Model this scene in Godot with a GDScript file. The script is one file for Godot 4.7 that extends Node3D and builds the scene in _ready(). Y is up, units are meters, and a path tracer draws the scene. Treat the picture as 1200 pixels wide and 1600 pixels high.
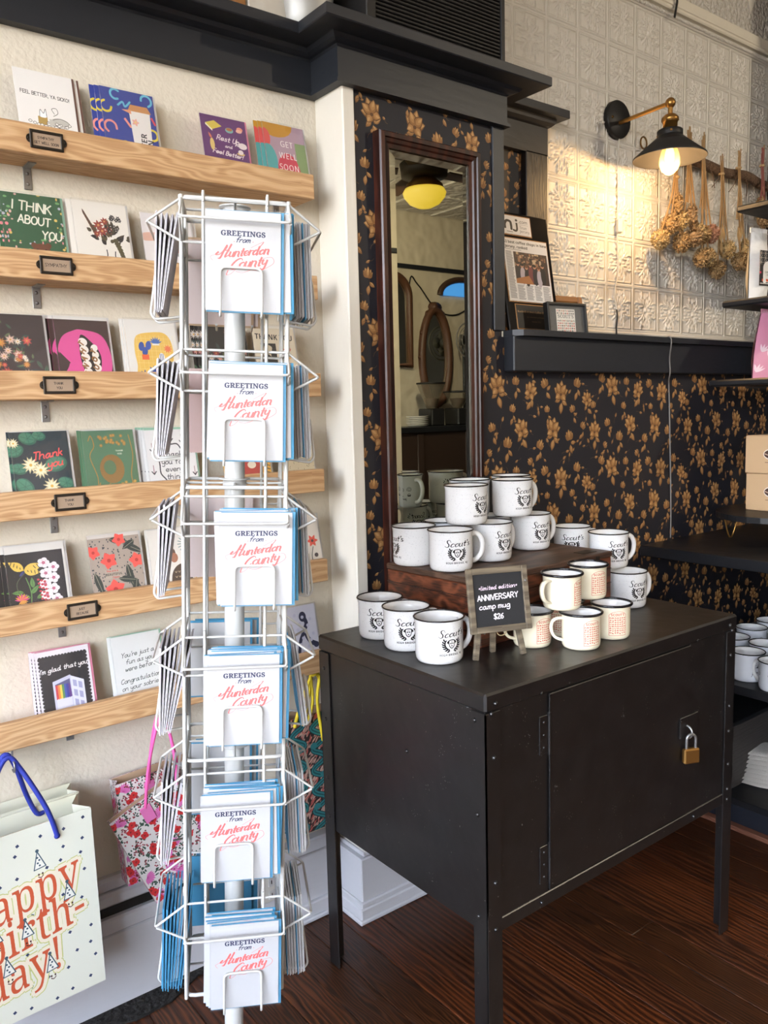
extends Node3D
# A corner of a coffee shop: card ledges, a spinner rack of greeting cards, a black metal cabinet with camp mugs,
# a long mirror on dark floral wallpaper and a pressed tin wall. x runs along the walls, z points out of them, y is up; metres.

var used := {}
var M := {}
var FONT := {}

# ------------------------------------------------------------------ names and metas
func numbered(called: String) -> String:
	if not used.has(called):
		used[called] = 0
		return called
	used[called] += 1
	return "%s_%03d" % [called, used[called]]

func tag(o: Node, label := "", category := "", group := "", kind := "") -> Node:
	if label: o.set_meta("label", label)
	if category: o.set_meta("category", category)
	if group: o.set_meta("group", group)
	if kind: o.set_meta("kind", kind)
	return o

func thing(called: String, label: String, category: String, at := Vector3.ZERO, turn := 0.0, group := "") -> Node3D:
	var o := Node3D.new()
	o.name = numbered(called)
	add_child(o)
	o.position = at
	o.rotation.y = turn
	tag(o, label, category, group)
	return o

func put(called: String, mesh: Mesh, m: Material, parent: Node = null, at := Vector3.ZERO, turn := Vector3.ZERO) -> MeshInstance3D:
	var o := MeshInstance3D.new()
	o.mesh = mesh
	if m: o.material_override = m
	o.position = at
	o.rotation = turn
	if parent:
		o.name = called
		parent.add_child(o, true)
	else:
		o.name = numbered(called)
		add_child(o)
	return o

func struct(called: String, mesh: Mesh, m: Material, label: String, at := Vector3.ZERO) -> MeshInstance3D:
	var o := put(called, mesh, m, null, at)
	tag(o, label, called.split("_")[0], "", "structure")
	return o

func dup(root: Node3D, called: String, label: String, group := "") -> Node3D:
	var r: Node3D = root.duplicate()
	r.name = numbered(called)
	add_child(r)
	r.set_meta("label", label)
	if group: r.set_meta("group", group)
	elif r.has_meta("group"): r.remove_meta("group")
	return r

# ------------------------------------------------------------------ meshes
class MB:
	var v := PackedVector3Array()
	var n := PackedVector3Array()
	var t := PackedVector2Array()
	var ix := PackedInt32Array()
	var xf := Transform3D()

	func vert(p: Vector3, nn: Vector3, uv: Vector2) -> int:
		v.append(xf * p)
		n.append((xf.basis * nn).normalized())
		t.append(uv)
		return v.size() - 1

	# corners counter-clockwise as seen from outside
	func quad(a: Vector3, b: Vector3, c: Vector3, d: Vector3, ua := Vector2(0, 1), ub := Vector2(1, 1), uc := Vector2(1, 0), ud := Vector2(0, 0)) -> void:
		var nn := (b - a).cross(c - a)
		if nn.length() < 1e-12: nn = (c - a).cross(d - a)
		nn = nn.normalized()
		var i := vert(a, nn, ua)
		vert(b, nn, ub)
		vert(c, nn, uc)
		vert(d, nn, ud)
		ix.append_array(PackedInt32Array([i, i + 2, i + 1, i, i + 3, i + 2]))

	func tri(a: Vector3, b: Vector3, c: Vector3) -> void:
		var nn := (b - a).cross(c - a).normalized()
		var i := vert(a, nn, Vector2(0, 0))
		vert(b, nn, Vector2(1, 0))
		vert(c, nn, Vector2(0, 1))
		ix.append_array(PackedInt32Array([i, i + 2, i + 1]))

	func box(lo: Vector3, hi: Vector3, bev := 0.0) -> MB:
		var c := (lo + hi) / 2
		var h := (hi - lo).abs() / 2
		bev = minf(bev, minf(h.x, minf(h.y, h.z)) * 0.9)
		var e := h - Vector3.ONE * bev
		for ax in 3:
			var b1 := (ax + 1) % 3
			var b2 := (ax + 2) % 3
			for s in [-1.0, 1.0]:
				var q := []
				for k in [[-1, -1], [1, -1], [1, 1], [-1, 1]]:
					var p := Vector3.ZERO
					p[ax] = s * h[ax]
					p[b1] = k[0] * e[b1]
					p[b2] = k[1] * e[b2]
					q.append(c + p)
				if s < 0: q.reverse()
				quad(q[0], q[1], q[2], q[3])
		if bev > 0.0:
			for ax in 3:
				var b1 := (ax + 1) % 3
				var b2 := (ax + 2) % 3
				for s1 in [-1.0, 1.0]:
					for s2 in [-1.0, 1.0]:
						var q := []
						for k in [[-1, 0], [1, 0], [1, 1], [-1, 1]]:
							var p := Vector3.ZERO
							p[ax] = k[0] * e[ax]
							p[b1] = s1 * (h[b1] if k[1] == 0 else e[b1])
							p[b2] = s2 * (e[b2] if k[1] == 0 else h[b2])
							q.append(c + p)
						var nn: Vector3 = (q[1] - q[0]).cross(q[2] - q[0])
						var o := Vector3.ZERO
						o[b1] = s1
						o[b2] = s2
						if nn.dot(o) < 0: q.reverse()
						quad(q[0], q[1], q[2], q[3])
			for sx in [-1.0, 1.0]:
				for sy in [-1.0, 1.0]:
					for sz in [-1.0, 1.0]:
						var s := Vector3(sx, sy, sz)
						var p0 := c + Vector3(sx * h.x, sy * e.y, sz * e.z)
						var p1 := c + Vector3(sx * e.x, sy * h.y, sz * e.z)
						var p2 := c + Vector3(sx * e.x, sy * e.y, sz * h.z)
						if (p1 - p0).cross(p2 - p0).dot(s) < 0: tri(p0, p2, p1)
						else: tri(p0, p1, p2)
		return self

	# a round bar along points; radius may be a number or one for each point
	func tube(pts: Array, r, seg := 6, closed := false, flat := 1.0) -> MB:
		var k := pts.size()
		var up := Vector3.UP
		var rings := []
		var prev := Vector3.ZERO
		for i in k:
			var p: Vector3 = pts[i]
			var a: Vector3 = pts[(i - 1 + k) % k] if (closed or i > 0) else p
			var b: Vector3 = pts[(i + 1) % k] if (closed or i < k - 1) else p
			var d := ((b - p).normalized() + (p - a).normalized())
			if d.length() < 1e-6: d = b - a
			d = d.normalized()
			var u: Vector3
			if prev == Vector3.ZERO:
				up = Vector3.UP if absf(d.y) < 0.9 else Vector3.RIGHT
				u = (up - d * up.dot(d)).normalized()
			else:
				u = (prev - d * prev.dot(d)).normalized()
			prev = u
			var w := d.cross(u)
			var rr: float = r[i] if r is Array else r
			var ring := []
			for j in seg + 1:
				var an := TAU * j / seg
				var nn := u * cos(an) + w * sin(an)
				ring.append(vert(p + (u * cos(an) * flat + w * sin(an)) * rr, nn, Vector2(float(j) / seg, float(i) / k)))
			rings.append(ring)
		var m := k if closed else k - 1
		for i in m:
			var r0: Array = rings[i]
			var r1: Array = rings[(i + 1) % k]
			for j in seg:
				ix.append_array(PackedInt32Array([r0[j], r1[j], r1[j + 1], r0[j], r1[j + 1], r0[j + 1]]))
		if not closed:
			for e in 2:
				var i := 0 if e == 0 else k - 1
				var d: Vector3 = (pts[0] - pts[1]).normalized() if e == 0 else (pts[k - 1] - pts[k - 2]).normalized()
				var c := vert(pts[i], d, Vector2(0.5, 0.5))
				var ring: Array = rings[i]
				for j in seg:
					var q0: Vector3 = v[ring[j]]
					var q1: Vector3 = v[ring[j + 1]]
					var i0 := v.size()
					v.append(q0); n.append((xf.basis * d).normalized()); t.append(Vector2(0.5, 0.5))
					v.append(q1); n.append((xf.basis * d).normalized()); t.append(Vector2(0.5, 0.5))
					if e == 0: ix.append_array(PackedInt32Array([c, i0, i0 + 1]))
					else: ix.append_array(PackedInt32Array([c, i0 + 1, i0]))
		return self

	# profile of Vector2(radius, height), bottom to top outside: turned about y. Sharp where a point is repeated.
	func lathe(pr: Array, seg := 24, a0 := -PI, a1 := PI) -> MB:
		var k := pr.size()
		var lo := INF
		var hi := -INF
		for q in pr:
			lo = minf(lo, q.y)
			hi = maxf(hi, q.y)
		var rows := []
		for i in k:
			var p: Vector2 = pr[i]
			var d := Vector2.ZERO
			if i > 0 and pr[i - 1].distance_to(p) > 1e-7: d += (p - pr[i - 1]).normalized()
			if i < k - 1 and pr[i + 1].distance_to(p) > 1e-7: d += (pr[i + 1] - p).normalized()
			d = d.normalized()
			var row := []
			for j in seg + 1:
				var a := lerpf(a0, a1, float(j) / seg)
				var rad := Vector3(sin(a), 0, cos(a))
				row.append(vert(rad * p.x + Vector3.UP * p.y, rad * d.y - Vector3.UP * d.x, Vector2(float(j) / seg, 1.0 - (p.y - lo) / maxf(hi - lo, 1e-6))))
			rows.append(row)
		for i in k - 1:
			if pr[i].distance_to(pr[i + 1]) < 1e-7: continue
			for j in seg:
				var a: int = rows[i][j]
				var b: int = rows[i][j + 1]
				var c: int = rows[i + 1][j + 1]
				var d: int = rows[i + 1][j]
				ix.append_array(PackedInt32Array([a, c, b, a, d, c]))
		return self

	func ball(c: Vector3, r: Vector3, seg := 12) -> MB:
		var old := xf
		xf = old * Transform3D(Basis.from_scale(r), c)
		var pr := []
		var rows := maxi(4, seg / 2)
		for i in rows + 1:
			var a := -PI / 2 + PI * i / rows
			pr.append(Vector2(maxf(cos(a), 0.0001), sin(a)))
		lathe(pr, seg)
		xf = old
		return self

	# flat outline in x,y (counter-clockwise), from z0 to z1
	func prism(poly: PackedVector2Array, z0: float, z1: float, size := Vector2.ZERO) -> MB:
		if Geometry2D.is_polygon_clockwise(poly):
			poly = poly.duplicate()
			poly.reverse()
		var area := 0.0
		for i in poly.size():
			area += poly[i].cross(poly[(i + 1) % poly.size()])
		if area < 0:
			poly = poly.duplicate()
			poly.reverse()
		var ids := Geometry2D.triangulate_polygon(poly)
		for s in 2:
			var z := z1 if s == 0 else z0
			var nn := Vector3.BACK if s == 0 else Vector3.FORWARD
			var i0 := v.size()
			for q in poly:
				vert(Vector3(q.x, q.y, z), nn, Vector2(q.x / size.x + 0.5, 1.0 - q.y / size.y) if size != Vector2.ZERO else q)
			for k in range(0, ids.size(), 3):
				var A := poly[ids[k]]
				var B := poly[ids[k + 1]]
				var C := poly[ids[k + 2]]
				var ccw := (B - A).cross(C - A) > 0
				if ccw == (s == 0): ix.append_array(PackedInt32Array([i0 + ids[k], i0 + ids[k + 2], i0 + ids[k + 1]]))
				else: ix.append_array(PackedInt32Array([i0 + ids[k], i0 + ids[k + 1], i0 + ids[k + 2]]))
		for i in poly.size():
			var a := poly[i]
			var b := poly[(i + 1) % poly.size()]
			quad(Vector3(a.x, a.y, z1), Vector3(a.x, a.y, z0), Vector3(b.x, b.y, z0), Vector3(b.x, b.y, z1))
		return self

	func arrays() -> Array:
		var a := []
		a.resize(Mesh.ARRAY_MAX)
		a[Mesh.ARRAY_VERTEX] = v
		a[Mesh.ARRAY_NORMAL] = n
		a[Mesh.ARRAY_TEX_UV] = t
		a[Mesh.ARRAY_INDEX] = ix
		return a

	func done(into: ArrayMesh = null, m: Material = null) -> ArrayMesh:
		var am := into if into else ArrayMesh.new()
		am.add_surface_from_arrays(Mesh.PRIMITIVE_TRIANGLES, arrays())
		if m: am.surface_set_material(am.get_surface_count() - 1, m)
		return am

func bx(lo: Vector3, hi: Vector3, bev := 0.0) -> ArrayMesh:
	return MB.new().box(lo, hi, bev).done()

func V(x: float, y: float, z: float) -> Vector3:
	return Vector3(x, y, z)

# a smooth curve through points
func cm3(pts: Array, sub := 5, closed := false) -> Array:
	var out := []
	var k := pts.size()
	var m := k if closed else k - 1
	for i in m:
		var p0: Vector3 = pts[(i - 1 + k) % k] if (closed or i > 0) else pts[0]
		var p1: Vector3 = pts[i]
		var p2: Vector3 = pts[(i + 1) % k]
		var p3: Vector3 = pts[(i + 2) % k] if (closed or i < k - 2) else pts[k - 1]
		for j in sub:
			out.append(p1.cubic_interpolate(p2, p0, p3, float(j) / sub))
	if not closed: out.append(pts[k - 1])
	return out

# corners of a wire bent with a small radius
func bent(pts: Array, r := 0.006) -> Array:
	var out := [pts[0]]
	for i in range(1, pts.size() - 1):
		var a: Vector3 = pts[i - 1]
		var p: Vector3 = pts[i]
		var b: Vector3 = pts[i + 1]
		var rr := minf(r, minf(p.distance_to(a), p.distance_to(b)) * 0.45)
		var s := p + (a - p).normalized() * rr
		var e := p + (b - p).normalized() * rr
		for j in 4:
			var u := j / 3.0
			out.append(s.lerp(p, u).lerp(p.lerp(e, u), u))
	out.append(pts[pts.size() - 1])
	return out

# ------------------------------------------------------------------ printing: flat colour on paper, enamel and cloth
class PT:
	var im: Image
	var S := 1.0
	var host
	func _init(w: int, h: int, c: Color, hh) -> void:
		im = Image.create(w, h, false, Image.FORMAT_RGB8)
		im.fill(c)
		S = w
		host = hh
	func raw(p: PackedVector2Array, c: Color) -> void:
		var lo := INF
		var hi := -INF
		for q in p:
			lo = minf(lo, q.y)
			hi = maxf(hi, q.y)
		var k := p.size()
		for y in range(maxi(0, int(floor(lo))), mini(im.get_height() - 1, int(ceil(hi))) + 1):
			var yy := y + 0.5
			var xs := PackedFloat32Array()
			for i in k:
				var a := p[i]
				var b := p[(i + 1) % k]
				if (a.y <= yy) != (b.y <= yy):
					xs.append(a.x + (yy - a.y) / (b.y - a.y) * (b.x - a.x))
			if xs.size() > 1:
				xs.sort()
				for i in range(0, xs.size() - 1, 2):
					var x0 := int(round(xs[i]))
					var x1 := int(round(xs[i + 1]))
					if x1 > x0: im.fill_rect(Rect2i(x0, y, x1 - x0, 1), c)
	func poly(p: Array, c: Color) -> void:
		var q := PackedVector2Array()
		for a in p: q.append(a * S)
		raw(q, c)
	func rect(x: float, y: float, w: float, h: float, c: Color) -> void:
		im.fill_rect(Rect2i(int(x * S), int(y * S), maxi(1, int(w * S)), maxi(1, int(h * S))), c)
	func ell(x: float, y: float, rx: float, ry: float, c: Color, rot := 0.0, k := 18) -> void:
		var q := PackedVector2Array()
		for i in k:
			var a := TAU * i / k
			q.append((Vector2(x, y) + Vector2(cos(a) * rx, sin(a) * ry).rotated(rot)) * S)
		raw(q, c)
	func leaf(x: float, y: float, l: float, w: float, ang: float, c: Color, vein = null) -> void:
		var q := PackedVector2Array()
		for i in 8:
			var u := i / 7.0
			q.append((Vector2(x, y) + Vector2(u * l, sin(PI * pow(u, 0.8)) * w / 2).rotated(ang)) * S)
		for i in range(6, 0, -1):
			var u := i / 7.0
			q.append((Vector2(x, y) + Vector2(u * l, -sin(PI * pow(u, 0.8)) * w / 2).rotated(ang)) * S)
		raw(q, c)
		if vein != null: line([Vector2(x, y), Vector2(x, y) + Vector2(l * 0.9, 0).rotated(ang)], w * 0.09, vein)
	func flower(x: float, y: float, r: float, k: int, c: Color, mid: Color, rot := 0.0, wide := 1.0) -> void:
		for i in k:
			leaf(x, y, r, r * 2.2 / k * wide * 1.4, rot + TAU * i / k, c)
		ell(x, y, r * 0.22, r * 0.22, mid)
	func line(pts: Array, w: float, c: Color) -> void:
		var hw := w * S / 2
		for i in pts.size() - 1:
			var a: Vector2 = pts[i] * S
			var b: Vector2 = pts[i + 1] * S
			var d := (b - a)
			if d.length() < 0.01: continue
			d = d.normalized()
			var o := Vector2(-d.y, d.x) * maxf(hw, 0.5)
			var e := d * minf(hw, 1.2)
			raw(PackedVector2Array([a + o - e, b + o + e, b - o + e, a - o - e]), c)
			if hw > 2.0: ell(pts[i + 1].x, pts[i + 1].y, w / 2, w / 2, c, 0.0, 9)
	func sm(pts: Array, sub := 5, closed := false) -> Array:
		var out := []
		var k := pts.size()
		var m := k if closed else k - 1
		for i in m:
			var p0: Vector2 = pts[(i - 1 + k) % k] if (closed or i > 0) else pts[0]
			var p1: Vector2 = pts[i]
			var p2: Vector2 = pts[(i + 1) % k]
			var p3: Vector2 = pts[(i + 2) % k] if (closed or i < k - 2) else pts[k - 1]
			for j in sub: out.append(p1.cubic_interpolate(p2, p0, p3, float(j) / sub))
		if not closed: out.append(pts[k - 1])
		return out
	func curve(pts: Array, w: float, c: Color, closed := false) -> void:
		var q := sm(pts, 5, closed)
		if closed: q.append(q[0])
		line(q, w, c)
	# a brush stroke that is thick going down and thin going up
	func brush(pts: Array, thin: float, thick: float, c: Color) -> void:
		var q := sm(pts, 6)
		for i in q.size() - 1:
			var d: Vector2 = q[i + 1] - q[i]
			var u := clampf(d.normalized().y, 0.0, 1.0)
			line([q[i], q[i + 1]], lerpf(thin, thick, u), c)
	func blob(pts: Array, c: Color) -> void:
		poly(sm(pts, 5, true), c)
	# hand lettering: single strokes; size is the x-height, y the baseline of the line
	func hand(text: String, x: float, y: float, size: float, c: Color, w: float, slant := 0.0, align := 0.5, rot := 0.0, thin := -1.0) -> void:
		var u := size / 5.0
		var total := 0.0
		for ch in text: total += host.adv(ch)
		var cx := -total * u * align
		for ch in text:
			if host.STROKES.has(ch):
				for st in host.STROKES[ch].split("|"):
					var f: PackedFloat64Array = st.split_floats(" ")
					var pts := []
					for i in range(0, f.size() - 1, 2):
						pts.append(Vector2(x, y) + Vector2(cx + (f[i] + f[i + 1] * slant) * u, -f[i + 1] * u).rotated(rot))
					if pts.size() > 2:
						if thin >= 0: brush(pts, thin, w, c)
						else: line(sm(pts, 4), w, c)
					elif pts.size() == 2:
						line(pts, w, c)
			cx += host.adv(ch) * u
	# typeset lettering; size is the em, y the baseline
	func type(text: String, x: float, y: float, size: float, c: Color, font := "sans", align := 0.5, rot := 0.0, track := 0.0, wide := 1.0, slant := 0.0, fat := 0.0) -> void:
		var gl := []
		var total := 0.0
		for ch in text:
			var g: Dictionary = host.glyph(ch, font)
			gl.append(g)
			total += (g.w * wide + track) * size
		var cx := -(total - track * size) * align
		for g in gl:
			var vs: PackedVector2Array = g.v
			var ids: PackedInt32Array = g.i
			for o in ([Vector2.ZERO] if fat <= 0.0 else [Vector2(fat, 0), Vector2(-fat, 0), Vector2(0, fat), Vector2(0, -fat), Vector2(fat, fat) * 0.7, Vector2(-fat, fat) * 0.7, Vector2(fat, -fat) * 0.7, Vector2(-fat, -fat) * 0.7]):
				for k in range(0, ids.size(), 3):
					var q := PackedVector2Array()
					for j in 3:
						var p := vs[ids[k + j]]
						q.append((Vector2(x, y) + o + Vector2(cx + (p.x * wide + p.y * slant) * size, -p.y * size).rotated(rot)) * S)
					raw(q, c)
			cx += (g.w * wide + track) * size
	func tex() -> ImageTexture:
		return ImageTexture.create_from_image(im)

const STROKES := {
	"a": "5 4 3 5 1 4 0 2 1 0 3 .3 5 4|5 5 5 1 6 0 7 1", "b": "0 9 0 0|0 3 2 5 4 4.5 5 2.5 4 .5 2 0 0 1", "c": "5 4 3 5 1 4 0 2 1 .3 3 0 5 1",
	"d": "5 4 3 5 1 4 0 2 1 0 3 .3 5 3|5 9 5 1 6 0 7 1", "e": "0 2 3 2.4 5 3.5 3 5 .6 4 0 2 1.4 .2 3 0 5.4 1.2", "f": "5 8 4 9 2.5 8 2 5 2 0|0 5 4 5",
	"g": "5 4 3 5 1 4 0 2 1 0 3 .3 5 3|5 5 5 -2 3 -4 0 -3", "h": "0 9 0 0|0 3 2 5 4 5 5 3 5 1 6 0", "i": "1 5 1 1 2 0|1 7 1.1 7.6", "j": "2 5 2 -2 0 -4|2 7 2.1 7.6",
	"k": "0 9 0 0|4 5 0 2|1.5 3 4.5 0", "l": "1 9 1 1 2 0", "m": "0 5 0 0|0 3 1.5 5 3 4 3 0|3 3 4.5 5 6 4 6 1 7 0", "n": "0 5 0 0|0 3 2 5 4 4.6 4.6 3 4.6 1 5.4 0",
	"o": "3 5 1 4 0 2.5 1 .4 2.5 0 4.5 1 5 2.5 4.5 4.4 3 5", "p": "0 5 0 -4|0 3 2 5 4 4.5 5 2.5 4 .5 2 0 0 1", "q": "5 4 3 5 1 4 0 2 1 0 3 .3 5 3|5 5 5 -4", "r": "0 5 0 0|0 3 1.5 4.6 3.5 5",
	"s": "4 4.3 2 5 .6 4 2 2.7 4 1.6 3 .2 0 .5", "t": "2 8 2 1 3 0 4 .4|0 5 4 5", "u": "0 5 0 1.5 1.5 0 3.5 .5 4.5 2.5|4.5 5 4.5 1 5.5 0", "v": "0 5 2.2 0 4.5 5",
	"w": "0 5 1.5 0 3 4 4.5 0 6 5", "x": "0 5 4.5 0|4.5 5 0 0", "y": "0 5 0 2 2 .8 4.5 3|4.5 5 4.5 -2 3 -4 .5 -3", "z": "0 5 4.5 5|4.5 5 0 0|0 0 4.8 0",
	"A": "0 0 3 9|3 9 6 0|1 3 5 3", "B": "0 9 0 0|0 9 3 9 4.5 7 3 5 0 4.8|0 5 4 4.6 5 2.5 3.5 0 0 0", "C": "5.5 7.5 3.5 9 1 7.5 0 4.5 1 1 3.5 0 5.5 1.5", "D": "0 9 0 0|0 9 3 8.5 5.5 5 3 .5 0 0",
	"E": "5 9 0 9|0 9 0 0|0 0 5 0|0 4.6 4 4.6", "F": "5 9 0 9|0 9 0 0|0 4.6 4 4.6", "G": "5.5 7.5 3.5 9 1 7.5 0 4.5 1 1 3.5 0 5.5 1.5 5.5 4|3.5 4 5.5 4", "H": "0 9 0 0|6 9 6 0|0 4.6 6 4.6",
	"I": "1 9 1 0", "J": "4 9 4 2 2.5 0 0 1.5", "K": "0 9 0 0|5 9 0 4|1.5 5.5 5.5 0", "L": "0 9 0 0|0 0 5 0", "M": "0 0 .5 9|.5 9 3.5 2|3.5 2 6.5 9|6.5 9 7 0", "N": "0 0 0 9|0 9 5.5 0|5.5 0 5.5 9",
	"O": "3 9 .8 7.5 0 4.5 .8 1.2 3 0 5.2 1.2 6 4.5 5.2 7.5 3 9", "P": "0 9 0 0|0 9 3.5 8.8 5 6.8 3.5 4.6 0 4.4", "R": "0 9 0 0|0 9 3.5 8.8 5 6.8 3.5 4.6 0 4.4|2.5 4.4 5.5 0",
	"S": "5 7.6 3 9 .6 7.6 1 5.4 4.4 3.6 5 1.6 3 0 0 1.2", "T": "0 9 6 9|3 9 3 0", "U": "0 9 0 2.5 2.7 0 5.4 2.5 5.4 9", "V": "0 9 3 0|3 0 6 9", "W": "0 9 2 0|2 0 4 7|4 7 6 0|6 0 8 9",
	"X": "0 9 6 0|6 9 0 0", "Y": "0 9 3 4.5|6 9 3 4.5|3 4.5 3 0", "Z": "0 9 6 9|6 9 0 0|0 0 6 0", "'": "1 9 .6 7", ",": "1 .6 .4 -1.4", ".": "1 0 1.2 .5", "!": "1 9 1 3|1 .6 1 0", "-": "0 3 3.4 3",
	"*": "0 4 3 4|1.5 5.5 1.5 2.5|.4 5 2.6 3|.4 3 2.6 5", "$": "5 7.6 3 9 .6 7.6 1 5.4 4.4 3.6 5 1.6 3 0 0 1.2|2.7 10 2.7 -1", "2": "0 7 2 9 4.6 7.5 3 4 0 0|0 0 5 0", "6": "4.5 9 1 6 0 2.5 2 0 4.6 1.5 4 4 2 4.6 .4 3",
	"4": "4 0 4 9|4 9 0 3|0 3 5.4 3", "/": "0 0 4 9", "&": "5 0 1 6 2 8.5 3.6 7 0 2.4 2 0 5 3.4",
}
func adv(ch: String) -> float:
	if ch == " ": return 4.0
	if not STROKES.has(ch): return 3.0
	var hi := 0.0
	for st in STROKES[ch].split("|"):
		var f: PackedFloat64Array = st.split_floats(" ")
		for i in range(0, f.size() - 1, 2): hi = maxf(hi, f[i])
	return hi + 1.5

var glyphs := {}
func glyph(ch: String, font: String) -> Dictionary:
	var key := font + ch
	if glyphs.has(key): return glyphs[key]
	var f: Font = FONT[font]
	var d := {"w": f.get_string_size(ch, HORIZONTAL_ALIGNMENT_LEFT, -1, 64).x / 64.0, "v": PackedVector2Array(), "i": PackedInt32Array()}
	if ch != " ":
		var tm := TextMesh.new()
		tm.font = f
		tm.font_size = 64
		tm.pixel_size = 1.0 / 64.0
		tm.depth = 0.0
		tm.curve_step = 2.0
		tm.text = ch
		tm.horizontal_alignment = HORIZONTAL_ALIGNMENT_LEFT
		tm.vertical_alignment = VERTICAL_ALIGNMENT_BOTTOM
		var a := tm.get_mesh_arrays()
		var vs: PackedVector3Array = a[Mesh.ARRAY_VERTEX]
		for p in vs: d.v.append(Vector2(p.x, p.y - f.get_descent(64) / 64.0))
		d.i = a[Mesh.ARRAY_INDEX] if a[Mesh.ARRAY_INDEX] != null else PackedInt32Array(range(vs.size()))
	glyphs[key] = d
	return d

# ------------------------------------------------------------------ materials
func mat(c: Color, rough := 0.6, metal := 0.0, tex: Texture2D = null) -> StandardMaterial3D:
	var m := StandardMaterial3D.new()
	m.albedo_color = c
	m.roughness = rough
	m.metallic = metal
	if tex: m.albedo_texture = tex
	return m

func hexc(r: int, g: int, b: int) -> Color:
	return Color(r / 255.0, g / 255.0, b / 255.0)

func tri(m: StandardMaterial3D, sc: Vector3, world := false) -> StandardMaterial3D:
	m.uv1_triplanar = true
	m.uv1_world_triplanar = world
	m.uv1_scale = sc
	return m

func relief(m: StandardMaterial3D, freq: float, strength: float, octaves := 3, type := FastNoiseLite.TYPE_SIMPLEX_SMOOTH, size := 256) -> StandardMaterial3D:
	var nz := FastNoiseLite.new()
	nz.seed = 5
	nz.noise_type = type
	nz.frequency = freq
	nz.fractal_octaves = octaves
	var nt := NoiseTexture2D.new()
	nt.width = size
	nt.height = size
	nt.seamless = true
	nt.noise = nz
	nt.as_normal_map = true
	nt.bump_strength = strength
	m.normal_enabled = true
	m.normal_texture = nt
	return m

# wood: long wavy grain along u (or v), from dark to light through the colours
func wood(w: int, h: int, cols: Array, sd: int, rings: float, warp: float, along_v := false, knots := 0) -> ImageTexture:
	var a := FastNoiseLite.new()
	a.seed = sd
	a.frequency = 0.012
	a.fractal_octaves = 2
	var b := FastNoiseLite.new()
	b.seed = sd + 7
	b.frequency = 0.35
	b.fractal_octaves = 1
	var rng := RandomNumberGenerator.new()
	rng.seed = sd
	var kn := []
	for i in knots: kn.append(Vector2(rng.randf() * w, rng.randf() * h))
	var im := Image.create(w, h, false, Image.FORMAT_RGB8)
	for y in h:
		for x in w:
			var u := float(y if along_v else x)
			var s := float(x if along_v else y)
			var e := absf(u / (h if along_v else w) - 0.5) * 2.0
			var f := s + warp * a.get_noise_2d(u * 0.35, s * 1.6) * (1.0 - e * e * e)
			for k in kn:
				var d := Vector2((x - k.x) * 0.35, y - k.y).length()
				f += 16.0 * exp(-d * d / 160.0)
			var g := 0.5 + 0.5 * sin(f * rings)
			g = g * g * 0.75 + 0.25 * g
			g = clampf(g * 0.7 + 0.3 * (0.5 + b.get_noise_2d(u * 0.03, s * 2.0)), 0.0, 0.999) * (cols.size() - 1)
			im.set_pixel(x, y, cols[int(g)].lerp(cols[int(g) + 1], g - int(g)))
	return ImageTexture.create_from_image(im)

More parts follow.
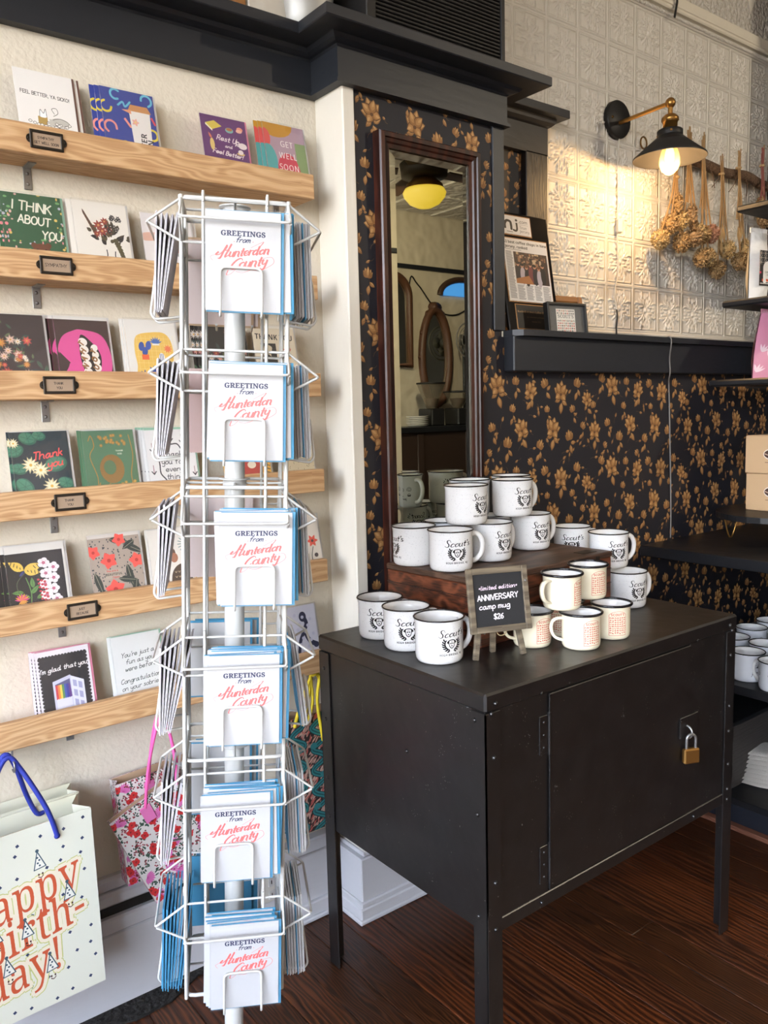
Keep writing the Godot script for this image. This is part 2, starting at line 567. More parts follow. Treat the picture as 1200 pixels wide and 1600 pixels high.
func make_materials() -> void:
	for k in [["sans", "Droid Sans", 400], ["bold", "Droid Sans", 700], ["serif", "Droid Serif", 400], ["serifb", "Droid Serif", 700], ["mono", "Droid Sans Mono", 400]]:
		var f := SystemFont.new()
		f.font_names = PackedStringArray([k[1]])
		f.font_weight = k[2]
		FONT[k[0]] = f
	M.wall = tri(relief(mat(hexc(230, 221, 202), 0.7), 0.05, 1.3, 3), Vector3.ONE * 5.0, true)
	M.tin = relief(mat(hexc(216, 212, 204), 0.42), 0.012, 0.25, 3)
	tri(M.tin, Vector3.ONE * 1.7, true)
	M.stipple = tri(relief(mat(hexc(206, 202, 196), 0.6), 0.06, 9.0, 2), Vector3.ONE * 2.6, true)
	M.ceiling = tri(relief(mat(hexc(222, 218, 210), 0.6), 0.02, 8.0, 2), Vector3.ONE * 2.0, true)
	M.trim_white = tri(relief(mat(hexc(228, 222, 208), 0.45), 0.02, 0.8, 3), Vector3(8, 1.2, 8), true)
	M.base_white = tri(relief(mat(hexc(212, 211, 214), 0.5), 0.02, 0.7, 3), Vector3(1.2, 8, 1.2), true)
	M.dark_wall = mat(hexc(44, 41, 46), 0.7)
	M.black_wood = tri(relief(mat(hexc(32, 35, 41), 0.45), 0.02, 0.35, 3), Vector3(1.5, 9, 1.5), true)
	M.black_board = tri(relief(mat(hexc(32, 30, 30), 0.45), 0.03, 1.2, 3), Vector3(14, 1.2, 14), true)
	M.black_shelf = tri(relief(mat(hexc(27, 28, 31), 0.36), 0.02, 0.4, 3), Vector3(2, 9, 2), true)
	M.plinth_blue = mat(hexc(24, 28, 38), 0.5)
	var pine := [hexc(182, 138, 95), hexc(202, 160, 115), hexc(212, 173, 128), hexc(218, 181, 137)]
	M.pine = []
	for k in 2:
		var m := mat(Color.WHITE, 0.5, 0.0, wood(1024, 160, pine, 11 + k * 5, 0.30, 46.0, false, 1))
		tri(m, Vector3(1.0, 7.0, 7.0), true)
		m.uv1_offset = Vector3(0.0, 0.13 + k * 0.31, 0.2)
		M.pine.append(m)
	# the label holders and small metal
	M.bronze = mat(hexc(52, 45, 37), 0.45, 0.6)
	M.steel = mat(hexc(168, 168, 166), 0.35, 0.85)
	M.brass = mat(hexc(176, 132, 72), 0.28, 0.9)
	M.brass_old = mat(hexc(120, 92, 52), 0.35, 0.85)
	M.black_metal = mat(hexc(30, 29, 29), 0.5, 0.2)
	M.wire = mat(hexc(208, 207, 202), 0.35)
	M.paper = mat(hexc(208, 206, 203), 0.7)
	M.kraft = mat(hexc(190, 160, 128), 0.75)
	M.env_blue = mat(hexc(74, 150, 188), 0.6)
	M.env_pink = mat(hexc(222, 190, 186), 0.65)
	M.env_navy = mat(hexc(206, 202, 210), 0.65)
	M.env_brown = mat(hexc(122, 92, 80), 0.7)
	M.env_green = mat(hexc(150, 196, 172), 0.65)
	M.env_rose = mat(hexc(232, 140, 168), 0.65)
	M.env_white = mat(hexc(214, 212, 208), 0.65)
	M.sleeve = mat(Color(1, 1, 1, 0.02), 0.05)
	M.sleeve.transparency = BaseMaterial3D.TRANSPARENCY_ALPHA
	# floor: old pine boards, red-brown varnish
	M.floor = []
	var fl := [hexc(34, 19, 11), hexc(72, 39, 21), hexc(94, 53, 28), hexc(110, 65, 36)]
	for k in 4:
		var tx: Texture2D = wood(128, 1024, fl, 40 + k * 3, [0.5, 0.34, 0.75, 0.42][k], 15.0, true)
		var m := mat([Color(1, 1, 1), Color(0.9, 0.86, 0.86), Color(0.82, 0.82, 0.8), Color(1.0, 0.92, 0.86)][k], 0.36, 0.0, tx)
		tri(m, Vector3(9.0, 9.0, 1.0), true)
		m.uv1_offset = Vector3(0.1 * k, 0, 0.37 * k)
		relief(m, 0.02, 0.9, 3)
		M.floor.append(m)
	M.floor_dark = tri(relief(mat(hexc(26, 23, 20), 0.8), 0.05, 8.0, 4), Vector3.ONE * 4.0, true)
	M.crate = []
	var cr := [hexc(40, 20, 12), hexc(84, 43, 25), hexc(104, 56, 34), hexc(120, 68, 44)]
	var m1 := mat(Color.WHITE, 0.42, 0.0, wood(512, 128, cr, 77, 0.2, 30.0))
	tri(m1, Vector3(2.2, 6, 6))
	M.crate.append(m1)
	var ct := [hexc(50, 34, 26), hexc(82, 60, 48), hexc(96, 72, 58), hexc(104, 80, 66)]
	var m2 := mat(Color.WHITE, 0.4, 0.0, wood(512, 128, ct, 91, 0.16, 26.0))
	tri(m2, Vector3(2.0, 6, 5))
	M.crate.append(m2)
	var gr := [hexc(84, 74, 60), hexc(112, 100, 82), hexc(130, 116, 96)]
	M.greywood = tri(mat(Color.WHITE, 0.7, 0.0, wood(256, 64, gr, 31, 0.3, 14.0)), Vector3(5, 16, 16))
	M.mahogany = tri(mat(Color.WHITE, 0.3, 0.0, wood(64, 512, [hexc(30, 12, 8), hexc(58, 26, 17), hexc(72, 34, 22)], 63, 0.22, 18.0, true)), Vector3(12, 2, 12))
	M.walnut = mat(hexc(64, 44, 32), 0.5)
	M.goldwood = mat(hexc(146, 98, 50), 0.45)
	M.branch = tri(relief(mat(hexc(96, 74, 56), 0.85), 0.05, 10.0, 4), Vector3(3, 9, 9))
	M.straw = mat(hexc(152, 122, 84), 0.85)
	M.straw_red = mat(hexc(124, 70, 66), 0.85)
	M.floret = []
	for c in [hexc(194, 168, 120), hexc(176, 146, 102), hexc(186, 140, 116), hexc(170, 142, 106)]:
		var m := mat(c, 0.9)
		m.backlight_enabled = true
		m.backlight = c * 0.25
		M.floret.append(m)
	M.enamel_white = mat(hexc(232, 230, 226), 0.1)
	M.enamel_cream = mat(hexc(236, 226, 198), 0.12)
	M.rim_dark = mat(hexc(38, 32, 32), 0.2)
	M.rim_black = mat(hexc(18, 18, 22), 0.12)
	M.mirror = mat(hexc(222, 225, 208), 0.0, 1.0)
	M.cloth = tri(relief(mat(hexc(206, 200, 190), 0.9), 0.08, 3.0, 3), Vector3.ONE * 8.0)
	M.bag_white = tri(relief(mat(hexc(228, 226, 222), 0.5), 0.015, 4.0, 3), Vector3.ONE * 4.0)
	M.bag_cream = mat(hexc(232, 230, 208), 0.6)
	M.rope_blue = mat(hexc(38, 52, 150), 0.7)
	M.rope_pink = mat(hexc(232, 92, 160), 0.7)
	M.rope_yellow = mat(hexc(232, 206, 48), 0.7)
	M.twine = mat(hexc(170, 146, 110), 0.9)
	M.plastic_white = mat(hexc(222, 218, 208), 0.4)
	M.cord_grey = mat(hexc(120, 116, 112), 0.5)
	M.kraft_box = mat(hexc(206, 172, 132), 0.7)
	M.glass = mat(Color(1, 1, 1, 0.04), 0.02)
	M.glass.transparency = BaseMaterial3D.TRANSPARENCY_ALPHA
	M.tint = mat(Color(0.55, 0.5, 0.42, 0.3), 0.1)
	M.tint.transparency = BaseMaterial3D.TRANSPARENCY_ALPHA
	M.cabinet = cabinet_material()
	M.cabinet_top = cabinet_material(true)
	M.wallpaper = wallpaper()

# black painted sheet steel: fine brush grain, chips and scratches
func cabinet_material(top := false) -> StandardMaterial3D:
	var p := PT.new(1024, 1024, hexc(21, 19, 19), self)
	var rng := RandomNumberGenerator.new()
	rng.seed = 8 if top else 3
	var nz := FastNoiseLite.new()
	nz.seed = 4
	nz.frequency = 0.008
	nz.fractal_octaves = 4
	for y in 256:
		for x in 256:
			var k := 0.5 + nz.get_noise_2d(x * 4, y * 4)
			p.im.fill_rect(Rect2i(x * 4, y * 4, 4, 4), hexc(15, 13, 13).lerp(hexc(23, 21, 21), clampf(k, 0, 1)))
	for i in 260:
		var a := Vector2(rng.randf(), rng.randf())
		var l := rng.randf_range(0.004, 0.03)
		var d := Vector2(l, 0).rotated(rng.randf_range(-1.6, 1.6))
		p.line([a, a + d], 0.0012, hexc(58, 54, 50).lerp(hexc(28, 26, 26), rng.randf()))
	for i in 170:
		var a := Vector2(rng.randf(), rng.randf())
		var r := 0.0007 + 0.0014 * pow(rng.randf(), 3.0)
		p.ell(a.x, a.y, r, r * rng.randf_range(0.8, 2.0), hexc(150, 146, 138).lerp(hexc(86, 70, 60), rng.randf()), 0, 6)
	for i in 14:
		var a := Vector2(rng.randf(), rng.randf())
		for k in 9:
			var q := a + Vector2(rng.randfn(0, 0.01), rng.randfn(0, 0.014))
			p.ell(q.x, q.y, 0.0011, 0.0015, hexc(176, 174, 168), 0, 5)
	var m := mat(Color.WHITE, 0.34 if top else 0.36, 0.0, p.tex())
	m.metallic_specular = 0.7
	tri(m, Vector3.ONE * 1.9, true)
	return relief(m, 0.01, 0.8, 4)

# printed wallpaper: ochre magnolias and leaves on near-black
func wallpaper() -> StandardMaterial3D:
	var W := 1024
	var p := PT.new(W, W / 2, hexc(23, 23, 31), self)
	var rng := RandomNumberGenerator.new()
	rng.seed = 21
	for i in 5200:
		p.rect(rng.randf(), rng.randf() * 0.5, rng.randf_range(0.002, 0.012), 0.001, hexc(20, 19, 26).lerp(hexc(33, 29, 34), rng.randf()))
	var dk := hexc(92, 60, 32)
	var md := hexc(142, 99, 55)
	var li := hexc(168, 124, 74)
	var hi := hexc(190, 148, 96)
	var each := func(x: float, y: float, f: Callable):
		for ox in [-1.0, 0.0, 1.0]:
			for oy in [-0.5, 0.0, 0.5]:
				if x + ox > -0.15 and x + ox < 1.15 and y + oy > -0.15 and y + oy < 0.65: f.call(x + ox, y + oy)
	var lf := func(x, y, l, w, a):
		p.leaf(x, y, l * 1.06, w * 1.16, a, dk)
		p.leaf(x, y, l, w, a, md)
		p.leaf(x + 0.002, y - 0.002, l * 0.92, w * 0.62, a + 0.05, li)
		p.leaf(x + 0.003, y - 0.004, l * 0.8, w * 0.24, a + 0.12, hi)
		p.line([Vector2(x, y), Vector2(x, y) + Vector2(l * 0.95, 0).rotated(a)], 0.0016, dk)
	var petal := func(x, y, l, w, a):
		p.leaf(x, y, l * 1.05, w * 1.2, a, dk)
		p.leaf(x, y, l, w, a, md)
		p.leaf(x + cos(a) * l * 0.2, y + sin(a) * l * 0.2, l * 0.78, w * 0.66, a, li)
		p.leaf(x + cos(a) * l * 0.45, y + sin(a) * l * 0.45, l * 0.5, w * 0.3, a + 0.1, hi)
	var magnolia := func(x, y, r, rot):
		for k in [[-1.15, 1.0], [1.15, 1.0], [-2.2, 0.8], [2.2, 0.85], [0.0, 1.15], [-0.6, 1.05], [0.62, 1.0]]:
			petal.call(x, y, r * k[1], r * 0.68, rot - PI / 2 + k[0])
		p.ell(x, y + r * 0.08, r * 0.16, r * 0.13, dk)
	var tulip := func(x, y, r, rot):
		for k in [[-0.75, 0.9], [0.75, 0.9], [-0.4, 1.05], [0.4, 1.0], [0.0, 1.15]]:
			petal.call(x, y, r * k[1], r * 0.56, rot - PI / 2 + k[0])
	var stem := func(pts): p.curve(pts, 0.0022, hexc(96, 68, 40))
	var rows := [
		[0.06, 0.10, 0, 0.060, 0.1], [0.19, 0.05, 1, 0.045, -0.3], [0.30, 0.14, 1, 0.055, 0.2], [0.42, 0.07, 0, 0.062, -0.4], [0.56, 0.16, 1, 0.05, 0.5], [0.68, 0.08, 0, 0.066, 0.2], [0.83, 0.12, 1, 0.055, -0.2], [0.94, 0.06, 1, 0.04, 0.6],
		[0.12, 0.28, 1, 0.05, 0.4], [0.23, 0.33, 0, 0.068, -0.2], [0.37, 0.30, 1, 0.045, 0.1], [0.49, 0.36, 0, 0.058, 0.5], [0.62, 0.31, 1, 0.05, -0.5], [0.75, 0.37, 0, 0.066, 0.1], [0.89, 0.31, 1, 0.052, 0.3], [0.99, 0.41, 0, 0.05, -0.6],
		[0.05, 0.44, 1, 0.04, -0.2], [0.34, 0.45, 1, 0.04, 0.3], [0.63, 0.46, 1, 0.036, 0.0], [0.86, 0.46, 1, 0.04, -0.4], [0.15, 0.18, 1, 0.035, 1.0], [0.5, 0.245, 1, 0.036, -0.9],
	]
	for r in rows:
		each.call(r[0], r[1], func(x, y):
			stem.call([Vector2(x, y), Vector2(x + 0.012, y + 0.04), Vector2(x + 0.002, y + 0.085)]))
	for r in rows:
		each.call(r[0], r[1], func(x, y):
			lf.call(x + 0.01, y + 0.04, r[3] * 0.8, r[3] * 0.42, 0.35 + r[4] * 2.2)
			lf.call(x + 0.004, y + 0.055, r[3] * 0.95, r[3] * 0.5, 1.5 + r[4] * 1.5)
			if r[2] == 0: lf.call(x - 0.004, y + 0.03, r[3] * 0.75, r[3] * 0.4, 2.7 + r[4])
			if r[2] == 0: magnolia.call(x, y, r[3], r[4])
			else: tulip.call(x, y + r[3] * 0.4, r[3], r[4]))
	for i in 64:
		var x := rng.randf()
		var y := rng.randf() * 0.5
		var ok := true
		for r in rows:
			for ox in [-1.0, 0.0, 1.0]:
				if Vector2(x - r[0] - ox, y - r[1]).length() < r[3] * 1.0: ok = false
		if not ok: continue
		var a := rng.randf() * TAU
		var l := rng.randf_range(0.018, 0.034)
		each.call(x, y, func(xx, yy):
			stem.call([Vector2(xx, yy), Vector2(xx, yy) - Vector2(l * 0.6, 0.004).rotated(a), Vector2(xx, yy) - Vector2(l * 1.2, 0).rotated(a)])
			lf.call(xx, yy, l, l * 0.5, a))
	var m := mat(Color.WHITE, 0.62, 0.0, p.tex())
	m.uv1_scale = Vector3(1.0 / 0.49, 1.0 / 0.245, 1)
	return m

# ------------------------------------------------------------------ card fronts
func art(w: int, h: int, c: Color) -> PT:
	return PT.new(w, h, c, self)

func printed(p: PT, rough := 0.45, coat := 0.3) -> StandardMaterial3D:
	var m := mat(Color.WHITE, rough, 0.0, p.tex())
	m.texture_repeat = false
	if coat > 0.0:
		m.clearcoat_enabled = true
		m.clearcoat = coat
		m.clearcoat_roughness = 0.12
	return m

func art_greeting() -> StandardMaterial3D:
	var p := art(640, 840, hexc(203, 202, 201))
	var navy := hexc(38, 44, 82)
	var co := hexc(238, 104, 100)
	p.type("GREETINGS", 0.5, 0.325, 0.092, navy, "serifb", 0.5, 0.0, 0.018, 1.06, 0.0, 0.0022)
	p.type("GREETINGS", 0.5, 0.325, 0.092, navy, "serifb", 0.5, 0.0, 0.018, 1.06)
	p.hand("from", 0.5, 0.405, 0.038, navy, 0.011, 0.45)
	p.ell(0.38, 0.4, 0.006, 0.006, co)
	p.ell(0.63, 0.393, 0.006, 0.006, co)
	# the two big script words, climbing to the right
	var s := func(pts, dx, dy, k):
		var q := []
		for a in pts: q.append(Vector2(dx, dy) + Vector2(a[0] + a[1] * 0.42, -a[1]) * k)
		p.brush(q, 0.012, 0.026, co)
	var at := func(i): return 0.62 - 0.032 * i
	# H
	s.call([[-1.2, 1.6], [-1.6, 0.8], [-0.6, 0.9], [0.6, 2.6], [0.5, 3.6], [0.2, 2], [0.0, -0.1], [-0.6, -0.3]], 0.2, 0.615, 0.045)
	s.call([[1.7, 3.8], [1.5, 2.0], [1.3, 0.1], [1.8, 0.2], [2.4, 0.9]], 0.2, 0.605, 0.045)
	s.call([[0.0, 1.7], [0.9, 1.9], [1.8, 1.8]], 0.2, 0.605, 0.045)
	var x := 0.31
	var y := 0.598
	for ch in "unterdon":
		var k := 0.0125
		for st in STROKES[ch].split("|"):
			var f: PackedFloat64Array = st.split_floats(" ")
			var pts := []
			for i in range(0, f.size() - 1, 2): pts.append([f[i] * 0.8, f[i + 1]])
			if pts.size() == 2: pts.insert(1, [(pts[0][0] + pts[1][0]) / 2, (pts[0][1] + pts[1][1]) / 2])
			s.call(pts, x, y, k)
		x += adv(ch) * k * 0.8
		y -= 0.0085
	p.brush([Vector2(0.6, 0.47), Vector2(0.7, 0.415), Vector2(0.77, 0.385), Vector2(0.72, 0.45)], 0.004, 0.012, co)
	# C
	s.call([[2.4, 2.6], [1.8, 3.1], [0.8, 2.6], [0.0, 1.2], [0.1, 0.1], [0.9, -0.1], [1.7, 0.8]], 0.335, 0.755, 0.045)
	x = 0.44
	y = 0.735
	for ch in "ounty":
		for st in STROKES[ch].split("|"):
			var f: PackedFloat64Array = st.split_floats(" ")
			var pts := []
			for i in range(0, f.size() - 1, 2): pts.append([f[i] * 0.8, f[i + 1]])
			if pts.size() == 2: pts.insert(1, [(pts[0][0] + pts[1][0]) / 2, (pts[0][1] + pts[1][1]) / 2])
			s.call(pts, x, y, 0.0145)
		x += adv(ch) * 0.0145 * 0.8
		y -= 0.012
	p.brush([Vector2(0.1, 0.66), Vector2(0.07, 0.61), Vector2(0.16, 0.57), Vector2(0.24, 0.53)], 0.004, 0.006, co)
	p.brush([Vector2(0.76, 0.6), Vector2(0.88, 0.58), Vector2(0.9, 0.66), Vector2(0.74, 0.75), Vector2(0.6, 0.76), Vector2(0.5, 0.74), Vector2(0.56, 0.7), Vector2(0.62, 0.74), Vector2(0.5, 0.8), Vector2(0.4, 0.79)], 0.004, 0.006, co)
	p.brush([Vector2(0.3, 0.78), Vector2(0.28, 0.84), Vector2(0.34, 0.82), Vector2(0.4, 0.76)], 0.004, 0.012, co)
	return printed(p)

func art_sicko() -> StandardMaterial3D:
	var p := art(420, 560, hexc(240, 236, 230))
	var ink := hexc(70, 66, 60)
	p.hand("FEEL BETTER, YA SICKO!", 0.5, 0.43, 0.032, ink, 0.009, 0.0, 0.5, 0.03)
	p.rect(0.33, 0.78, 0.16, 0.14, hexc(176, 146, 84))
	p.blob([Vector2(0.36, 0.78), Vector2(0.38, 0.66), Vector2(0.43, 0.72), Vector2(0.47, 0.64), Vector2(0.48, 0.78)], hexc(250, 250, 248))
	p.curve([Vector2(0.36, 0.78), Vector2(0.38, 0.66), Vector2(0.43, 0.72), Vector2(0.47, 0.64), Vector2(0.48, 0.78)], 0.008, ink)
	p.ell(0.7, 0.84, 0.16, 0.075, hexc(196, 192, 182))
	p.curve([Vector2(0.54, 0.84), Vector2(0.62, 0.92), Vector2(0.78, 0.92), Vector2(0.86, 0.83), Vector2(0.7, 0.77)], 0.008, ink, true)
	p.curve([Vector2(0.62, 0.7), Vector2(0.58, 0.62), Vector2(0.66, 0.6), Vector2(0.68, 0.68), Vector2(0.6, 0.74)], 0.008, ink)
	var rng := RandomNumberGenerator.new()
	rng.seed = 4
	for i in 30:
		var q := Vector2(rng.randf_range(0.14, 0.88), rng.randf_range(0.86, 1.0))
		p.ell(q.x, q.y, 0.03, 0.024, hexc(232, 228, 220))
		p.curve([q + Vector2(-0.03, 0), q + Vector2(0, -0.024), q + Vector2(0.03, 0), q + Vector2(0, 0.024)], 0.006, ink, true)
	p.rect(0.52, 0.8, 0.06, 0.13, hexc(200, 196, 186))
	return printed(p, 0.6, 0.0)

func art_soon() -> StandardMaterial3D:
	var p := art(420, 560, hexc(58, 72, 150))
	var cols := [hexc(232, 210, 72), hexc(112, 192, 216), hexc(236, 150, 140), hexc(112, 192, 216)]
	var q := [[0.08, 0.35, 0.1], [0.28, 0.1, 0.09], [0.12, 0.72, 0.11], [0.86, 0.12, 0.1], [0.9, 0.75, 0.1], [0.1, 1.1, 0.12]]
	for i in q.size():
		var c := []
		for k in 7: c.append(Vector2(q[i][0], q[i][1]) + Vector2(q[i][2], 0).rotated(k * 0.75 + i))
		p.curve(c, 0.04, cols[i % 4])
	p.curve([Vector2(0.3, 0.3), Vector2(0.4, 0.22), Vector2(0.44, 0.3), Vector2(0.54, 0.2)], 0.035, cols[1])
	p.line([Vector2(0.4, 0.52), Vector2(0.5, 0.66)], 0.045, cols[2])
	p.line([Vector2(0.92, 0.42), Vector2(0.98, 0.54)], 0.04, hexc(220, 80, 90))
	p.poly([Vector2(0.5, 0.36), Vector2(0.9, 0.36), Vector2(0.86, 1.35), Vector2(0.54, 1.35)], hexc(238, 232, 226))
	p.poly([Vector2(0.48, 0.36), Vector2(0.54, 0.24), Vector2(0.86, 0.24), Vector2(0.93, 0.36)], hexc(206, 146, 92))
	p.poly([Vector2(0.36, 0.36), Vector2(0.54, 0.34), Vector2(0.54, 0.42)], hexc(232, 160, 124))
	p.flower(0.6, 0.56, 0.075, 5, hexc(238, 178, 160), hexc(240, 214, 120))
	p.rect(0.17, 0.94, 0.32, 0.3, hexc(242, 238, 230))
	p.ell(0.36, 1.02, 0.1, 0.09, hexc(240, 212, 60))
	p.curve([Vector2(0.31, 1.03), Vector2(0.36, 1.07), Vector2(0.41, 1.03)], 0.012, hexc(60, 50, 40))
	for i in 3: p.type(["FEEL", "BETTER", "SOON"][i], 0.63 + 0.125 * i, 1.27, 0.15, hexc(44, 42, 46), "bold", 0.0, -PI / 2 + 0.06)
	p.ell(0.8, 1.2, 0.04, 0.04, hexc(214, 54, 60))
	p.ell(0.86, 1.2, 0.04, 0.04, hexc(214, 54, 60))
	return printed(p)

func art_restup() -> StandardMaterial3D:
	var p := art(420, 560, hexc(104, 58, 112))
	var w := hexc(240, 226, 226)
	p.hand("Rest Up", 0.56, 0.52, 0.06, w, 0.018, 0.35, 0.5, 0.08)
	p.hand("and", 0.56, 0.65, 0.035, w, 0.012, 0.3, 0.5, 0.06)
	p.hand("Feel Better!", 0.52, 0.82, 0.05, w, 0.018, 0.35, 0.5, 0.08)
	p.poly([Vector2(0.1, 0.18), Vector2(0.3, 0.1), Vector2(0.46, 0.2), Vector2(0.24, 0.3)], hexc(222, 198, 84))
	p.poly([Vector2(0.1, 0.18), Vector2(0.24, 0.3), Vector2(0.24, 0.34), Vector2(0.1, 0.22)], hexc(240, 232, 206))
	p.ell(0.62, 0.26, 0.09, 0.06, hexc(130, 184, 176))
	p.ell(0.62, 0.24, 0.07, 0.035, hexc(180, 120, 70))
	p.ell(0.86, 0.2, 0.07, 0.05, hexc(232, 152, 128))
	p.ell(0.84, 0.24, 0.07, 0.04, hexc(238, 186, 160))
	p.ell(0.2, 0.62, 0.05, 0.13, hexc(226, 196, 120))
	p.leaf(0.2, 0.5, 0.14, 0.05, -2.0, hexc(214, 120, 100))
	p.ell(0.88, 0.56, 0.1, 0.07, w)
	p.curve([Vector2(0.8, 0.5), Vector2(0.74, 0.46), Vector2(0.75, 0.56), Vector2(0.82, 0.58)], 0.018, w)
	p.ell(0.82, 0.74, 0.09, 0.03, hexc(226, 196, 120))
	p.ell(0.82, 0.7, 0.06, 0.05, w)
	for i in 5: p.ell(0.3 + i * 0.07, 1.12 + 0.02 * (i % 2), 0.04, 0.04, [hexc(110, 160, 190), w][i % 2])
	p.rect(0.86, 1.0, 0.1, 0.2, w)
	for i in 4: p.rect(0.86, 1.02 + i * 0.05, 0.1, 0.018, hexc(80, 70, 90))
	return printed(p)

func art_getwell() -> StandardMaterial3D:
	var p := art(420, 560, hexc(178, 150, 164))
	p.ell(0.3, 0.02, 0.42, 0.26, hexc(196, 142, 44))
	p.ell(0.02, 0.32, 0.13, 0.2, hexc(214, 84, 82))
	p.ell(0.06, 0.8, 0.2, 0.36, hexc(84, 164, 162))
	p.rect(0.74, 0.34, 0.3, 1.0, hexc(132, 154, 104))
	p.ell(0.52, 1.0, 0.28, 0.42, hexc(200, 60, 80))
	p.rect(0.24, 1.0, 0.56, 0.4, hexc(200, 60, 80))
	var w := hexc(246, 240, 236)
	p.type("GET", 0.53, 0.46, 0.17, w, "sans", 0.5, 0.0, 0.05)
	p.type("WELL", 0.53, 0.70, 0.17, w, "sans", 0.5, 0.0, 0.05)
	p.type("SOON", 0.53, 0.94, 0.17, w, "sans", 0.5, 0.0, 0.05)
	return printed(p)

func art_think() -> StandardMaterial3D:
	var p := art(420, 560, hexc(54, 92, 62))
	var rng := RandomNumberGenerator.new()
	rng.seed = 12
	var cols := [hexc(222, 190, 100), hexc(226, 134, 140), hexc(190, 190, 206), hexc(120, 170, 110), hexc(226, 180, 170)]
	for i in 130:
		var q := Vector2(rng.randf(), rng.randf() * 1.33)
		var d := (q - Vector2(0.52, 0.4)).abs()
		if d.x < 0.36 and d.y < 0.34: continue
		if (q - Vector2(0.6, 1.1)).length() < 0.24: continue
		p.ell(q.x, q.y, rng.randf_range(0.012, 0.034), rng.randf_range(0.012, 0.03), cols[i % 5])
	p.hand("I THINK", 0.5, 0.3, 0.09, hexc(238, 234, 214), 0.026, 0.1, 0.5, 0.06)
	p.hand("ABOUT", 0.52, 0.53, 0.078, hexc(238, 234, 214), 0.024, 0.1, 0.5, 0.06)
	p.hand("YOU", 0.78, 0.78, 0.078, hexc(238, 234, 214), 0.024, 0.1, 0.5, 0.06)
	var br := hexc(112, 64, 40)
	p.ell(0.6, 1.22, 0.2, 0.18, br)
	p.ell(0.58, 1.0, 0.15, 0.14, br)
	p.ell(0.46, 0.9, 0.05, 0.05, br)
	p.ell(0.7, 0.89, 0.05, 0.05, br)
	p.ell(0.58, 1.05, 0.08, 0.065, hexc(176, 128, 88))
	p.ell(0.58, 1.02, 0.025, 0.02, hexc(30, 22, 20))
	p.ell(0.51, 0.97, 0.014, 0.016, hexc(30, 22, 20))
	p.ell(0.65, 0.97, 0.014, 0.016, hexc(30, 22, 20))
	return printed(p)

func art_vase() -> StandardMaterial3D:
	var p := art(420, 560, hexc(240, 234, 222))
	var ink := hexc(36, 30, 30)
	p.curve([Vector2(0.54, 0.86), Vector2(0.54, 0.98), Vector2(0.46, 1.06), Vector2(0.5, 1.18), Vector2(0.44, 1.3)], 0.018, ink)
	p.curve([Vector2(0.7, 0.88), Vector2(0.7, 1.0), Vector2(0.84, 1.08), Vector2(0.88, 1.3)], 0.018, ink)
	var rng := RandomNumberGenerator.new()
	rng.seed = 3
	for i in 26:
		var a := rng.randf_range(-2.9, -0.25)
		var o := Vector2(0.6, 0.8) + Vector2(rng.randf_range(0.05, 0.4), 0).rotated(a)
		p.leaf(o.x, o.y, rng.randf_range(0.08, 0.2), 0.07, a + rng.randf_range(-0.6, 0.6), [ink, hexc(70, 62, 42), hexc(84, 76, 50)][i % 3])
	for i in 9:
		p.leaf(0.68 + 0.02 * i, 0.7 + 0.04 * i, 0.12, 0.08, -0.4 + i * 0.2, hexc(86, 78, 46))
		p.leaf(0.22 + 0.02 * i, 0.28 + 0.05 * i, 0.14, 0.04, -1.9 + 0.06 * i, hexc(92, 62, 40))
	for q in [[0.44, 0.42, 0.1], [0.56, 0.34, 0.08], [0.5, 0.52, 0.1], [0.62, 0.5, 0.08], [0.4, 0.58, 0.07]]: p.flower(q[0], q[1], q[2], 7, hexc(150, 62, 48), hexc(210, 150, 90))
	for i in 14: p.flower(0.62 + rng.randf() * 0.26, 0.22 + rng.randf() * 0.4, 0.045, 6, ink, hexc(232, 226, 214))
	return printed(p)

func art_hands() -> StandardMaterial3D:
	var p := art(420, 560, hexc(234, 228, 226))
	p.blob([Vector2(0.0, 0.42), Vector2(0.3, 0.38), Vector2(0.62, 0.44), Vector2(0.6, 0.5), Vector2(0.3, 0.54), Vector2(0.0, 0.56)], hexc(222, 178, 158))
	p.blob([Vector2(1.0, 0.64), Vector2(0.7, 0.6), Vector2(0.4, 0.66), Vector2(0.42, 0.72), Vector2(0.7, 0.76), Vector2(1.0, 0.8)], hexc(208, 150, 134))
	p.hand("with you", 0.5, 1.02, 0.05, hexc(120, 110, 130), 0.012, 0.3)
	return printed(p)

func art_darkfloral(bg: Color, sd: int, cols: Array, spread := 0.34, n := 26) -> StandardMaterial3D:
	var p := art(420, 560, bg)
	var rng := RandomNumberGenerator.new()
	rng.seed = sd
	for i in 46:
		var q := Vector2(0.5 + rng.randfn(0, spread * 0.8), 0.75 + rng.randfn(0, spread))
		p.leaf(q.x, q.y, rng.randf_range(0.08, 0.2), rng.randf_range(0.03, 0.07), rng.randf() * TAU, [hexc(74, 98, 78), hexc(110, 124, 84), hexc(58, 76, 72)][i % 3], hexc(40, 50, 44))
	for i in n:
		var q := Vector2(0.5 + rng.randfn(0, spread * 0.75), 0.78 + rng.randfn(0, spread * 0.85))
		var r := rng.randf_range(0.05, 0.11)
		var c: Color = cols[i % cols.size()]
		p.flower(q.x, q.y, r, rng.randi_range(6, 12), c.darkened(0.25), c, rng.randf())
		p.flower(q.x, q.y, r * 0.7, 7, c, hexc(206, 160, 70), rng.randf())
	return printed(p)

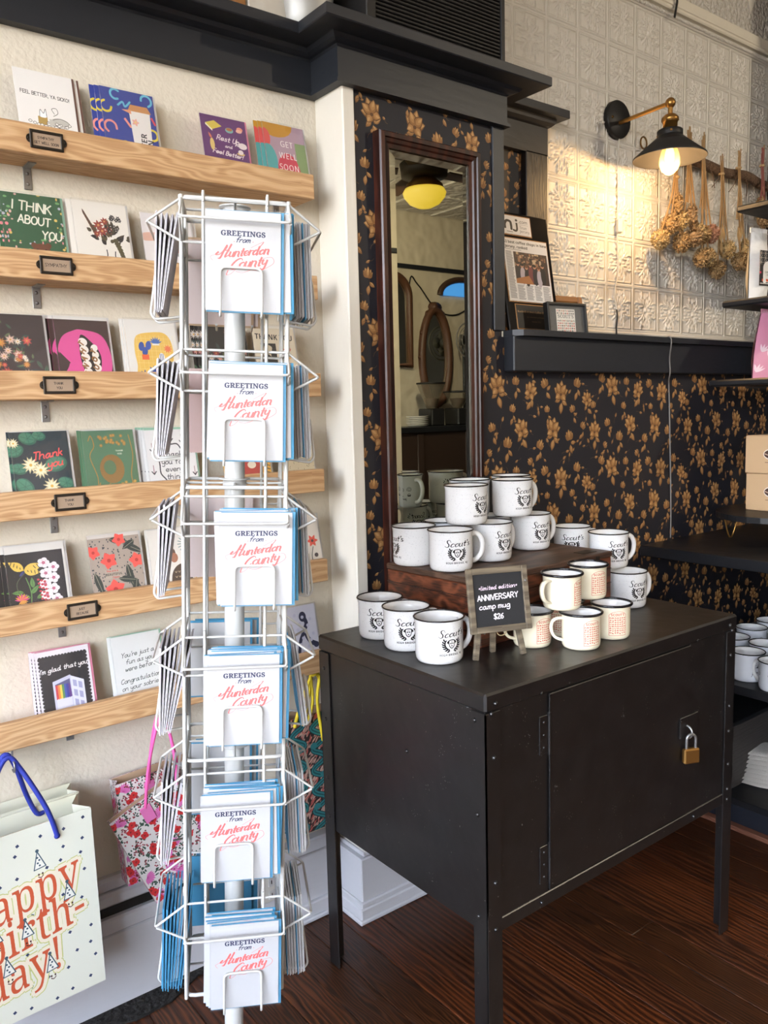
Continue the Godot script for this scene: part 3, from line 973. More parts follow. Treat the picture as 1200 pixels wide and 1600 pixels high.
func art_lips() -> StandardMaterial3D:
	var p := art(420, 560, hexc(70, 50, 46))
	p.rect(0, 0, 1, 0.06, hexc(226, 222, 214))
	var pk := hexc(218, 84, 148)
	p.blob([Vector2(0.02, 0.66), Vector2(0.12, 0.38), Vector2(0.34, 0.26), Vector2(0.5, 0.24), Vector2(0.86, 0.34), Vector2(1.0, 0.72), Vector2(0.94, 1.1), Vector2(0.7, 1.3), Vector2(0.3, 1.34), Vector2(0.08, 1.14), Vector2(0.2, 0.86)], pk)
	p.poly([Vector2(0.04, 0.66), Vector2(0.22, 0.86), Vector2(0.04, 1.02)], hexc(70, 50, 46))
	p.blob([Vector2(0.46, 0.34), Vector2(0.68, 0.5), Vector2(0.8, 0.72), Vector2(0.76, 1.0), Vector2(0.56, 1.2), Vector2(0.42, 0.8)], hexc(40, 30, 26))
	var w := hexc(240, 232, 220)
	for i in 5:
		p.ell(0.49 + 0.01 * i, 0.47 + i * 0.14, 0.085, 0.075, w, 0.5)
		p.ell(0.69 + 0.01 * i, 0.58 + i * 0.125, 0.065, 0.07, w, 0.5)
	for i in 5: p.hand("THANK"[i], 0.5 + 0.01 * i, 0.52 + i * 0.14, 0.052, hexc(150, 104, 52), 0.026, 0, 0.5, -0.9)
	for i in 3: p.hand("YOU"[i], 0.7 + 0.015 * i, 0.66 + i * 0.15, 0.052, hexc(150, 104, 52), 0.026, 0, 0.5, -0.9)
	return printed(p)

func art_cactus() -> StandardMaterial3D:
	var p := art(420, 560, hexc(234, 230, 222))
	p.blob([Vector2(0.2, 0.32), Vector2(0.5, 0.24), Vector2(0.78, 0.26), Vector2(0.9, 0.5), Vector2(0.88, 1.0), Vector2(0.9, 1.36), Vector2(0.14, 1.36), Vector2(0.16, 0.9), Vector2(0.14, 0.6)], hexc(232, 190, 92))
	for i in 9:
		p.rect(0.17, 0.36 + i * 0.12, 0.7, 0.007, hexc(244, 218, 150))
		p.rect(0.2 + i * 0.09, 0.3, 0.006, 1.05, hexc(244, 218, 150))
	var bl := hexc(58, 84, 160)
	for q in [[0.34, 0.62], [0.28, 0.52], [0.42, 0.5]]: p.ell(q[0], q[1], 0.055, 0.09, bl, 0.2)
	p.rect(0.27, 0.68, 0.14, 0.1, hexc(232, 104, 60))
	for i in 7: p.leaf(0.57, 0.46, 0.14, 0.035, -0.35 - i * 0.4, hexc(70, 110, 180))
	p.rect(0.5, 0.46, 0.14, 0.035, hexc(240, 238, 232))
	for i in 9: p.leaf(0.8, 0.56, 0.09, 0.03, i * 0.7, hexc(232, 120, 80))
	p.ell(0.66, 0.74, 0.06, 0.1, hexc(244, 240, 232))
	for i in 3: p.line([Vector2(0.63 + i * 0.03, 0.66), Vector2(0.63 + i * 0.03, 0.84)], 0.012, bl)
	p.rect(0.61, 0.84, 0.12, 0.09, hexc(96, 60, 140))
	for k in [[0.28, 1.08], [0.46, 1.0]]:
		for i in 8: p.leaf(k[0], k[1], 0.11, 0.035, i * 0.8, bl)
	p.curve([Vector2(0.28, 1.08), Vector2(0.34, 1.2), Vector2(0.36, 1.36)], 0.018, bl)
	p.curve([Vector2(0.46, 1.0), Vector2(0.4, 1.15), Vector2(0.36, 1.36)], 0.018, bl)
	p.curve([Vector2(0.66, 1.1), Vector2(0.64, 1.18), Vector2(0.7, 1.22)], 0.02, bl)
	return printed(p)

func art_silhouette() -> StandardMaterial3D:
	var p := art(420, 560, hexc(228, 216, 192))
	p.rect(0, 0, 1, 0.05, hexc(238, 232, 220))
	p.type("THANK YOU", 0.5, 0.3, 0.16, hexc(30, 26, 26), "bold", 0.5, 0.03)
	var bk := hexc(26, 24, 26)
	p.rect(0.16, 0.38, 0.36, 0.9, bk)
	p.blob([Vector2(0.26, 0.42), Vector2(0.42, 0.46), Vector2(0.38, 0.66), Vector2(0.5, 0.9), Vector2(0.52, 1.3), Vector2(0.2, 1.3), Vector2(0.24, 0.8), Vector2(0.2, 0.6)], hexc(214, 200, 172))
	p.blob([Vector2(0.3, 0.62), Vector2(0.46, 0.76), Vector2(0.6, 1.0), Vector2(0.6, 1.33), Vector2(0.22, 1.33), Vector2(0.24, 0.86)], bk)
	for q in [[0.72, 0.56, 0.08], [0.82, 0.66, 0.07], [0.7, 0.72, 0.07], [0.84, 0.5, 0.05]]: p.flower(q[0], q[1], q[2], 7, [hexc(206, 90, 70), hexc(222, 160, 70), hexc(90, 90, 130)][int(q[0] * 100) % 3], hexc(240, 220, 160))
	for i in 5: p.line([Vector2(0.76, 0.76), Vector2(0.7 + i * 0.03, 1.0)], 0.012, hexc(60, 80, 60))
	return printed(p)

func art_lilies() -> StandardMaterial3D:
	var p := art(420, 560, hexc(44, 54, 58))
	for q in [[0.3, 0.12, 0.16, 0.3], [0.08, 0.34, 0.14, 2.6], [0.74, 0.6, 0.2, -0.2], [0.16, 0.98, 0.18, 0.8], [0.88, 0.96, 0.15, 0.4], [0.4, 1.2, 0.16, 0.0], [0.1, 0.66, 0.14, 0.2], [0.5, 0.08, 0.12, 0.2], [0.64, 1.2, 0.14, 0.4]]:
		p.ell(q[0], q[1], q[2], q[2] * 0.72, hexc(56, 104, 84), q[3])
		p.ell(q[0] - 0.01, q[1] - 0.01, q[2] * 0.86, q[2] * 0.56, hexc(78, 130, 104), q[3])
		for k in 6: p.line([Vector2(q[0], q[1]), Vector2(q[0], q[1]) + Vector2(q[2] * 0.8, 0).rotated(k * 1.05 + q[3])], 0.006, hexc(50, 92, 74))
	for q in [[0.3, 0.6, 0.16], [0.46, 0.7, 0.16], [0.62, 1.0, 0.16], [0.05, 0.2, 0.1]]:
		p.flower(q[0], q[1], q[2], 12, hexc(216, 200, 150), hexc(220, 170, 70), 0.2)
		p.flower(q[0], q[1], q[2] * 0.75, 9, hexc(240, 230, 196), hexc(226, 178, 70), 0.5)
	p.hand("Thank", 0.62, 0.48, 0.075, hexc(236, 84, 80), 0.022, 0.35, 0.5, -0.15)
	p.hand("you", 0.74, 0.64, 0.075, hexc(236, 84, 80), 0.022, 0.35, 0.5, -0.15)
	return printed(p)

func art_gold() -> StandardMaterial3D:
	var p := art(420, 560, hexc(86, 122, 92))
	var g := hexc(178, 128, 58)
	var rng := RandomNumberGenerator.new()
	rng.seed = 9
	p.ell(0.5, 0.75, 0.24, 0.28, hexc(146, 110, 60))
	p.ell(0.46, 0.72, 0.12, 0.14, hexc(92, 118, 84))
	for i in 20: p.flower(0.3 + rng.randf() * 0.5, 0.1 + rng.randf() * 0.2, 0.04, 6, g, hexc(206, 170, 96))
	for i in 26: p.flower(0.6 + rng.randf() * 0.34, 1.0 + rng.randf() * 0.24, 0.04, 6, hexc(206, 156, 72), hexc(226, 190, 110))
	p.curve([Vector2(0.9, 0.1), Vector2(0.94, 0.5), Vector2(0.86, 0.9), Vector2(0.92, 1.2)], 0.018, g)
	p.curve([Vector2(0.1, 0.2), Vector2(0.16, 0.1), Vector2(0.2, 0.3), Vector2(0.1, 0.5), Vector2(0.2, 0.9), Vector2(0.16, 1.2)], 0.016, g)
	for i in 9: p.leaf(0.2 + 0.08 * i, 1.1 + 0.05 * (i % 2), 0.12, 0.03, -1.2 + i * 0.2, g)
	p.type("THANK", 0.68, 0.42, 0.045, hexc(236, 232, 214), "bold")
	p.type("YOU", 0.68, 0.48, 0.045, hexc(236, 232, 214), "bold")
	return printed(p)

func art_arrows() -> StandardMaterial3D:
	var p := art(420, 560, hexc(230, 228, 226))
	p.rect(0, 0, 1, 0.04, hexc(150, 196, 168))
	var ink := hexc(48, 48, 58)
	var q := []
	for i in 16: q.append(Vector2(0.52, 0.74) + Vector2(0.3 + 0.025 * (i % 2), 0).rotated(TAU * i / 16.0) * Vector2(0.95, 1.35))
	p.curve(q, 0.025, ink, true)
	for i in 4: p.hand(["Thank", "you for", "every", "thing"][i], 0.52, 0.58 + 0.15 * i, 0.058, ink, 0.014, 0.1)
	for a in [[0.12, 0.3], [0.3, 0.12], [0.74, 0.14], [0.92, 0.34], [0.1, 0.74], [0.94, 0.8], [0.14, 1.1], [0.9, 1.14], [0.52, 0.1]]:
		var o := Vector2(a[0], a[1])
		p.line([o, o + Vector2(0, 0.16)], 0.012, hexc(150, 100, 110))
		p.line([o + Vector2(-0.045, 0.12), o + Vector2(0, 0.18)], 0.02, ink)
		p.line([o + Vector2(0.045, 0.12), o + Vector2(0, 0.18)], 0.02, ink)
	return printed(p)

func art_yellow() -> StandardMaterial3D:
	var p := art(420, 560, hexc(228, 174, 66))
	p.ell(0.56, 0.9, 0.26, 0.3, hexc(178, 50, 46))
	p.ell(0.56, 0.84, 0.1, 0.08, hexc(238, 224, 200))
	p.rect(0.5, 1.06, 0.14, 0.16, hexc(238, 224, 200))
	for i in 8: p.line([Vector2(0.86, 0.6 + i * 0.08), Vector2(0.98, 0.64 + i * 0.08)], 0.02, hexc(50, 42, 44))
	p.curve([Vector2(0.1, 0.3), Vector2(0.4, 0.14), Vector2(0.8, 0.3)], 0.05, hexc(236, 222, 190))
	return printed(p)

func art_scribble() -> StandardMaterial3D:
	var p := art(420, 560, hexc(206, 192, 160))
	var rng := RandomNumberGenerator.new()
	rng.seed = 6
	for i in 120:
		var q := Vector2(rng.randf(), rng.randf() * 1.33)
		p.line([q, q + Vector2(0.03, 0).rotated(rng.randf() * TAU)], 0.008, hexc(84, 76, 66))
	p.rect(0.2, 0.1, 0.6, 0.34, hexc(222, 212, 188))
	p.hand("thanks", 0.5, 0.32, 0.07, hexc(70, 62, 56), 0.014)
	return printed(p)

func art_butterfly() -> StandardMaterial3D:
	var p := art(420, 560, hexc(226, 222, 214))
	p.rect(0.0, 0.14, 0.96, 1.3, hexc(32, 31, 34))
	var st := hexc(96, 140, 70)
	p.curve([Vector2(0.3, 1.3), Vector2(0.36, 0.9), Vector2(0.3, 0.6)], 0.018, st)
	for q in [[0.36, 0.9, -0.8], [0.34, 0.98, 3.6], [0.4, 0.8, -1.6], [0.24, 0.86, 3.2], [0.44, 1.0, -0.5]]: p.leaf(q[0], q[1], 0.2, 0.08, q[2], st, hexc(60, 96, 50))
	p.curve([Vector2(0.3, 0.5), Vector2(0.14, 0.7), Vector2(0.2, 1.0)], 0.012, hexc(84, 100, 70))
	for i in 3:
		var o := Vector2(0.28, 0.46)
		p.leaf(o.x, o.y, [0.34, 0.28, 0.3][i], 0.16, [-0.25, 0.25, -2.5][i], hexc(226, 190, 84))
		for k in 4: p.line([o + Vector2(0.06 + k * 0.06, 0).rotated([-0.4, 0.1, -2.65][i]), o + Vector2(0.08 + k * 0.06, 0).rotated([-0.1, 0.4, -2.35][i])], 0.012, hexc(36, 32, 30))
	p.leaf(0.2, 0.56, 0.14, 0.04, -0.8, hexc(60, 70, 130))
	for i in 9:
		var o := Vector2(0.62 + 0.14 * (i % 2) + 0.02 * sin(i), 0.36 + 0.11 * i * 0.9)
		for k in 5: p.ell(o.x + cos(k * 1.26) * 0.055, o.y + sin(k * 1.26) * 0.055, 0.05, 0.045, hexc(240, 232, 232))
		p.ell(o.x, o.y, 0.028, 0.028, hexc(176, 50, 90))
		for k in 5: p.line([o, o + Vector2(0.06, 0).rotated(k * 1.26 + 0.6)], 0.006, hexc(206, 150, 170))
	for i in 26: p.ell(0.5 + 0.05 * (i % 3) + 0.002 * i, 0.66 + i * 0.024, 0.024, 0.02, hexc(196, 64, 72))
	for q in [[0.2, 1.0], [0.36, 1.18]]:
		for i in 9: p.leaf(q[0], q[1], 0.13, 0.035, PI / 2 + (i - 4) * 0.35 + PI, [hexc(214, 70, 130), hexc(228, 150, 60)][i % 2])
		for i in 6: p.leaf(q[0], q[1], 0.1, 0.03, PI / 2 + (i - 3) * 0.4, hexc(226, 160, 70))
	return printed(p, 0.35, 1.0)

func art_coral() -> StandardMaterial3D:
	var p := art(420, 560, hexc(176, 160, 146))
	p.rect(0, 0, 1, 0.06, hexc(226, 218, 208))
	var rng := RandomNumberGenerator.new()
	rng.seed = 14
	for i in 190:
		var q := Vector2(rng.randf(), 0.1 + rng.randf() * 1.24)
		p.ell(q.x, q.y, 0.012, 0.014, hexc(60, 66, 72))
	var dk := hexc(52, 60, 54)
	for q in [[0.4, 0.1, 0.4, 0.2], [0.66, 0.2, 0.5, 0.5], [0.7, 0.6, 0.5, 1.4], [0.06, 0.7, 0.5, 1.3], [0.16, 1.16, 0.4, 0.1], [0.5, 0.86, 0.4, 0.2], [0.9, 0.16, 0.3, 2.6], [0.6, 1.24, 0.5, -0.2], [0.86, 0.9, 0.4, 1.8]]:
		p.leaf(q[0], q[1], q[2], 0.13, q[3], dk, hexc(150, 146, 126))
	var co := hexc(238, 92, 82)
	for q in [[0.08, 0.32, 0.14], [0.36, 0.5, 0.17], [0.9, 0.55, 0.16], [0.6, 0.12, 0.14], [0.42, 1.06, 0.2], [0.78, 1.22, 0.14]]:
		p.flower(q[0], q[1], q[2], 5, co, hexc(190, 58, 50), q[0] * 5.0, 1.3)
		p.ell(q[0], q[1], q[2] * 0.5, q[2] * 0.45, co)
		p.ell(q[0], q[1], q[2] * 0.22, q[2] * 0.22, hexc(186, 54, 48))
	p.rect(0.26, 0.68, 0.32, 0.17, hexc(182, 168, 152))
	p.type("You are a", 0.4, 0.72, 0.05, hexc(206, 70, 64), "bold")
	p.type("BEAUTIFUL", 0.42, 0.79, 0.062, dk, "bold", 0.5, 0.0, 0.006)
	p.type("flower", 0.46, 0.845, 0.045, hexc(206, 70, 64), "bold")
	return printed(p)

func art_sunlady() -> StandardMaterial3D:
	var p := art(420, 560, hexc(232, 226, 216))
	var bn := hexc(84, 56, 42)
	p.blob([Vector2(0.5, 0.8), Vector2(0.68, 0.74), Vector2(0.8, 0.9), Vector2(0.86, 1.2), Vector2(0.8, 1.36), Vector2(0.42, 1.36), Vector2(0.4, 1.0)], hexc(72, 54, 44))
	for i in 30: p.curve([Vector2(0.48 + 0.07 * (i % 6), 0.88 + 0.1 * (i / 6)), Vector2(0.5 + 0.07 * (i % 6), 0.91 + 0.1 * (i / 6)), Vector2(0.52 + 0.07 * (i % 6), 0.88 + 0.1 * (i / 6))], 0.01, hexc(206, 184, 150))
	p.ell(0.4, 0.5, 0.14, 0.13, bn)
	p.ell(0.34, 0.62, 0.1, 0.14, bn)
	p.ell(0.5, 0.6, 0.08, 0.1, hexc(166, 110, 84))
	for i in 9: p.curve([Vector2(0.3, 0.5), Vector2(0.24 - 0.01 * i, 0.6 + 0.03 * i), Vector2(0.3, 0.7 + 0.03 * i)], 0.018, bn)
	p.ell(0.8, 0.34, 0.1, 0.1, hexc(212, 176, 96))
	for i in 18: p.line([Vector2(0.8, 0.34) + Vector2(0.12, 0).rotated(i * 0.35), Vector2(0.8, 0.34) + Vector2(0.19, 0).rotated(i * 0.35)], 0.014, hexc(90, 130, 130))
	p.curve([Vector2(0.66, 0.78), Vector2(0.78, 0.66), Vector2(0.74, 0.5)], 0.04, hexc(70, 60, 66))
	for i in 6: p.curve([Vector2(0.86, 1.34), Vector2(0.9, 1.0 + 0.04 * i), Vector2(1.02, 0.9 + 0.06 * i)], 0.024, [hexc(214, 160, 70), hexc(240, 226, 196)][i % 2])
	p.ell(0.26, 1.1, 0.08, 0.22, hexc(130, 90, 70))
	return printed(p)

func art_reddot() -> StandardMaterial3D:
	var p := art(420, 560, hexc(236, 228, 216))
	p.flower(0.8, 0.62, 0.15, 6, hexc(222, 84, 66), hexc(60, 50, 50))
	p.curve([Vector2(0.8, 0.76), Vector2(0.74, 1.0), Vector2(0.78, 1.3)], 0.018, hexc(54, 70, 60))
	p.ell(0.86, 0.96, 0.05, 0.05, hexc(70, 62, 66))
	p.curve([Vector2(0.2, 0.4), Vector2(0.5, 0.5), Vector2(0.4, 0.9), Vector2(0.5, 1.2)], 0.016, hexc(70, 90, 72))
	return printed(p)

func art_closet() -> StandardMaterial3D:
	var p := art(420, 560, hexc(238, 232, 236))
	var bk := hexc(38, 34, 36)
	p.rect(0.07, 0.12, 0.86, 1.3, bk)
	for i in 15: p.ell(0.08 + i * 0.06, 0.12, 0.032, 0.032, bk, 0, 9)
	for i in 19:
		p.ell(0.07, 0.14 + i * 0.066, 0.032, 0.032, bk, 0, 9)
		p.ell(0.93, 0.14 + i * 0.066, 0.032, 0.032, bk, 0, 9)
	p.hand("I'm glad that you", 0.5, 0.38, 0.046, hexc(240, 236, 232), 0.014, 0.3, 0.5, -0.06)
	p.hand("came out!", 0.5, 1.27, 0.046, hexc(240, 236, 232), 0.014, 0.3, 0.5, -0.06)
	var lv := hexc(206, 206, 224)
	p.poly([Vector2(0.26, 0.58), Vector2(0.6, 0.5), Vector2(0.6, 1.12), Vector2(0.26, 1.16)], lv)
	p.poly([Vector2(0.3, 0.64), Vector2(0.58, 0.57), Vector2(0.58, 1.06), Vector2(0.3, 1.1)], hexc(96, 92, 130))
	p.poly([Vector2(0.3, 0.9), Vector2(0.58, 0.88), Vector2(0.58, 1.06), Vector2(0.3, 1.1)], hexc(224, 222, 232))
	for i in 7: p.poly([Vector2(0.3 + i * 0.04, 0.66), Vector2(0.34 + i * 0.04, 0.65), Vector2(0.35 + i * 0.04, 0.9), Vector2(0.3 + i * 0.04, 0.92)], [hexc(200, 60, 70), hexc(226, 130, 60), hexc(234, 200, 80), hexc(100, 150, 90), hexc(70, 90, 170), hexc(58, 62, 150), hexc(100, 60, 130)][i])
	p.poly([Vector2(0.6, 0.52), Vector2(0.84, 0.64), Vector2(0.84, 1.2), Vector2(0.6, 1.1)], hexc(226, 226, 236))
	for i in 3:
		for k in 2: p.poly([Vector2(0.63 + k * 0.1, 0.6 + i * 0.18 + k * 0.05), Vector2(0.7 + k * 0.1, 0.63 + i * 0.18 + k * 0.05), Vector2(0.7 + k * 0.1, 0.75 + i * 0.18 + k * 0.05), Vector2(0.63 + k * 0.1, 0.72 + i * 0.18 + k * 0.05)], hexc(170, 170, 204))
	return printed(p)

func art_sober() -> StandardMaterial3D:
	var p := art(420, 560, hexc(228, 229, 226))
	var ink := hexc(66, 74, 70)
	var tx := ["You're just as", "fun as you", "were before", "", "Congratulations", "on your sobriety"]
	for i in 6: p.hand(tx[i], 0.54, 0.4 + 0.135 * i - (0.05 if i > 3 else 0.0), 0.048, ink, 0.011, 0.3, 0.5, -0.05)
	return printed(p)

func art_ink() -> StandardMaterial3D:
	var p := art(420, 560, hexc(222, 220, 230))
	var nv := hexc(34, 36, 66)
	p.curve([Vector2(0.56, 0.24), Vector2(0.66, 0.42), Vector2(0.58, 0.6), Vector2(0.7, 0.84), Vector2(0.9, 0.95)], 0.12, nv)
	p.curve([Vector2(0.6, 0.56), Vector2(0.4, 0.8), Vector2(0.3, 1.1)], 0.1, nv)
	p.ell(0.56, 0.26, 0.12, 0.12, nv)
	p.ell(0.9, 0.96, 0.09, 0.07, nv)
	for i in 12: p.ell(0.3 + 0.05 * i, 0.2 + 0.07 * ((i * 5) % 12), 0.05, 0.04, hexc(208, 206, 222))
	return printed(p)

func art_vertical() -> StandardMaterial3D:
	var p := art(420, 560, hexc(220, 190, 184))
	p.type("OK, NOW I PROMISE OF YOU BABY", 0.12, 1.25, 0.06, hexc(70, 56, 60), "bold", 0.0, -PI / 2)
	p.curve([Vector2(0.24, 0.3), Vector2(0.3, 0.2), Vector2(0.4, 0.22), Vector2(0.42, 0.36), Vector2(0.3, 0.5)], 0.01, hexc(150, 120, 116))
	return printed(p)

func art_plain(c: Color) -> StandardMaterial3D:
	return mat(c, 0.55)

# ------------------------------------------------------------------ mugs, labels, signs
func speckle(p: PT, n: int, h: float, sd: int, c: Color) -> void:
	var rng := RandomNumberGenerator.new()
	rng.seed = sd
	for i in n:
		var q := Vector2(rng.randf(), rng.randf() * h)
		var r := 0.0005 + 0.0011 * pow(rng.randf(), 2.5)
		p.ell(q.x, q.y, r, r * 1.3, c.lerp(hexc(190, 190, 192), rng.randf() * 0.8), 0, 5)

func crest(p: PT, x: float, y: float, k: float) -> void:
	var ink := hexc(30, 28, 32)
	var pt := func(a, b): return Vector2(x + a * k, y + b * k)
	# Scout's
	p.brush([pt.call(-0.52, -0.98), pt.call(-0.62, -1.16), pt.call(-0.80, -1.10), pt.call(-0.80, -0.94), pt.call(-0.70, -0.80), pt.call(-0.72, -0.62), pt.call(-0.90, -0.56), pt.call(-1.02, -0.66)], 0.003, 0.0075, ink)
	p.hand("cout's", x - 0.56 * k, y - 0.58 * k, 0.27 * k, ink, 0.0072, 0.35, 0.0, -0.04, 0.0032)
	# dog's head
	p.blob([pt.call(-0.30, -0.30), pt.call(-0.12, -0.38), pt.call(0.12, -0.38), pt.call(0.30, -0.30), pt.call(0.40, -0.14), pt.call(0.27, -0.06), pt.call(0.2, 0.16), pt.call(0.07, 0.30), pt.call(-0.07, 0.30), pt.call(-0.2, 0.16), pt.call(-0.27, -0.06), pt.call(-0.40, -0.14)], ink)
	p.blob([pt.call(-0.2, -0.27), pt.call(0.0, -0.33), pt.call(0.2, -0.27), pt.call(0.2, -0.04), pt.call(0.14, 0.14), pt.call(0.05, 0.24), pt.call(-0.05, 0.24), pt.call(-0.14, 0.14), pt.call(-0.2, -0.04)], hexc(232, 231, 229))
	p.ell(x - 0.1 * k, y - 0.08 * k, 0.05 * k, 0.05 * k, ink)
	p.ell(x + 0.1 * k, y - 0.08 * k, 0.05 * k, 0.05 * k, ink)
	p.poly([pt.call(-0.09, 0.07), pt.call(0.09, 0.07), pt.call(0.0, 0.18)], ink)
	p.line([pt.call(-0.05, -0.3), pt.call(-0.03, -0.02)], 0.002, ink)
	p.line([pt.call(0.05, -0.3), pt.call(0.03, -0.02)], 0.002, ink)
	# wreath
	for s in [-1.0, 1.0]:
		var q := []
		for i in 10:
			var a := -0.35 + i * 0.19
			q.append(pt.call(s * cos(a) * 0.62, sin(a) * 0.56 - 0.04))
		p.curve(q, 0.0022, ink)
		for i in 7:
			var a := -0.38 + i * 0.275
			var o: Vector2 = pt.call(s * cos(a) * 0.62, sin(a) * 0.56 - 0.04)
			var t := Vector2(-s * sin(a), cos(a)) * -1.0
			var nrm := Vector2(s * cos(a), sin(a))
			p.leaf(o.x, o.y, 0.27 * k, 0.12 * k, (t + nrm * 0.9).angle(), ink)
			p.leaf(o.x, o.y, 0.24 * k, 0.11 * k, (t * 0.9 - nrm * 0.75).angle(), ink)
	p.type("HIGH BRIDGE, NJ", x, y + 0.88 * k, 0.225 * k, ink, "bold", 0.5, 0.0, 0.03)

func doodle(p: PT, x: float, y: float, k: float) -> void:
	var ink := hexc(64, 62, 64)
	for o in [[-0.5, -0.3], [0.35, -0.25]]:
		var c := Vector2(x + o[0] * k, y + o[1] * k)
		var q := []
		for i in 22: q.append(c + Vector2(0.1 + 0.014 * i, 0).rotated(i * 0.62) * k * 0.75)
		p.curve(q, 0.003, ink)
	p.rect(x - 0.66 * k, y + 0.34 * k, 0.36 * k, 0.16 * k, ink)
	p.curve([Vector2(x - 0.68 * k, y + 0.34 * k), Vector2(x - 0.48 * k, y + 0.18 * k), Vector2(x - 0.28 * k, y + 0.34 * k)], 0.004, ink)
	p.curve([Vector2(x + 0.2 * k, y + 0.5 * k), Vector2(x + 0.36 * k, y + 0.3 * k), Vector2(x + 0.5 * k, y + 0.5 * k)], 0.004, ink, true)
	p.hand("yum", x + 0.1 * k, y + 0.85 * k, 0.14 * k, ink, 0.003, 0.3)

func art_white_mug(print_it := true) -> StandardMaterial3D:
	var p := art(1280, 384, hexc(232, 231, 229))
	speckle(p, 1300, 0.3, 5, hexc(96, 94, 98))
	if print_it:
		for x in [0.0, 0.5, 1.0]: crest(p, x, 0.158, 0.088)
	var m := mat(Color.WHITE, 0.1, 0.0, p.tex())
	return m

func art_doodle_mug() -> StandardMaterial3D:
	var p := art(1280, 384, hexc(222, 224, 228))
	var ink := hexc(64, 62, 70)
	doodle(p, 0.07, 0.15, 0.08)
	doodle(p, 0.86, 0.15, 0.08)
	for x in [0.5]:
		var q := []
		for i in 16: q.append(Vector2(x, 0.11) + Vector2(0.022 + 0.003 * (i % 3), 0).rotated(i * 0.6))
		p.curve(q, 0.003, ink, true)
		p.line([Vector2(x, 0.11), Vector2(x + 0.004, 0.098)], 0.003, ink)
		p.ell(x + 0.02, 0.13, 0.008, 0.01, ink)
		p.hand("jam", x - 0.004, 0.205, 0.018, ink, 0.004, 0.3, 0.5, -0.25)
	return mat(Color.WHITE, 0.12, 0.0, p.tex())

func art_cream_mug() -> StandardMaterial3D:
	var p := art(1280, 400, hexc(240, 230, 203))
	var rd := hexc(206, 74, 66)
	var x0 := 0.425
	var x1 := 0.575
	p.line([Vector2(x0, 0.075), Vector2(x0, 0.265), Vector2(x1, 0.265), Vector2(x1, 0.075)], 0.003, rd)
	p.curve([Vector2(x0, 0.075), Vector2(x0 + 0.03, 0.053), Vector2(0.5, 0.045), Vector2(x1 - 0.03, 0.053), Vector2(x1, 0.075)], 0.003, rd)
	p.type("SCOUT'S", 0.5, 0.085, 0.03, rd, "bold", 0.5, 0.0, 0.002)
	var rng := RandomNumberGenerator.new()
	rng.seed = 17
	for gy in 8:
		for gx in 7:
			var c := Vector2(x0 + 0.012 + gx * 0.0207, 0.104 + gy * 0.0195)
			match rng.randi_range(0, 5):
				0: p.flower(c.x, c.y, 0.0085, 5, rd, hexc(240, 230, 203))
				1: p.curve([c + Vector2(-0.008, 0.004), c + Vector2(-0.002, -0.007), c + Vector2(0.003, 0.005), c + Vector2(0.009, -0.004)], 0.0034, rd)
				2:
					p.ell(c.x, c.y, 0.0085, 0.007, rd)
					p.ell(c.x, c.y, 0.0045, 0.0035, hexc(240, 230, 203))
				3: p.rect(c.x - 0.007, c.y - 0.005, 0.014, 0.01, rd)
				4: p.leaf(c.x - 0.008, c.y, 0.018, 0.009, rng.randf_range(-0.8, 0.8), rd)
				5: p.line([c + Vector2(-0.008, -0.005), c + Vector2(0, 0.006), c + Vector2(0.008, -0.005)], 0.0034, rd)
	return mat(Color.WHITE, 0.12, 0.0, p.tex())

func art_chalk() -> StandardMaterial3D:
	var p := art(512, 512, hexc(34, 34, 36))
	var rng := RandomNumberGenerator.new()
	rng.seed = 2
	for i in 300:
		var q := Vector2(rng.randf(), rng.randf())
		p.line([q, q + Vector2(rng.randf_range(0.01, 0.05), 0.004)], 0.002, hexc(40, 40, 42))
	var w := hexc(232, 226, 232)
	p.hand("*limited edition*", 0.5, 0.3, 0.041, hexc(226, 208, 220), 0.014, 0.25, 0.5, -0.02)
	p.hand("ANNIVERSARY", 0.49, 0.495, 0.056, w, 0.020, 0.05, 0.5, -0.03)
	p.hand("camp mug", 0.41, 0.66, 0.055, w, 0.018, 0.05, 0.5, -0.02)
	p.hand("$26", 0.47, 0.86, 0.052, w, 0.020, 0.05, 0.5, 0.0)
	var m := mat(Color.WHITE, 0.75, 0.0, p.tex())
	m.texture_repeat = false
	return m

func art_label(a: String, b := "") -> StandardMaterial3D:
	var p := art(256, 128, hexc(166, 142, 118))
	var ink := hexc(50, 42, 38)
	if b == "": p.hand(a, 0.5, 0.3, 0.068, ink, 0.016)
	else:
		p.hand(a, 0.48, 0.22, 0.05, ink, 0.015)
		p.hand(b, 0.5, 0.4, 0.05, ink, 0.015)
	return printed(p, 0.8, 0.0)

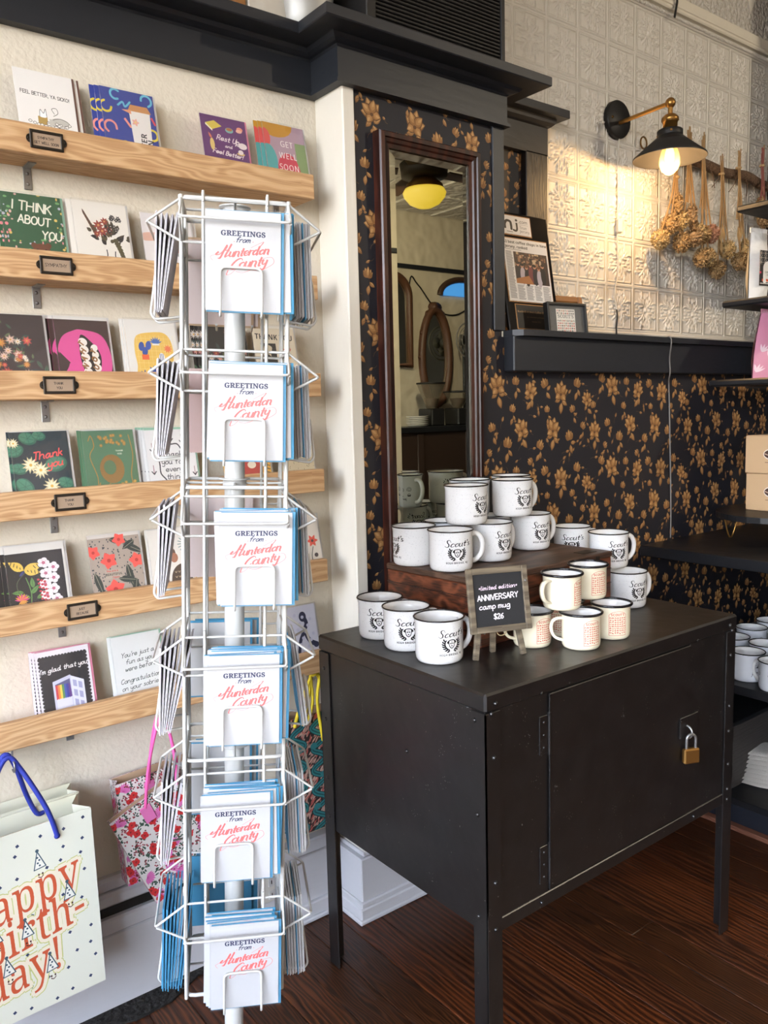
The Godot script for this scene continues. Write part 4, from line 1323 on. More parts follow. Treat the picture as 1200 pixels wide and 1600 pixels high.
func art_gift_bag() -> StandardMaterial3D:
	var p := art(1024, 1388, hexc(234, 233, 214))
	var rng := RandomNumberGenerator.new()
	rng.seed = 33
	for i in 70:
		var q := Vector2(0.08 + 0.14 * (i % 7) + rng.randf_range(-0.04, 0.04), 0.07 + 0.135 * (i / 7) + rng.randf_range(-0.04, 0.04))
		var a := rng.randf_range(-0.3, 0.3)
		var s := 0.014
		p.poly([q + Vector2(s, 0).rotated(a), q + Vector2(0, s).rotated(a), q - Vector2(s, 0).rotated(a), q - Vector2(0, s).rotated(a)], hexc(52, 62, 92))
	var rows := [["happy", 0.88, 0.54, 0.34], ["birth-", 0.90, 0.80, 0.34], ["day!", 0.72, 1.10, 0.34]]
	for l in [[hexc(206, 206, 128), 0.034], [hexc(244, 232, 206), 0.026], [hexc(204, 88, 52), 0.0]]:
		for r in rows: p.type(r[0], r[1], r[2], r[3], l[0], "serif", 1.0, -0.15, 0.012, 0.74, 0.12, l[1])
	for h in [[0.22, 0.30], [0.62, 0.24], [0.8, 0.54], [0.3, 0.66], [0.5, 0.70], [0.36, 0.92], [0.64, 1.02], [0.18, 1.0]]:
		var o := Vector2(h[0], h[1])
		p.poly([o + Vector2(-0.04, 0.08), o + Vector2(0.04, 0.07), o + Vector2(-0.01, -0.05)], hexc(240, 238, 226))
		p.line([o + Vector2(-0.04, 0.08), o + Vector2(-0.01, -0.05), o + Vector2(0.04, 0.07), o + Vector2(-0.04, 0.08)], 0.007, hexc(60, 84, 96))
		for k in 4: p.ell(o.x - 0.012 + 0.012 * (k % 2), o.y + 0.02 * k - 0.005, 0.007, 0.007, hexc(60, 84, 96))
		p.ell(o.x - 0.01, o.y - 0.055, 0.012, 0.012, hexc(60, 84, 96))
		p.ell(o.x - 0.012, o.y + 0.12, 0.006, 0.008, hexc(70, 34, 26))
		p.ell(o.x + 0.014, o.y + 0.118, 0.006, 0.008, hexc(70, 34, 26))
		p.curve([o + Vector2(-0.016, 0.135), o + Vector2(0.002, 0.145), o + Vector2(0.018, 0.132)], 0.006, hexc(70, 34, 26))
	return printed(p, 0.6, 0.0)

func art_floral_bag() -> StandardMaterial3D:
	var p := art(800, 1024, hexc(226, 220, 214))
	var rng := RandomNumberGenerator.new()
	rng.seed = 41
	for i in 170:
		var q := Vector2(rng.randf(), rng.randf() * 1.28)
		for k in 5: p.ell(q.x + rng.randfn(0, 0.02), q.y + rng.randfn(0, 0.02), 0.015, 0.009, hexc(48, 76, 60), rng.randf() * 3.0, 8)
	for i in 26:
		var q := Vector2(rng.randf(), rng.randf() * 1.28)
		var a := rng.randf() * TAU
		for k in 9: p.leaf(q.x, q.y, 0.12 - 0.006 * absf(k - 4.0), 0.045, a + (k - 4) * 0.28, hexc(224, 124, 184))
		for k in 9: p.line([q, q + Vector2(0.1, 0).rotated(a + (k - 4) * 0.28)], 0.004, hexc(196, 76, 148))
	for i in 150:
		var q := Vector2(rng.randf(), rng.randf() * 1.28)
		for k in 4: p.ell(q.x + rng.randfn(0, 0.018), q.y + rng.randfn(0, 0.018), 0.012, 0.009, [hexc(110, 36, 36), hexc(170, 70, 80)][k % 2], rng.randf(), 8)
	for i in 40:
		var q := Vector2(rng.randf(), rng.randf() * 1.28)
		for k in 4: p.ell(q.x + cos(k * 1.57 + i) * 0.026, q.y + sin(k * 1.57 + i) * 0.022, 0.03, 0.024, hexc(200, 46, 46), i, 10)
		for k in 3: p.ell(q.x + cos(k * 2.1) * 0.008, q.y + sin(k * 2.1) * 0.008, 0.006, 0.006, hexc(60, 20, 24), 0, 6)
	return printed(p, 0.6, 0.0)

func art_dragon_bag() -> StandardMaterial3D:
	var p := art(640, 1024, hexc(58, 42, 40))
	var rng := RandomNumberGenerator.new()
	rng.seed = 51
	for i in 900:
		var q := Vector2(rng.randf(), rng.randf() * 1.6)
		p.leaf(q.x, q.y, rng.randf_range(0.06, 0.13), 0.026, -0.9 + rng.randfn(0, 0.3), [hexc(206, 164, 146), hexc(214, 110, 100), hexc(232, 190, 170)][i % 3])
	for i in 12:
		var x := 0.16 + 0.34 * (i % 3)
		var y := 0.24 + 0.42 * (i / 3)
		var q := []
		for k in 8: q.append(Vector2(x + 0.11 * sin(k * 1.25 + i), y - 0.22 + k * 0.06))
		p.curve(q, 0.085, hexc(28, 70, 74))
		p.curve(q, 0.062, hexc(62, 146, 148))
		p.curve(q, 0.02, hexc(36, 96, 100))
		p.ell(q[0].x, q[0].y, 0.06, 0.045, hexc(62, 146, 148))
		for k in 24: p.ell(q[0].x + rng.randfn(0, 0.05), y - 0.2 + 0.4 * rng.randf(), 0.004, 0.004, hexc(40, 100, 104))
	return printed(p, 0.6, 0.0)

func art_press() -> StandardMaterial3D:
	var p := art(512, 640, hexc(236, 234, 232))
	var k := hexc(24, 24, 26)
	p.type("43 best coffee shops in New", 0.5, 0.1, 0.074, k, "bold", 0.5, 0.0, -0.003)
	p.type("Jersey, ranked", 0.03, 0.19, 0.074, k, "bold", 0.0, 0.0, -0.003)
	p.rect(0.03, 0.215, 0.36, 0.01, hexc(150, 150, 150))
	var rng := RandomNumberGenerator.new()
	rng.seed = 61
	for i in 44: p.rect(0.03, 0.26 + i * 0.0215, 0.15 - rng.randf() * 0.03, 0.01, hexc(110, 110, 112))
	for c in 4:
		for i in 14: p.rect(0.21 + c * 0.195, 0.92 + i * 0.0215, 0.17 - rng.randf() * 0.05, 0.01, hexc(120, 120, 122))
	p.rect(0.2, 0.26, 0.77, 0.63, hexc(58, 42, 38))
	for i in 70: p.rect(0.2 + rng.randf() * 0.7, 0.26 + rng.randf() * 0.22, rng.randf_range(0.02, 0.07), rng.randf_range(0.02, 0.09), [hexc(150, 110, 84), hexc(90, 62, 52), hexc(36, 28, 28), hexc(196, 170, 140)][i % 4])
	for i in 7:
		var x := 0.27 + i * 0.095
		var y := 0.5 + 0.03 * (i % 3)
		p.ell(x, y + 0.2, 0.06, 0.18, [hexc(40, 38, 48), hexc(190, 180, 190), hexc(30, 28, 32), hexc(120, 60, 64)][i % 4])
		p.ell(x, y, 0.035, 0.045, hexc(196, 146, 120))
		p.ell(x, y - 0.02, 0.038, 0.03, [hexc(50, 32, 26), hexc(30, 24, 22), hexc(110, 70, 44)][i % 3])
	p.poly([Vector2(0.2, 0.8), Vector2(0.5, 0.72), Vector2(0.6, 0.89), Vector2(0.2, 0.89)], hexc(176, 116, 66))
	return printed(p, 0.35, 0.6)

func art_njlogo() -> StandardMaterial3D:
	var p := art(384, 224, hexc(236, 234, 232))
	var k := hexc(30, 30, 32)
	p.curve([Vector2(0.13, 0.42), Vector2(0.13, 0.2)], 0.075, k)
	p.curve([Vector2(0.13, 0.28), Vector2(0.2, 0.17), Vector2(0.32, 0.19), Vector2(0.34, 0.3), Vector2(0.34, 0.42)], 0.075, k)
	p.curve([Vector2(0.53, 0.2), Vector2(0.53, 0.4), Vector2(0.48, 0.46), Vector2(0.41, 0.44)], 0.06, k)
	p.ell(0.53, 0.12, 0.04, 0.04, k)
	p.type(".com", 0.6, 0.2, 0.14, k, "sans", 0.0)
	p.type("True", 0.62, 0.38, 0.12, hexc(110, 110, 112), "sans", 0.0)
	p.type("Jersey.", 0.62, 0.5, 0.12, hexc(110, 110, 112), "sans", 0.0)
	p.rect(0.62, 0.24, 0.3, 0.008, hexc(150, 150, 152))
	p.rect(0.18, 0.5, 0.2, 0.02, hexc(100, 100, 104))
	return printed(p, 0.35, 0.6)

func art_plaque() -> StandardMaterial3D:
	var p := art(384, 200, hexc(22, 20, 20))
	var g := hexc(176, 146, 104)
	p.type("Ranked #4 Best Coffee Shop in NJ", 0.5, 0.17, 0.058, g, "serifb")
	p.type("by a statewide newspaper", 0.5, 0.28, 0.04, hexc(130, 110, 84), "serif")
	p.type("October 2022", 0.5, 0.38, 0.04, hexc(130, 110, 84), "serif")
	return printed(p, 0.3, 0.6)

func art_poster() -> StandardMaterial3D:
	var p := art(320, 320, hexc(228, 222, 212))
	var rng := RandomNumberGenerator.new()
	rng.seed = 71
	var cols := [hexc(40, 38, 40), hexc(190, 60, 52), hexc(60, 54, 50), hexc(160, 104, 60)]
	for gy in 9:
		for gx in 9:
			var c := Vector2(0.08 + gx * 0.105, 0.08 + gy * 0.105)
			if gy > 1 and gy < 4: continue
			match rng.randi_range(0, 3):
				0: p.ell(c.x, c.y, 0.04, 0.032, cols[rng.randi_range(0, 3)])
				1: p.flower(c.x, c.y, 0.045, 5, cols[rng.randi_range(0, 3)], hexc(228, 222, 212))
				2: p.rect(c.x - 0.035, c.y - 0.03, 0.07, 0.06, cols[rng.randi_range(0, 3)])
				3: p.curve([c + Vector2(-0.04, 0.02), c + Vector2(0, -0.03), c + Vector2(0.04, 0.03)], 0.02, cols[rng.randi_range(0, 3)])
	p.type("SCOUT'S", 0.5, 0.38, 0.2, hexc(34, 32, 34), "serifb")
	return printed(p, 0.3, 0.6)

func art_coffee_label() -> StandardMaterial3D:
	var p := art(256, 512, hexc(30, 28, 30))
	var w := hexc(222, 218, 210)
	for i in 9:
		var c := Vector2(0.1 + 0.36 * (i % 3), 0.16 + 0.26 * (i / 3))
		for k in 6: p.line([c, c + Vector2(0.15, 0).rotated(k * 1.05)], 0.016, w)
		p.ell(c.x, c.y, 0.03, 0.03, hexc(190, 160, 120))
	p.rect(0.3, 0.9, 0.7, 0.9, w)
	p.ell(0.75, 0.95, 0.45, 0.36, w)
	p.type("COFFEE", 0.72, 1.28, 0.15, hexc(60, 84, 78), "bold")
	p.type("CO.", 0.72, 1.44, 0.15, hexc(60, 84, 78), "bold")
	p.rect(0.2, 1.62, 0.8, 0.14, hexc(214, 84, 44))
	for i in 12: p.ell(0.08 + 0.08 * i, 1.88, 0.03, 0.04, w)
	p.rect(0.0, 1.2, 0.14, 0.12, hexc(206, 60, 92))
	return printed(p, 0.4, 0.4)

func art_kraft_side() -> StandardMaterial3D:
	var p := art(512, 256, hexc(204, 170, 130))
	p.ell(0.42, 0.24, 0.15, 0.085, hexc(232, 222, 206))
	p.ell(0.4, 0.24, 0.12, 0.062, hexc(74, 48, 38))
	p.curve([Vector2(0.29, 0.235), Vector2(0.4, 0.26), Vector2(0.52, 0.225)], 0.014, hexc(206, 176, 150))
	p.rect(0.3, 0.35, 0.24, 0.008, hexc(120, 90, 70))
	return printed(p, 0.75, 0.0)

func art_pink_bag() -> StandardMaterial3D:
	var p := art(384, 512, hexc(214, 142, 172))
	var w := hexc(240, 214, 226)
	for q in [[0.04, 1.2], [0.1, 0.8], [0.22, 0.9], [0.4, 0.6], [0.3, 1.15], [0.6, 0.86], [0.7, 0.4], [0.8, 1.1]]:
		for k in 4: p.leaf(q[0], q[1], 0.17, 0.035, -0.5 - k * 0.4, w)
	for q in [[0.5, 0.9], [0.24, 0.6], [0.46, 1.2], [0.7, 0.7]]: p.flower(q[0], q[1], 0.03, 5, w, w)
	return printed(p, 0.3, 0.3)

# ------------------------------------------------------------------ the room
func setup() -> void:
	var cam := Camera3D.new()
	cam.name = "camera"
	cam.position = V(0, 1.25, 0)
	cam.rotation = V(-0.121817, -0.653364, -0.026711)
	cam.fov = 64.19
	cam.near = 0.02
	cam.far = 100.0
	add_child(cam)
	cam.current = true
	var e := Environment.new()
	e.background_mode = Environment.BG_SKY
	var sk := ProceduralSkyMaterial.new()
	sk.sky_top_color = Color(0.80, 0.86, 0.96)
	sk.sky_horizon_color = Color(1.0, 0.985, 0.96)
	sk.ground_horizon_color = Color(0.72, 0.72, 0.72)
	sk.ground_bottom_color = Color(0.42, 0.41, 0.40)
	sk.sky_energy_multiplier = SKY
	sk.ground_energy_multiplier = SKY
	var sky := Sky.new()
	sky.sky_material = sk
	e.sky = sky
	e.ambient_light_source = Environment.AMBIENT_SOURCE_DISABLED
	e.tonemap_mode = Environment.TONE_MAPPER_LINEAR
	e.tonemap_exposure = EXPOSURE
	e.sdfgi_enabled = true
	e.ssao_enabled = true
	e.ssil_enabled = true
	var we := WorldEnvironment.new()
	we.name = "environment"
	we.environment = e
	add_child(we)

const SKY := 7.0
const EXPOSURE := 0.277

# one pressed-tin square, modelled: beaded border and a four-way fan of leaves
func tin_mesh(w: float, h: float) -> ArrayMesh:
	var N := 34
	var hf := func(x: float, y: float) -> float:
		var ax := absf(x)
		var ay := absf(y)
		var m := maxf(ax, ay)
		var z := 0.0
		z += 0.0042 * exp(-pow((m - 0.955) / 0.028, 2))
		z += 0.0030 * exp(-pow((m - 0.855) / 0.02, 2))
		z -= 0.0012 * exp(-pow((m - 0.905) / 0.02, 2))
		if m < 0.83:
			var u := (ax + ay) * 0.7071
			var t := absf(ax - ay) * 0.7071
			for k in [[0.46, 0.0, 0.30, 0.07, 0.0], [0.62, 0.17, 0.26, 0.05, 0.5], [0.36, 0.16, 0.2, 0.05, 0.75], [0.74, 0.3, 0.18, 0.045, 0.85]]:
				var du: float = u - k[0]
				var dt: float = t - k[1]
				var cu: float = du * cos(k[4]) + dt * sin(k[4])
				var ct: float = -du * sin(k[4]) + dt * cos(k[4])
				z = maxf(z, 0.0062 * maxf(0.0, 1.0 - pow(cu / k[2], 2) - pow(ct / k[3], 2)))
			var n1 := minf(ax, ay)
			for k in [[0.62, 0.0, 0.16, 0.06], [0.3, 0.0, 0.14, 0.05], [0.66, 0.17, 0.09, 0.05]]:
				z = maxf(z, 0.005 * maxf(0.0, 1.0 - pow((m - k[0]) / k[2], 2) - pow((n1 - k[1]) / k[3], 2)))
			z = maxf(z, 0.006 * maxf(0.0, 1.0 - (x * x + y * y) / 0.016))
		return z
	var mb := MB.new()
	var d := 0.004
	for j in N + 1:
		for i in N + 1:
			var x := -1.0 + 2.0 * i / N
			var y := -1.0 + 2.0 * j / N
			var gx: float = (hf.call(x + 0.02, y) - hf.call(x - 0.02, y)) / (0.04 * w / 2)
			var gy: float = (hf.call(x, y + 0.02) - hf.call(x, y - 0.02)) / (0.04 * h / 2)
			mb.vert(V(x * w / 2, y * h / 2, hf.call(x, y)), V(-gx, -gy, 1), Vector2(i, j) / N)
	for j in N:
		for i in N:
			var a := j * (N + 1) + i
			mb.ix.append_array(PackedInt32Array([a, a + N + 2, a + 1, a, a + N + 1, a + N + 2]))
	return mb.done()

# a moulding: profile of (offset, height) points carried along corner points that move outwards with the offset
func moulding(pr: Array, path: Callable) -> ArrayMesh:
	var mb := MB.new()
	for i in pr.size() - 1:
		var A: Array = path.call(pr[i].x)
		var B: Array = path.call(pr[i + 1].x)
		for k in A.size() - 1:
			var a := V(A[k].x, pr[i].y, A[k].y)
			var b := V(A[k + 1].x, pr[i].y, A[k + 1].y)
			var c := V(B[k + 1].x, pr[i + 1].y, B[k + 1].y)
			var d := V(B[k].x, pr[i + 1].y, B[k].y)
			mb.quad(a, b, c, d)
	return mb.done()

func paper_quad(mb: MB, x0: float, x1: float, y0: float, y1: float, z: float) -> void:
	mb.quad(V(x0, y0, z), V(x1, y0, z), V(x1, y1, z), V(x0, y1, z), Vector2(x0, -y0), Vector2(x1, -y0), Vector2(x1, -y1), Vector2(x0, -y1))

func room() -> void:
	# floor with its boards
	var fl := struct("floor", bx(V(-2.0, -0.12, -1.95), V(6.7, -0.024, 3.1)), M.floor[2], "dark varnished pine board floor")
	var rng := RandomNumberGenerator.new()
	rng.seed = 19
	var pw := 0.083
	var lens := []
	for i in 34:
		var x := -0.2 + i * pw
		var z := -1.82
		var first := true
		while z < 1.4:
			var l := rng.randf_range(0.9, 2.4)
			if first: l = rng.randf_range(0.5, 2.0)
			first = false
			var z1 := minf(z + l, 1.5)
			if z1 - z < 0.12: break
			var dy := rng.randf_range(-0.0012, 0.0)
			put("floor_board", bx(V(x + 0.0006, -0.024 + dy, z + 0.0006), V(x + pw - 0.0006, dy, z1 - 0.0006), 0.0012), M.floor[rng.randi_range(0, 3)], fl)
			z = z1
	put("floor_field", bx(V(-2.0, -0.024, -1.95), V(-0.2, 0.0, 3.1)), M.floor[0], fl)
	put("floor_field", bx(V(-0.2, -0.024, 1.5), V(6.7, 0.0, 3.1)), M.floor[1], fl)
	put("floor_field", bx(V(-0.2 + 34 * pw, -0.024, -1.95), V(6.7, 0.0, 1.5)), M.floor[0], fl)

	# walls
	struct("wall_left", bx(V(-2.0, 0, -1.82), V(1.103, 3.12, -1.66)), M.wall, "cream plaster wall behind the card ledges")
	var wm := struct("wall_mirror", bx(V(1.103, 0, -1.818), V(1.607, 2.06, -1.5565)), M.wall, "projecting wall with dark floral wallpaper behind the long mirror")
	put("lower_wall", bx(V(1.607, 0, -1.818), V(3.46, 1.44, -1.5565)), M.wall, wm)
	var wp := MB.new()
	paper_quad(wp, 1.120, 1.60, 0.16, 2.0, -1.5555)
	paper_quad(wp, 1.60, 3.45, 0.16, 1.44, -1.5555)
	put("wallpaper", wp.done(), M.wallpaper, wm)
	var wp2 := MB.new()
	paper_quad(wp2, 1.60, 1.97, 1.44, 2.05, -1.812)
	put("wallpaper", wp2.done(), M.wallpaper, wm)
	var wt := struct("wall_back", bx(V(1.0, 1.40, -1.96), V(3.60, 3.12, -1.8235)), M.stipple, "pressed tin wall above the black ledge")
	var tm := tin_mesh(0.1524, 0.1577)
	for r in 7:
		for c in 12:
			var x := 2.235 + (c - 4) * 0.1524 + 0.0762
			var y := 2.616 - r * 0.1577 - 0.0789
			if x < 2.05 and y < 1.99: continue
			put("tin_panel", tm, M.tin, wt, V(x, y, -1.822))
	put("tin_border", MB.new().box(V(1.6, 1.455, -1.8235), V(3.45, 1.512, -1.8205), 0.001).box(V(1.6, 1.500, -1.8235), V(3.45, 1.510, -1.815), 0.003).done(), M.tin, wt)
	# picture moulding below the stippled frieze, with a row of beads
	var pm := MB.new().box(V(1.0, 2.640, -1.83), V(3.45, 2.694, -1.799), 0.004)
	pm.box(V(1.0, 2.652, -1.80), V(3.45, 2.664, -1.795), 0.002)
	struct("trim_1", pm.done(), M.trim_white, "white picture moulding along the top of the tin wall")
	var bd := MB.new().box(V(1.0, 2.616, -1.83), V(3.45, 2.640, -1.814), 0.003)
	for i in 150: bd.ball(V(1.9 + i * 0.0104, 2.628, -1.812), V(0.005, 0.009, 0.005), 6)
	tag(put("bead_strip", bd.done(), M.tin, get_node("trim_1")), "", "", "", "stuff")
	put("ornament", MB.new().prism(PackedVector2Array([Vector2(-0.04, 0.2), Vector2(-0.035, 0.05), Vector2(0.0, -0.02), Vector2(0.035, 0.05), Vector2(0.04, 0.2)]), 0, 0.006).prism(PackedVector2Array([Vector2(-0.02, 0.2), Vector2(-0.016, 0.08), Vector2(0.0, 0.03), Vector2(0.016, 0.08), Vector2(0.02, 0.2)]), 0.006, 0.012).done(), M.tin, wt, V(3.285, 2.795, -1.8235))

	struct("wall_right", bx(V(3.45, 0, -1.96), V(3.60, 3.12, -0.45)), M.dark_wall, "short dark wall closing the nook behind the black shelves")
	struct("wall_far", bx(V(6.6, 0, -0.6), V(6.75, 3.12, 3.15)), M.dark_wall, "dark far wall of the shop")
	struct("wall_nook", bx(V(3.45, 0, -0.6), V(6.7, 3.12, -0.45)), M.dark_wall, "dark wall beyond the nook")
	struct("wall_opposite", MB.new().box(V(-2.0, 0, 3.0), V(6.7, 3.12, 3.15)).done(), tri(relief(mat(hexc(214, 204, 184), 0.6), 0.02, 3.0, 2), Vector3.ONE, true), "tan wall across the shop, seen in the mirror")
	struct("trim_2", bx(V(-1.9, 2.575, 2.965), V(6.6, 2.615, 3.0), 0.005), M.black_wood, "dark moulding high on the tan wall across the shop")
	var ce := struct("ceiling", bx(V(-2.0, 3.10, -1.96), V(6.75, 3.22, 3.15)), M.ceiling, "pressed tin ceiling")
	var cr := MB.new()
	for i in 15: cr.box(V(-1.9 + i * 0.6, 3.085, -1.8), V(-1.86 + i * 0.6, 3.10, 3.0), 0.006)
	for i in 9: cr.box(V(-1.9, 3.085, -1.8 + i * 0.6), V(6.6, 3.10, -1.76 + i * 0.6), 0.006)
	put("ceiling_rib", cr.done(), M.ceiling, ce)

	# street front with its windows
	var ws := MB.new().box(V(-2.1, 0, -1.96), V(-1.9, 0.75, 3.15)).box(V(-2.1, 2.85, -1.96), V(-1.9, 3.12, 3.15)).box(V(-2.1, 0.75, -1.96), V(-1.9, 2.85, -1.35)).box(V(-2.1, 0.75, 2.85), V(-1.9, 2.85, 3.15))
	ws.box(V(-2.1, 0.75, -0.04), V(-1.9, 2.85, 0.08)).box(V(-2.1, 0.75, 1.38), V(-1.9, 2.85, 1.50))
	struct("wall_street", ws.done(), M.wall, "street wall with the shop windows")
	for k in 3:
		var z0 := -1.35 + k * 1.41
		var z1: float = [-0.04, 1.38, 2.85][k]
		if k > 0: z0 = [0, 0.08, 1.50][k]
		var f := MB.new().box(V(-2.03, 0.75, z0), V(-1.97, 0.81, z1), 0.005).box(V(-2.03, 2.79, z0), V(-1.97, 2.85, z1), 0.005).box(V(-2.03, 2.2, z0), V(-1.97, 2.25, z1), 0.005)
		f.box(V(-2.03, 0.81, z0), V(-1.97, 2.79, z0 + 0.05), 0.005).box(V(-2.03, 0.81, z1 - 0.05), V(-1.97, 2.79, z1), 0.005)
		var w := struct("window_%d" % (k + 1), f.done(), M.black_wood, "tall shop window onto the street")
		put("pane", bx(V(-2.003, 0.81, z0 + 0.05), V(-1.997, 2.79, z1 - 0.05)), M.glass, w)

	# the white post and the bases
	var post := MB.new().box(V(1.100, 0.16, -1.66), V(1.1335, 1.975, -1.549), 0.003)
	struct("trim_3", post.done(), M.trim_white, "white painted corner post left of the wallpaper")
	var plinth := MB.new().box(V(1.083, 0.0, -1.70), V(1.16, 0.166, -1.538), 0.004)
	struct("baseboard_mirror", MB.new().box(V(1.080, 0.0, -1.70), V(3.45, 0.162, -1.541), 0.003).box(V(1.074, 0.0, -1.70), V(3.45, 0.052, -1.535), 0.003).box(V(1.070, 0.0, -1.70), V(3.45, 0.038, -1.531), 0.003).box(V(1.065, 0.0, -1.70), V(3.45, 0.012, -1.526), 0.003).box(V(1.092, 0.162, -1.70), V(3.45, 0.172, -1.546), 0.003).done(), M.base_white, "white stepped plinth and skirting below the wallpaper")
	var bl := MB.new().box(V(-1.9, 0.0, -1.67), V(1.083, 0.168, -1.640), 0.003).box(V(-1.9, 0.173, -1.67), V(1.083, 0.208, -1.632), 0.004).box(V(-1.9, 0.232, -1.67), V(1.083, 0.262, -1.634), 0.006).box(V(-1.9, 0.262, -1.67), V(1.083, 0.292, -1.642), 0.006)
	bl.box(V(0.75, 0.0, -1.66), V(1.083, 0.045, -1.628), 0.003).box(V(0.75, 0.0, -1.66), V(1.083, 0.012, -1.620), 0.003)
	var bb := struct("baseboard_left", bl.done(), M.base_white, "tall white skirting below the card ledges")
	put("dark_channel", bx(V(-1.9, 0.206, -1.672), V(0.86, 0.234, -1.646)), M.black_metal, bb)
	var ed := MB.new()
	var e0 := PackedVector2Array()
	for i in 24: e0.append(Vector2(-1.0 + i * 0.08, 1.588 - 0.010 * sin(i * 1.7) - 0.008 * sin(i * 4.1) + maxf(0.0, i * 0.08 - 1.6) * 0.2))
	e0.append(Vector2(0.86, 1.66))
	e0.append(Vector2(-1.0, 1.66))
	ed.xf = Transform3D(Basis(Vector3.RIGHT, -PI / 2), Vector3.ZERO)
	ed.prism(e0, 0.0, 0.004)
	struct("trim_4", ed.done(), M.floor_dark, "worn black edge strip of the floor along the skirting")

	# black cornice: over the ledges, round the corner and over the mirror
	var pr := [Vector2(-0.02, 1.966), Vector2(0.006, 1.966), Vector2(0.006, 1.974), Vector2(0.0, 1.976), Vector2(0.0, 2.040), Vector2(0.004, 2.044), Vector2(0.012, 2.0455), Vector2(0.022, 2.049), Vector2(0.028, 2.056), Vector2(0.030, 2.0565), Vector2(0.078, 2.0565), Vector2(0.080, 2.0585), Vector2(0.080, 2.078), Vector2(0.078, 2.080), Vector2(-0.02, 2.080)]
	struct("trim_5", moulding(pr, func(o: float): return [Vector2(-1.9, -1.643 + o), Vector2(1.082 - o, -1.643 + o), Vector2(1.082 - o, -1.536 + o), Vector2(1.607 + o, -1.536 + o), Vector2(1.607 + o, -1.80)]), M.black_wood, "black cornice running over the ledges and the mirror")
	put("top_board", MB.new().box(V(1.08, 2.05, -1.82), V(1.62, 2.0795, -1.53)).box(V(-1.9, 2.05, -1.67), V(1.10, 2.0795, -1.64)).done(), M.black_wood, get_node("trim_5"))
	var pr2 := [Vector2(-0.02, 2.03), Vector2(0.0, 2.03), Vector2(0.0, 2.112), Vector2(0.008, 2.116), Vector2(0.017, 2.124), Vector2(0.02, 2.137), Vector2(0.047, 2.137), Vector2(0.048, 2.139), Vector2(0.048, 2.160), Vector2(0.046, 2.162), Vector2(-0.03, 2.162)]
	struct("trim_6", moulding(pr2, func(o: float): return [Vector2(1.60, -1.79 + o), Vector2(2.053 + o, -1.79 + o), Vector2(2.053 + o, -1.825)]), M.black_wood, "shorter black cornice set back beside the tin wall")
	struct("trim_7", bx(V(1.955, 1.45, -1.825), V(2.053, 2.035, -1.79), 0.002), M.black_board, "dark vertical board beside the tin wall")
	struct("trim_8", MB.new().box(V(1.567, 1.455, -1.60), V(1.609, 1.976, -1.549), 0.002).box(V(1.600, 1.455, -1.82), V(1.609, 2.05, -1.56), 0.001).done(), M.black_wood, "narrow black pilaster at the right of the mirror wall")
	# black ledge
	var lg := MB.new()
	var outl := PackedVector2Array([Vector2(1.609, 1.83), Vector2(1.609, 1.525), Vector2(1.628, 1.503), Vector2(1.66, 1.497), Vector2(3.45, 1.497), Vector2(3.45, 1.83)])
	lg.xf = Transform3D(Basis(Vector3.RIGHT, -PI / 2), Vector3.ZERO)
	lg.prism(outl, 1.440, 1.456)
	lg.xf = Transform3D.IDENTITY
	lg.box(V(1.607, 1.348, -1.556), V(3.45, 1.442, -1.518), 0.003)
	struct("trim_9", lg.done(), M.black_wood, "black ledge with a deep apron below the tin wall")

# ------------------------------------------------------------------ card ledges and their cards
const LEDGE := [1.773, 1.556, 1.341, 1.124, 0.914, 0.699]
const ORD := ["top", "second", "third", "fourth", "fifth", "lowest"]

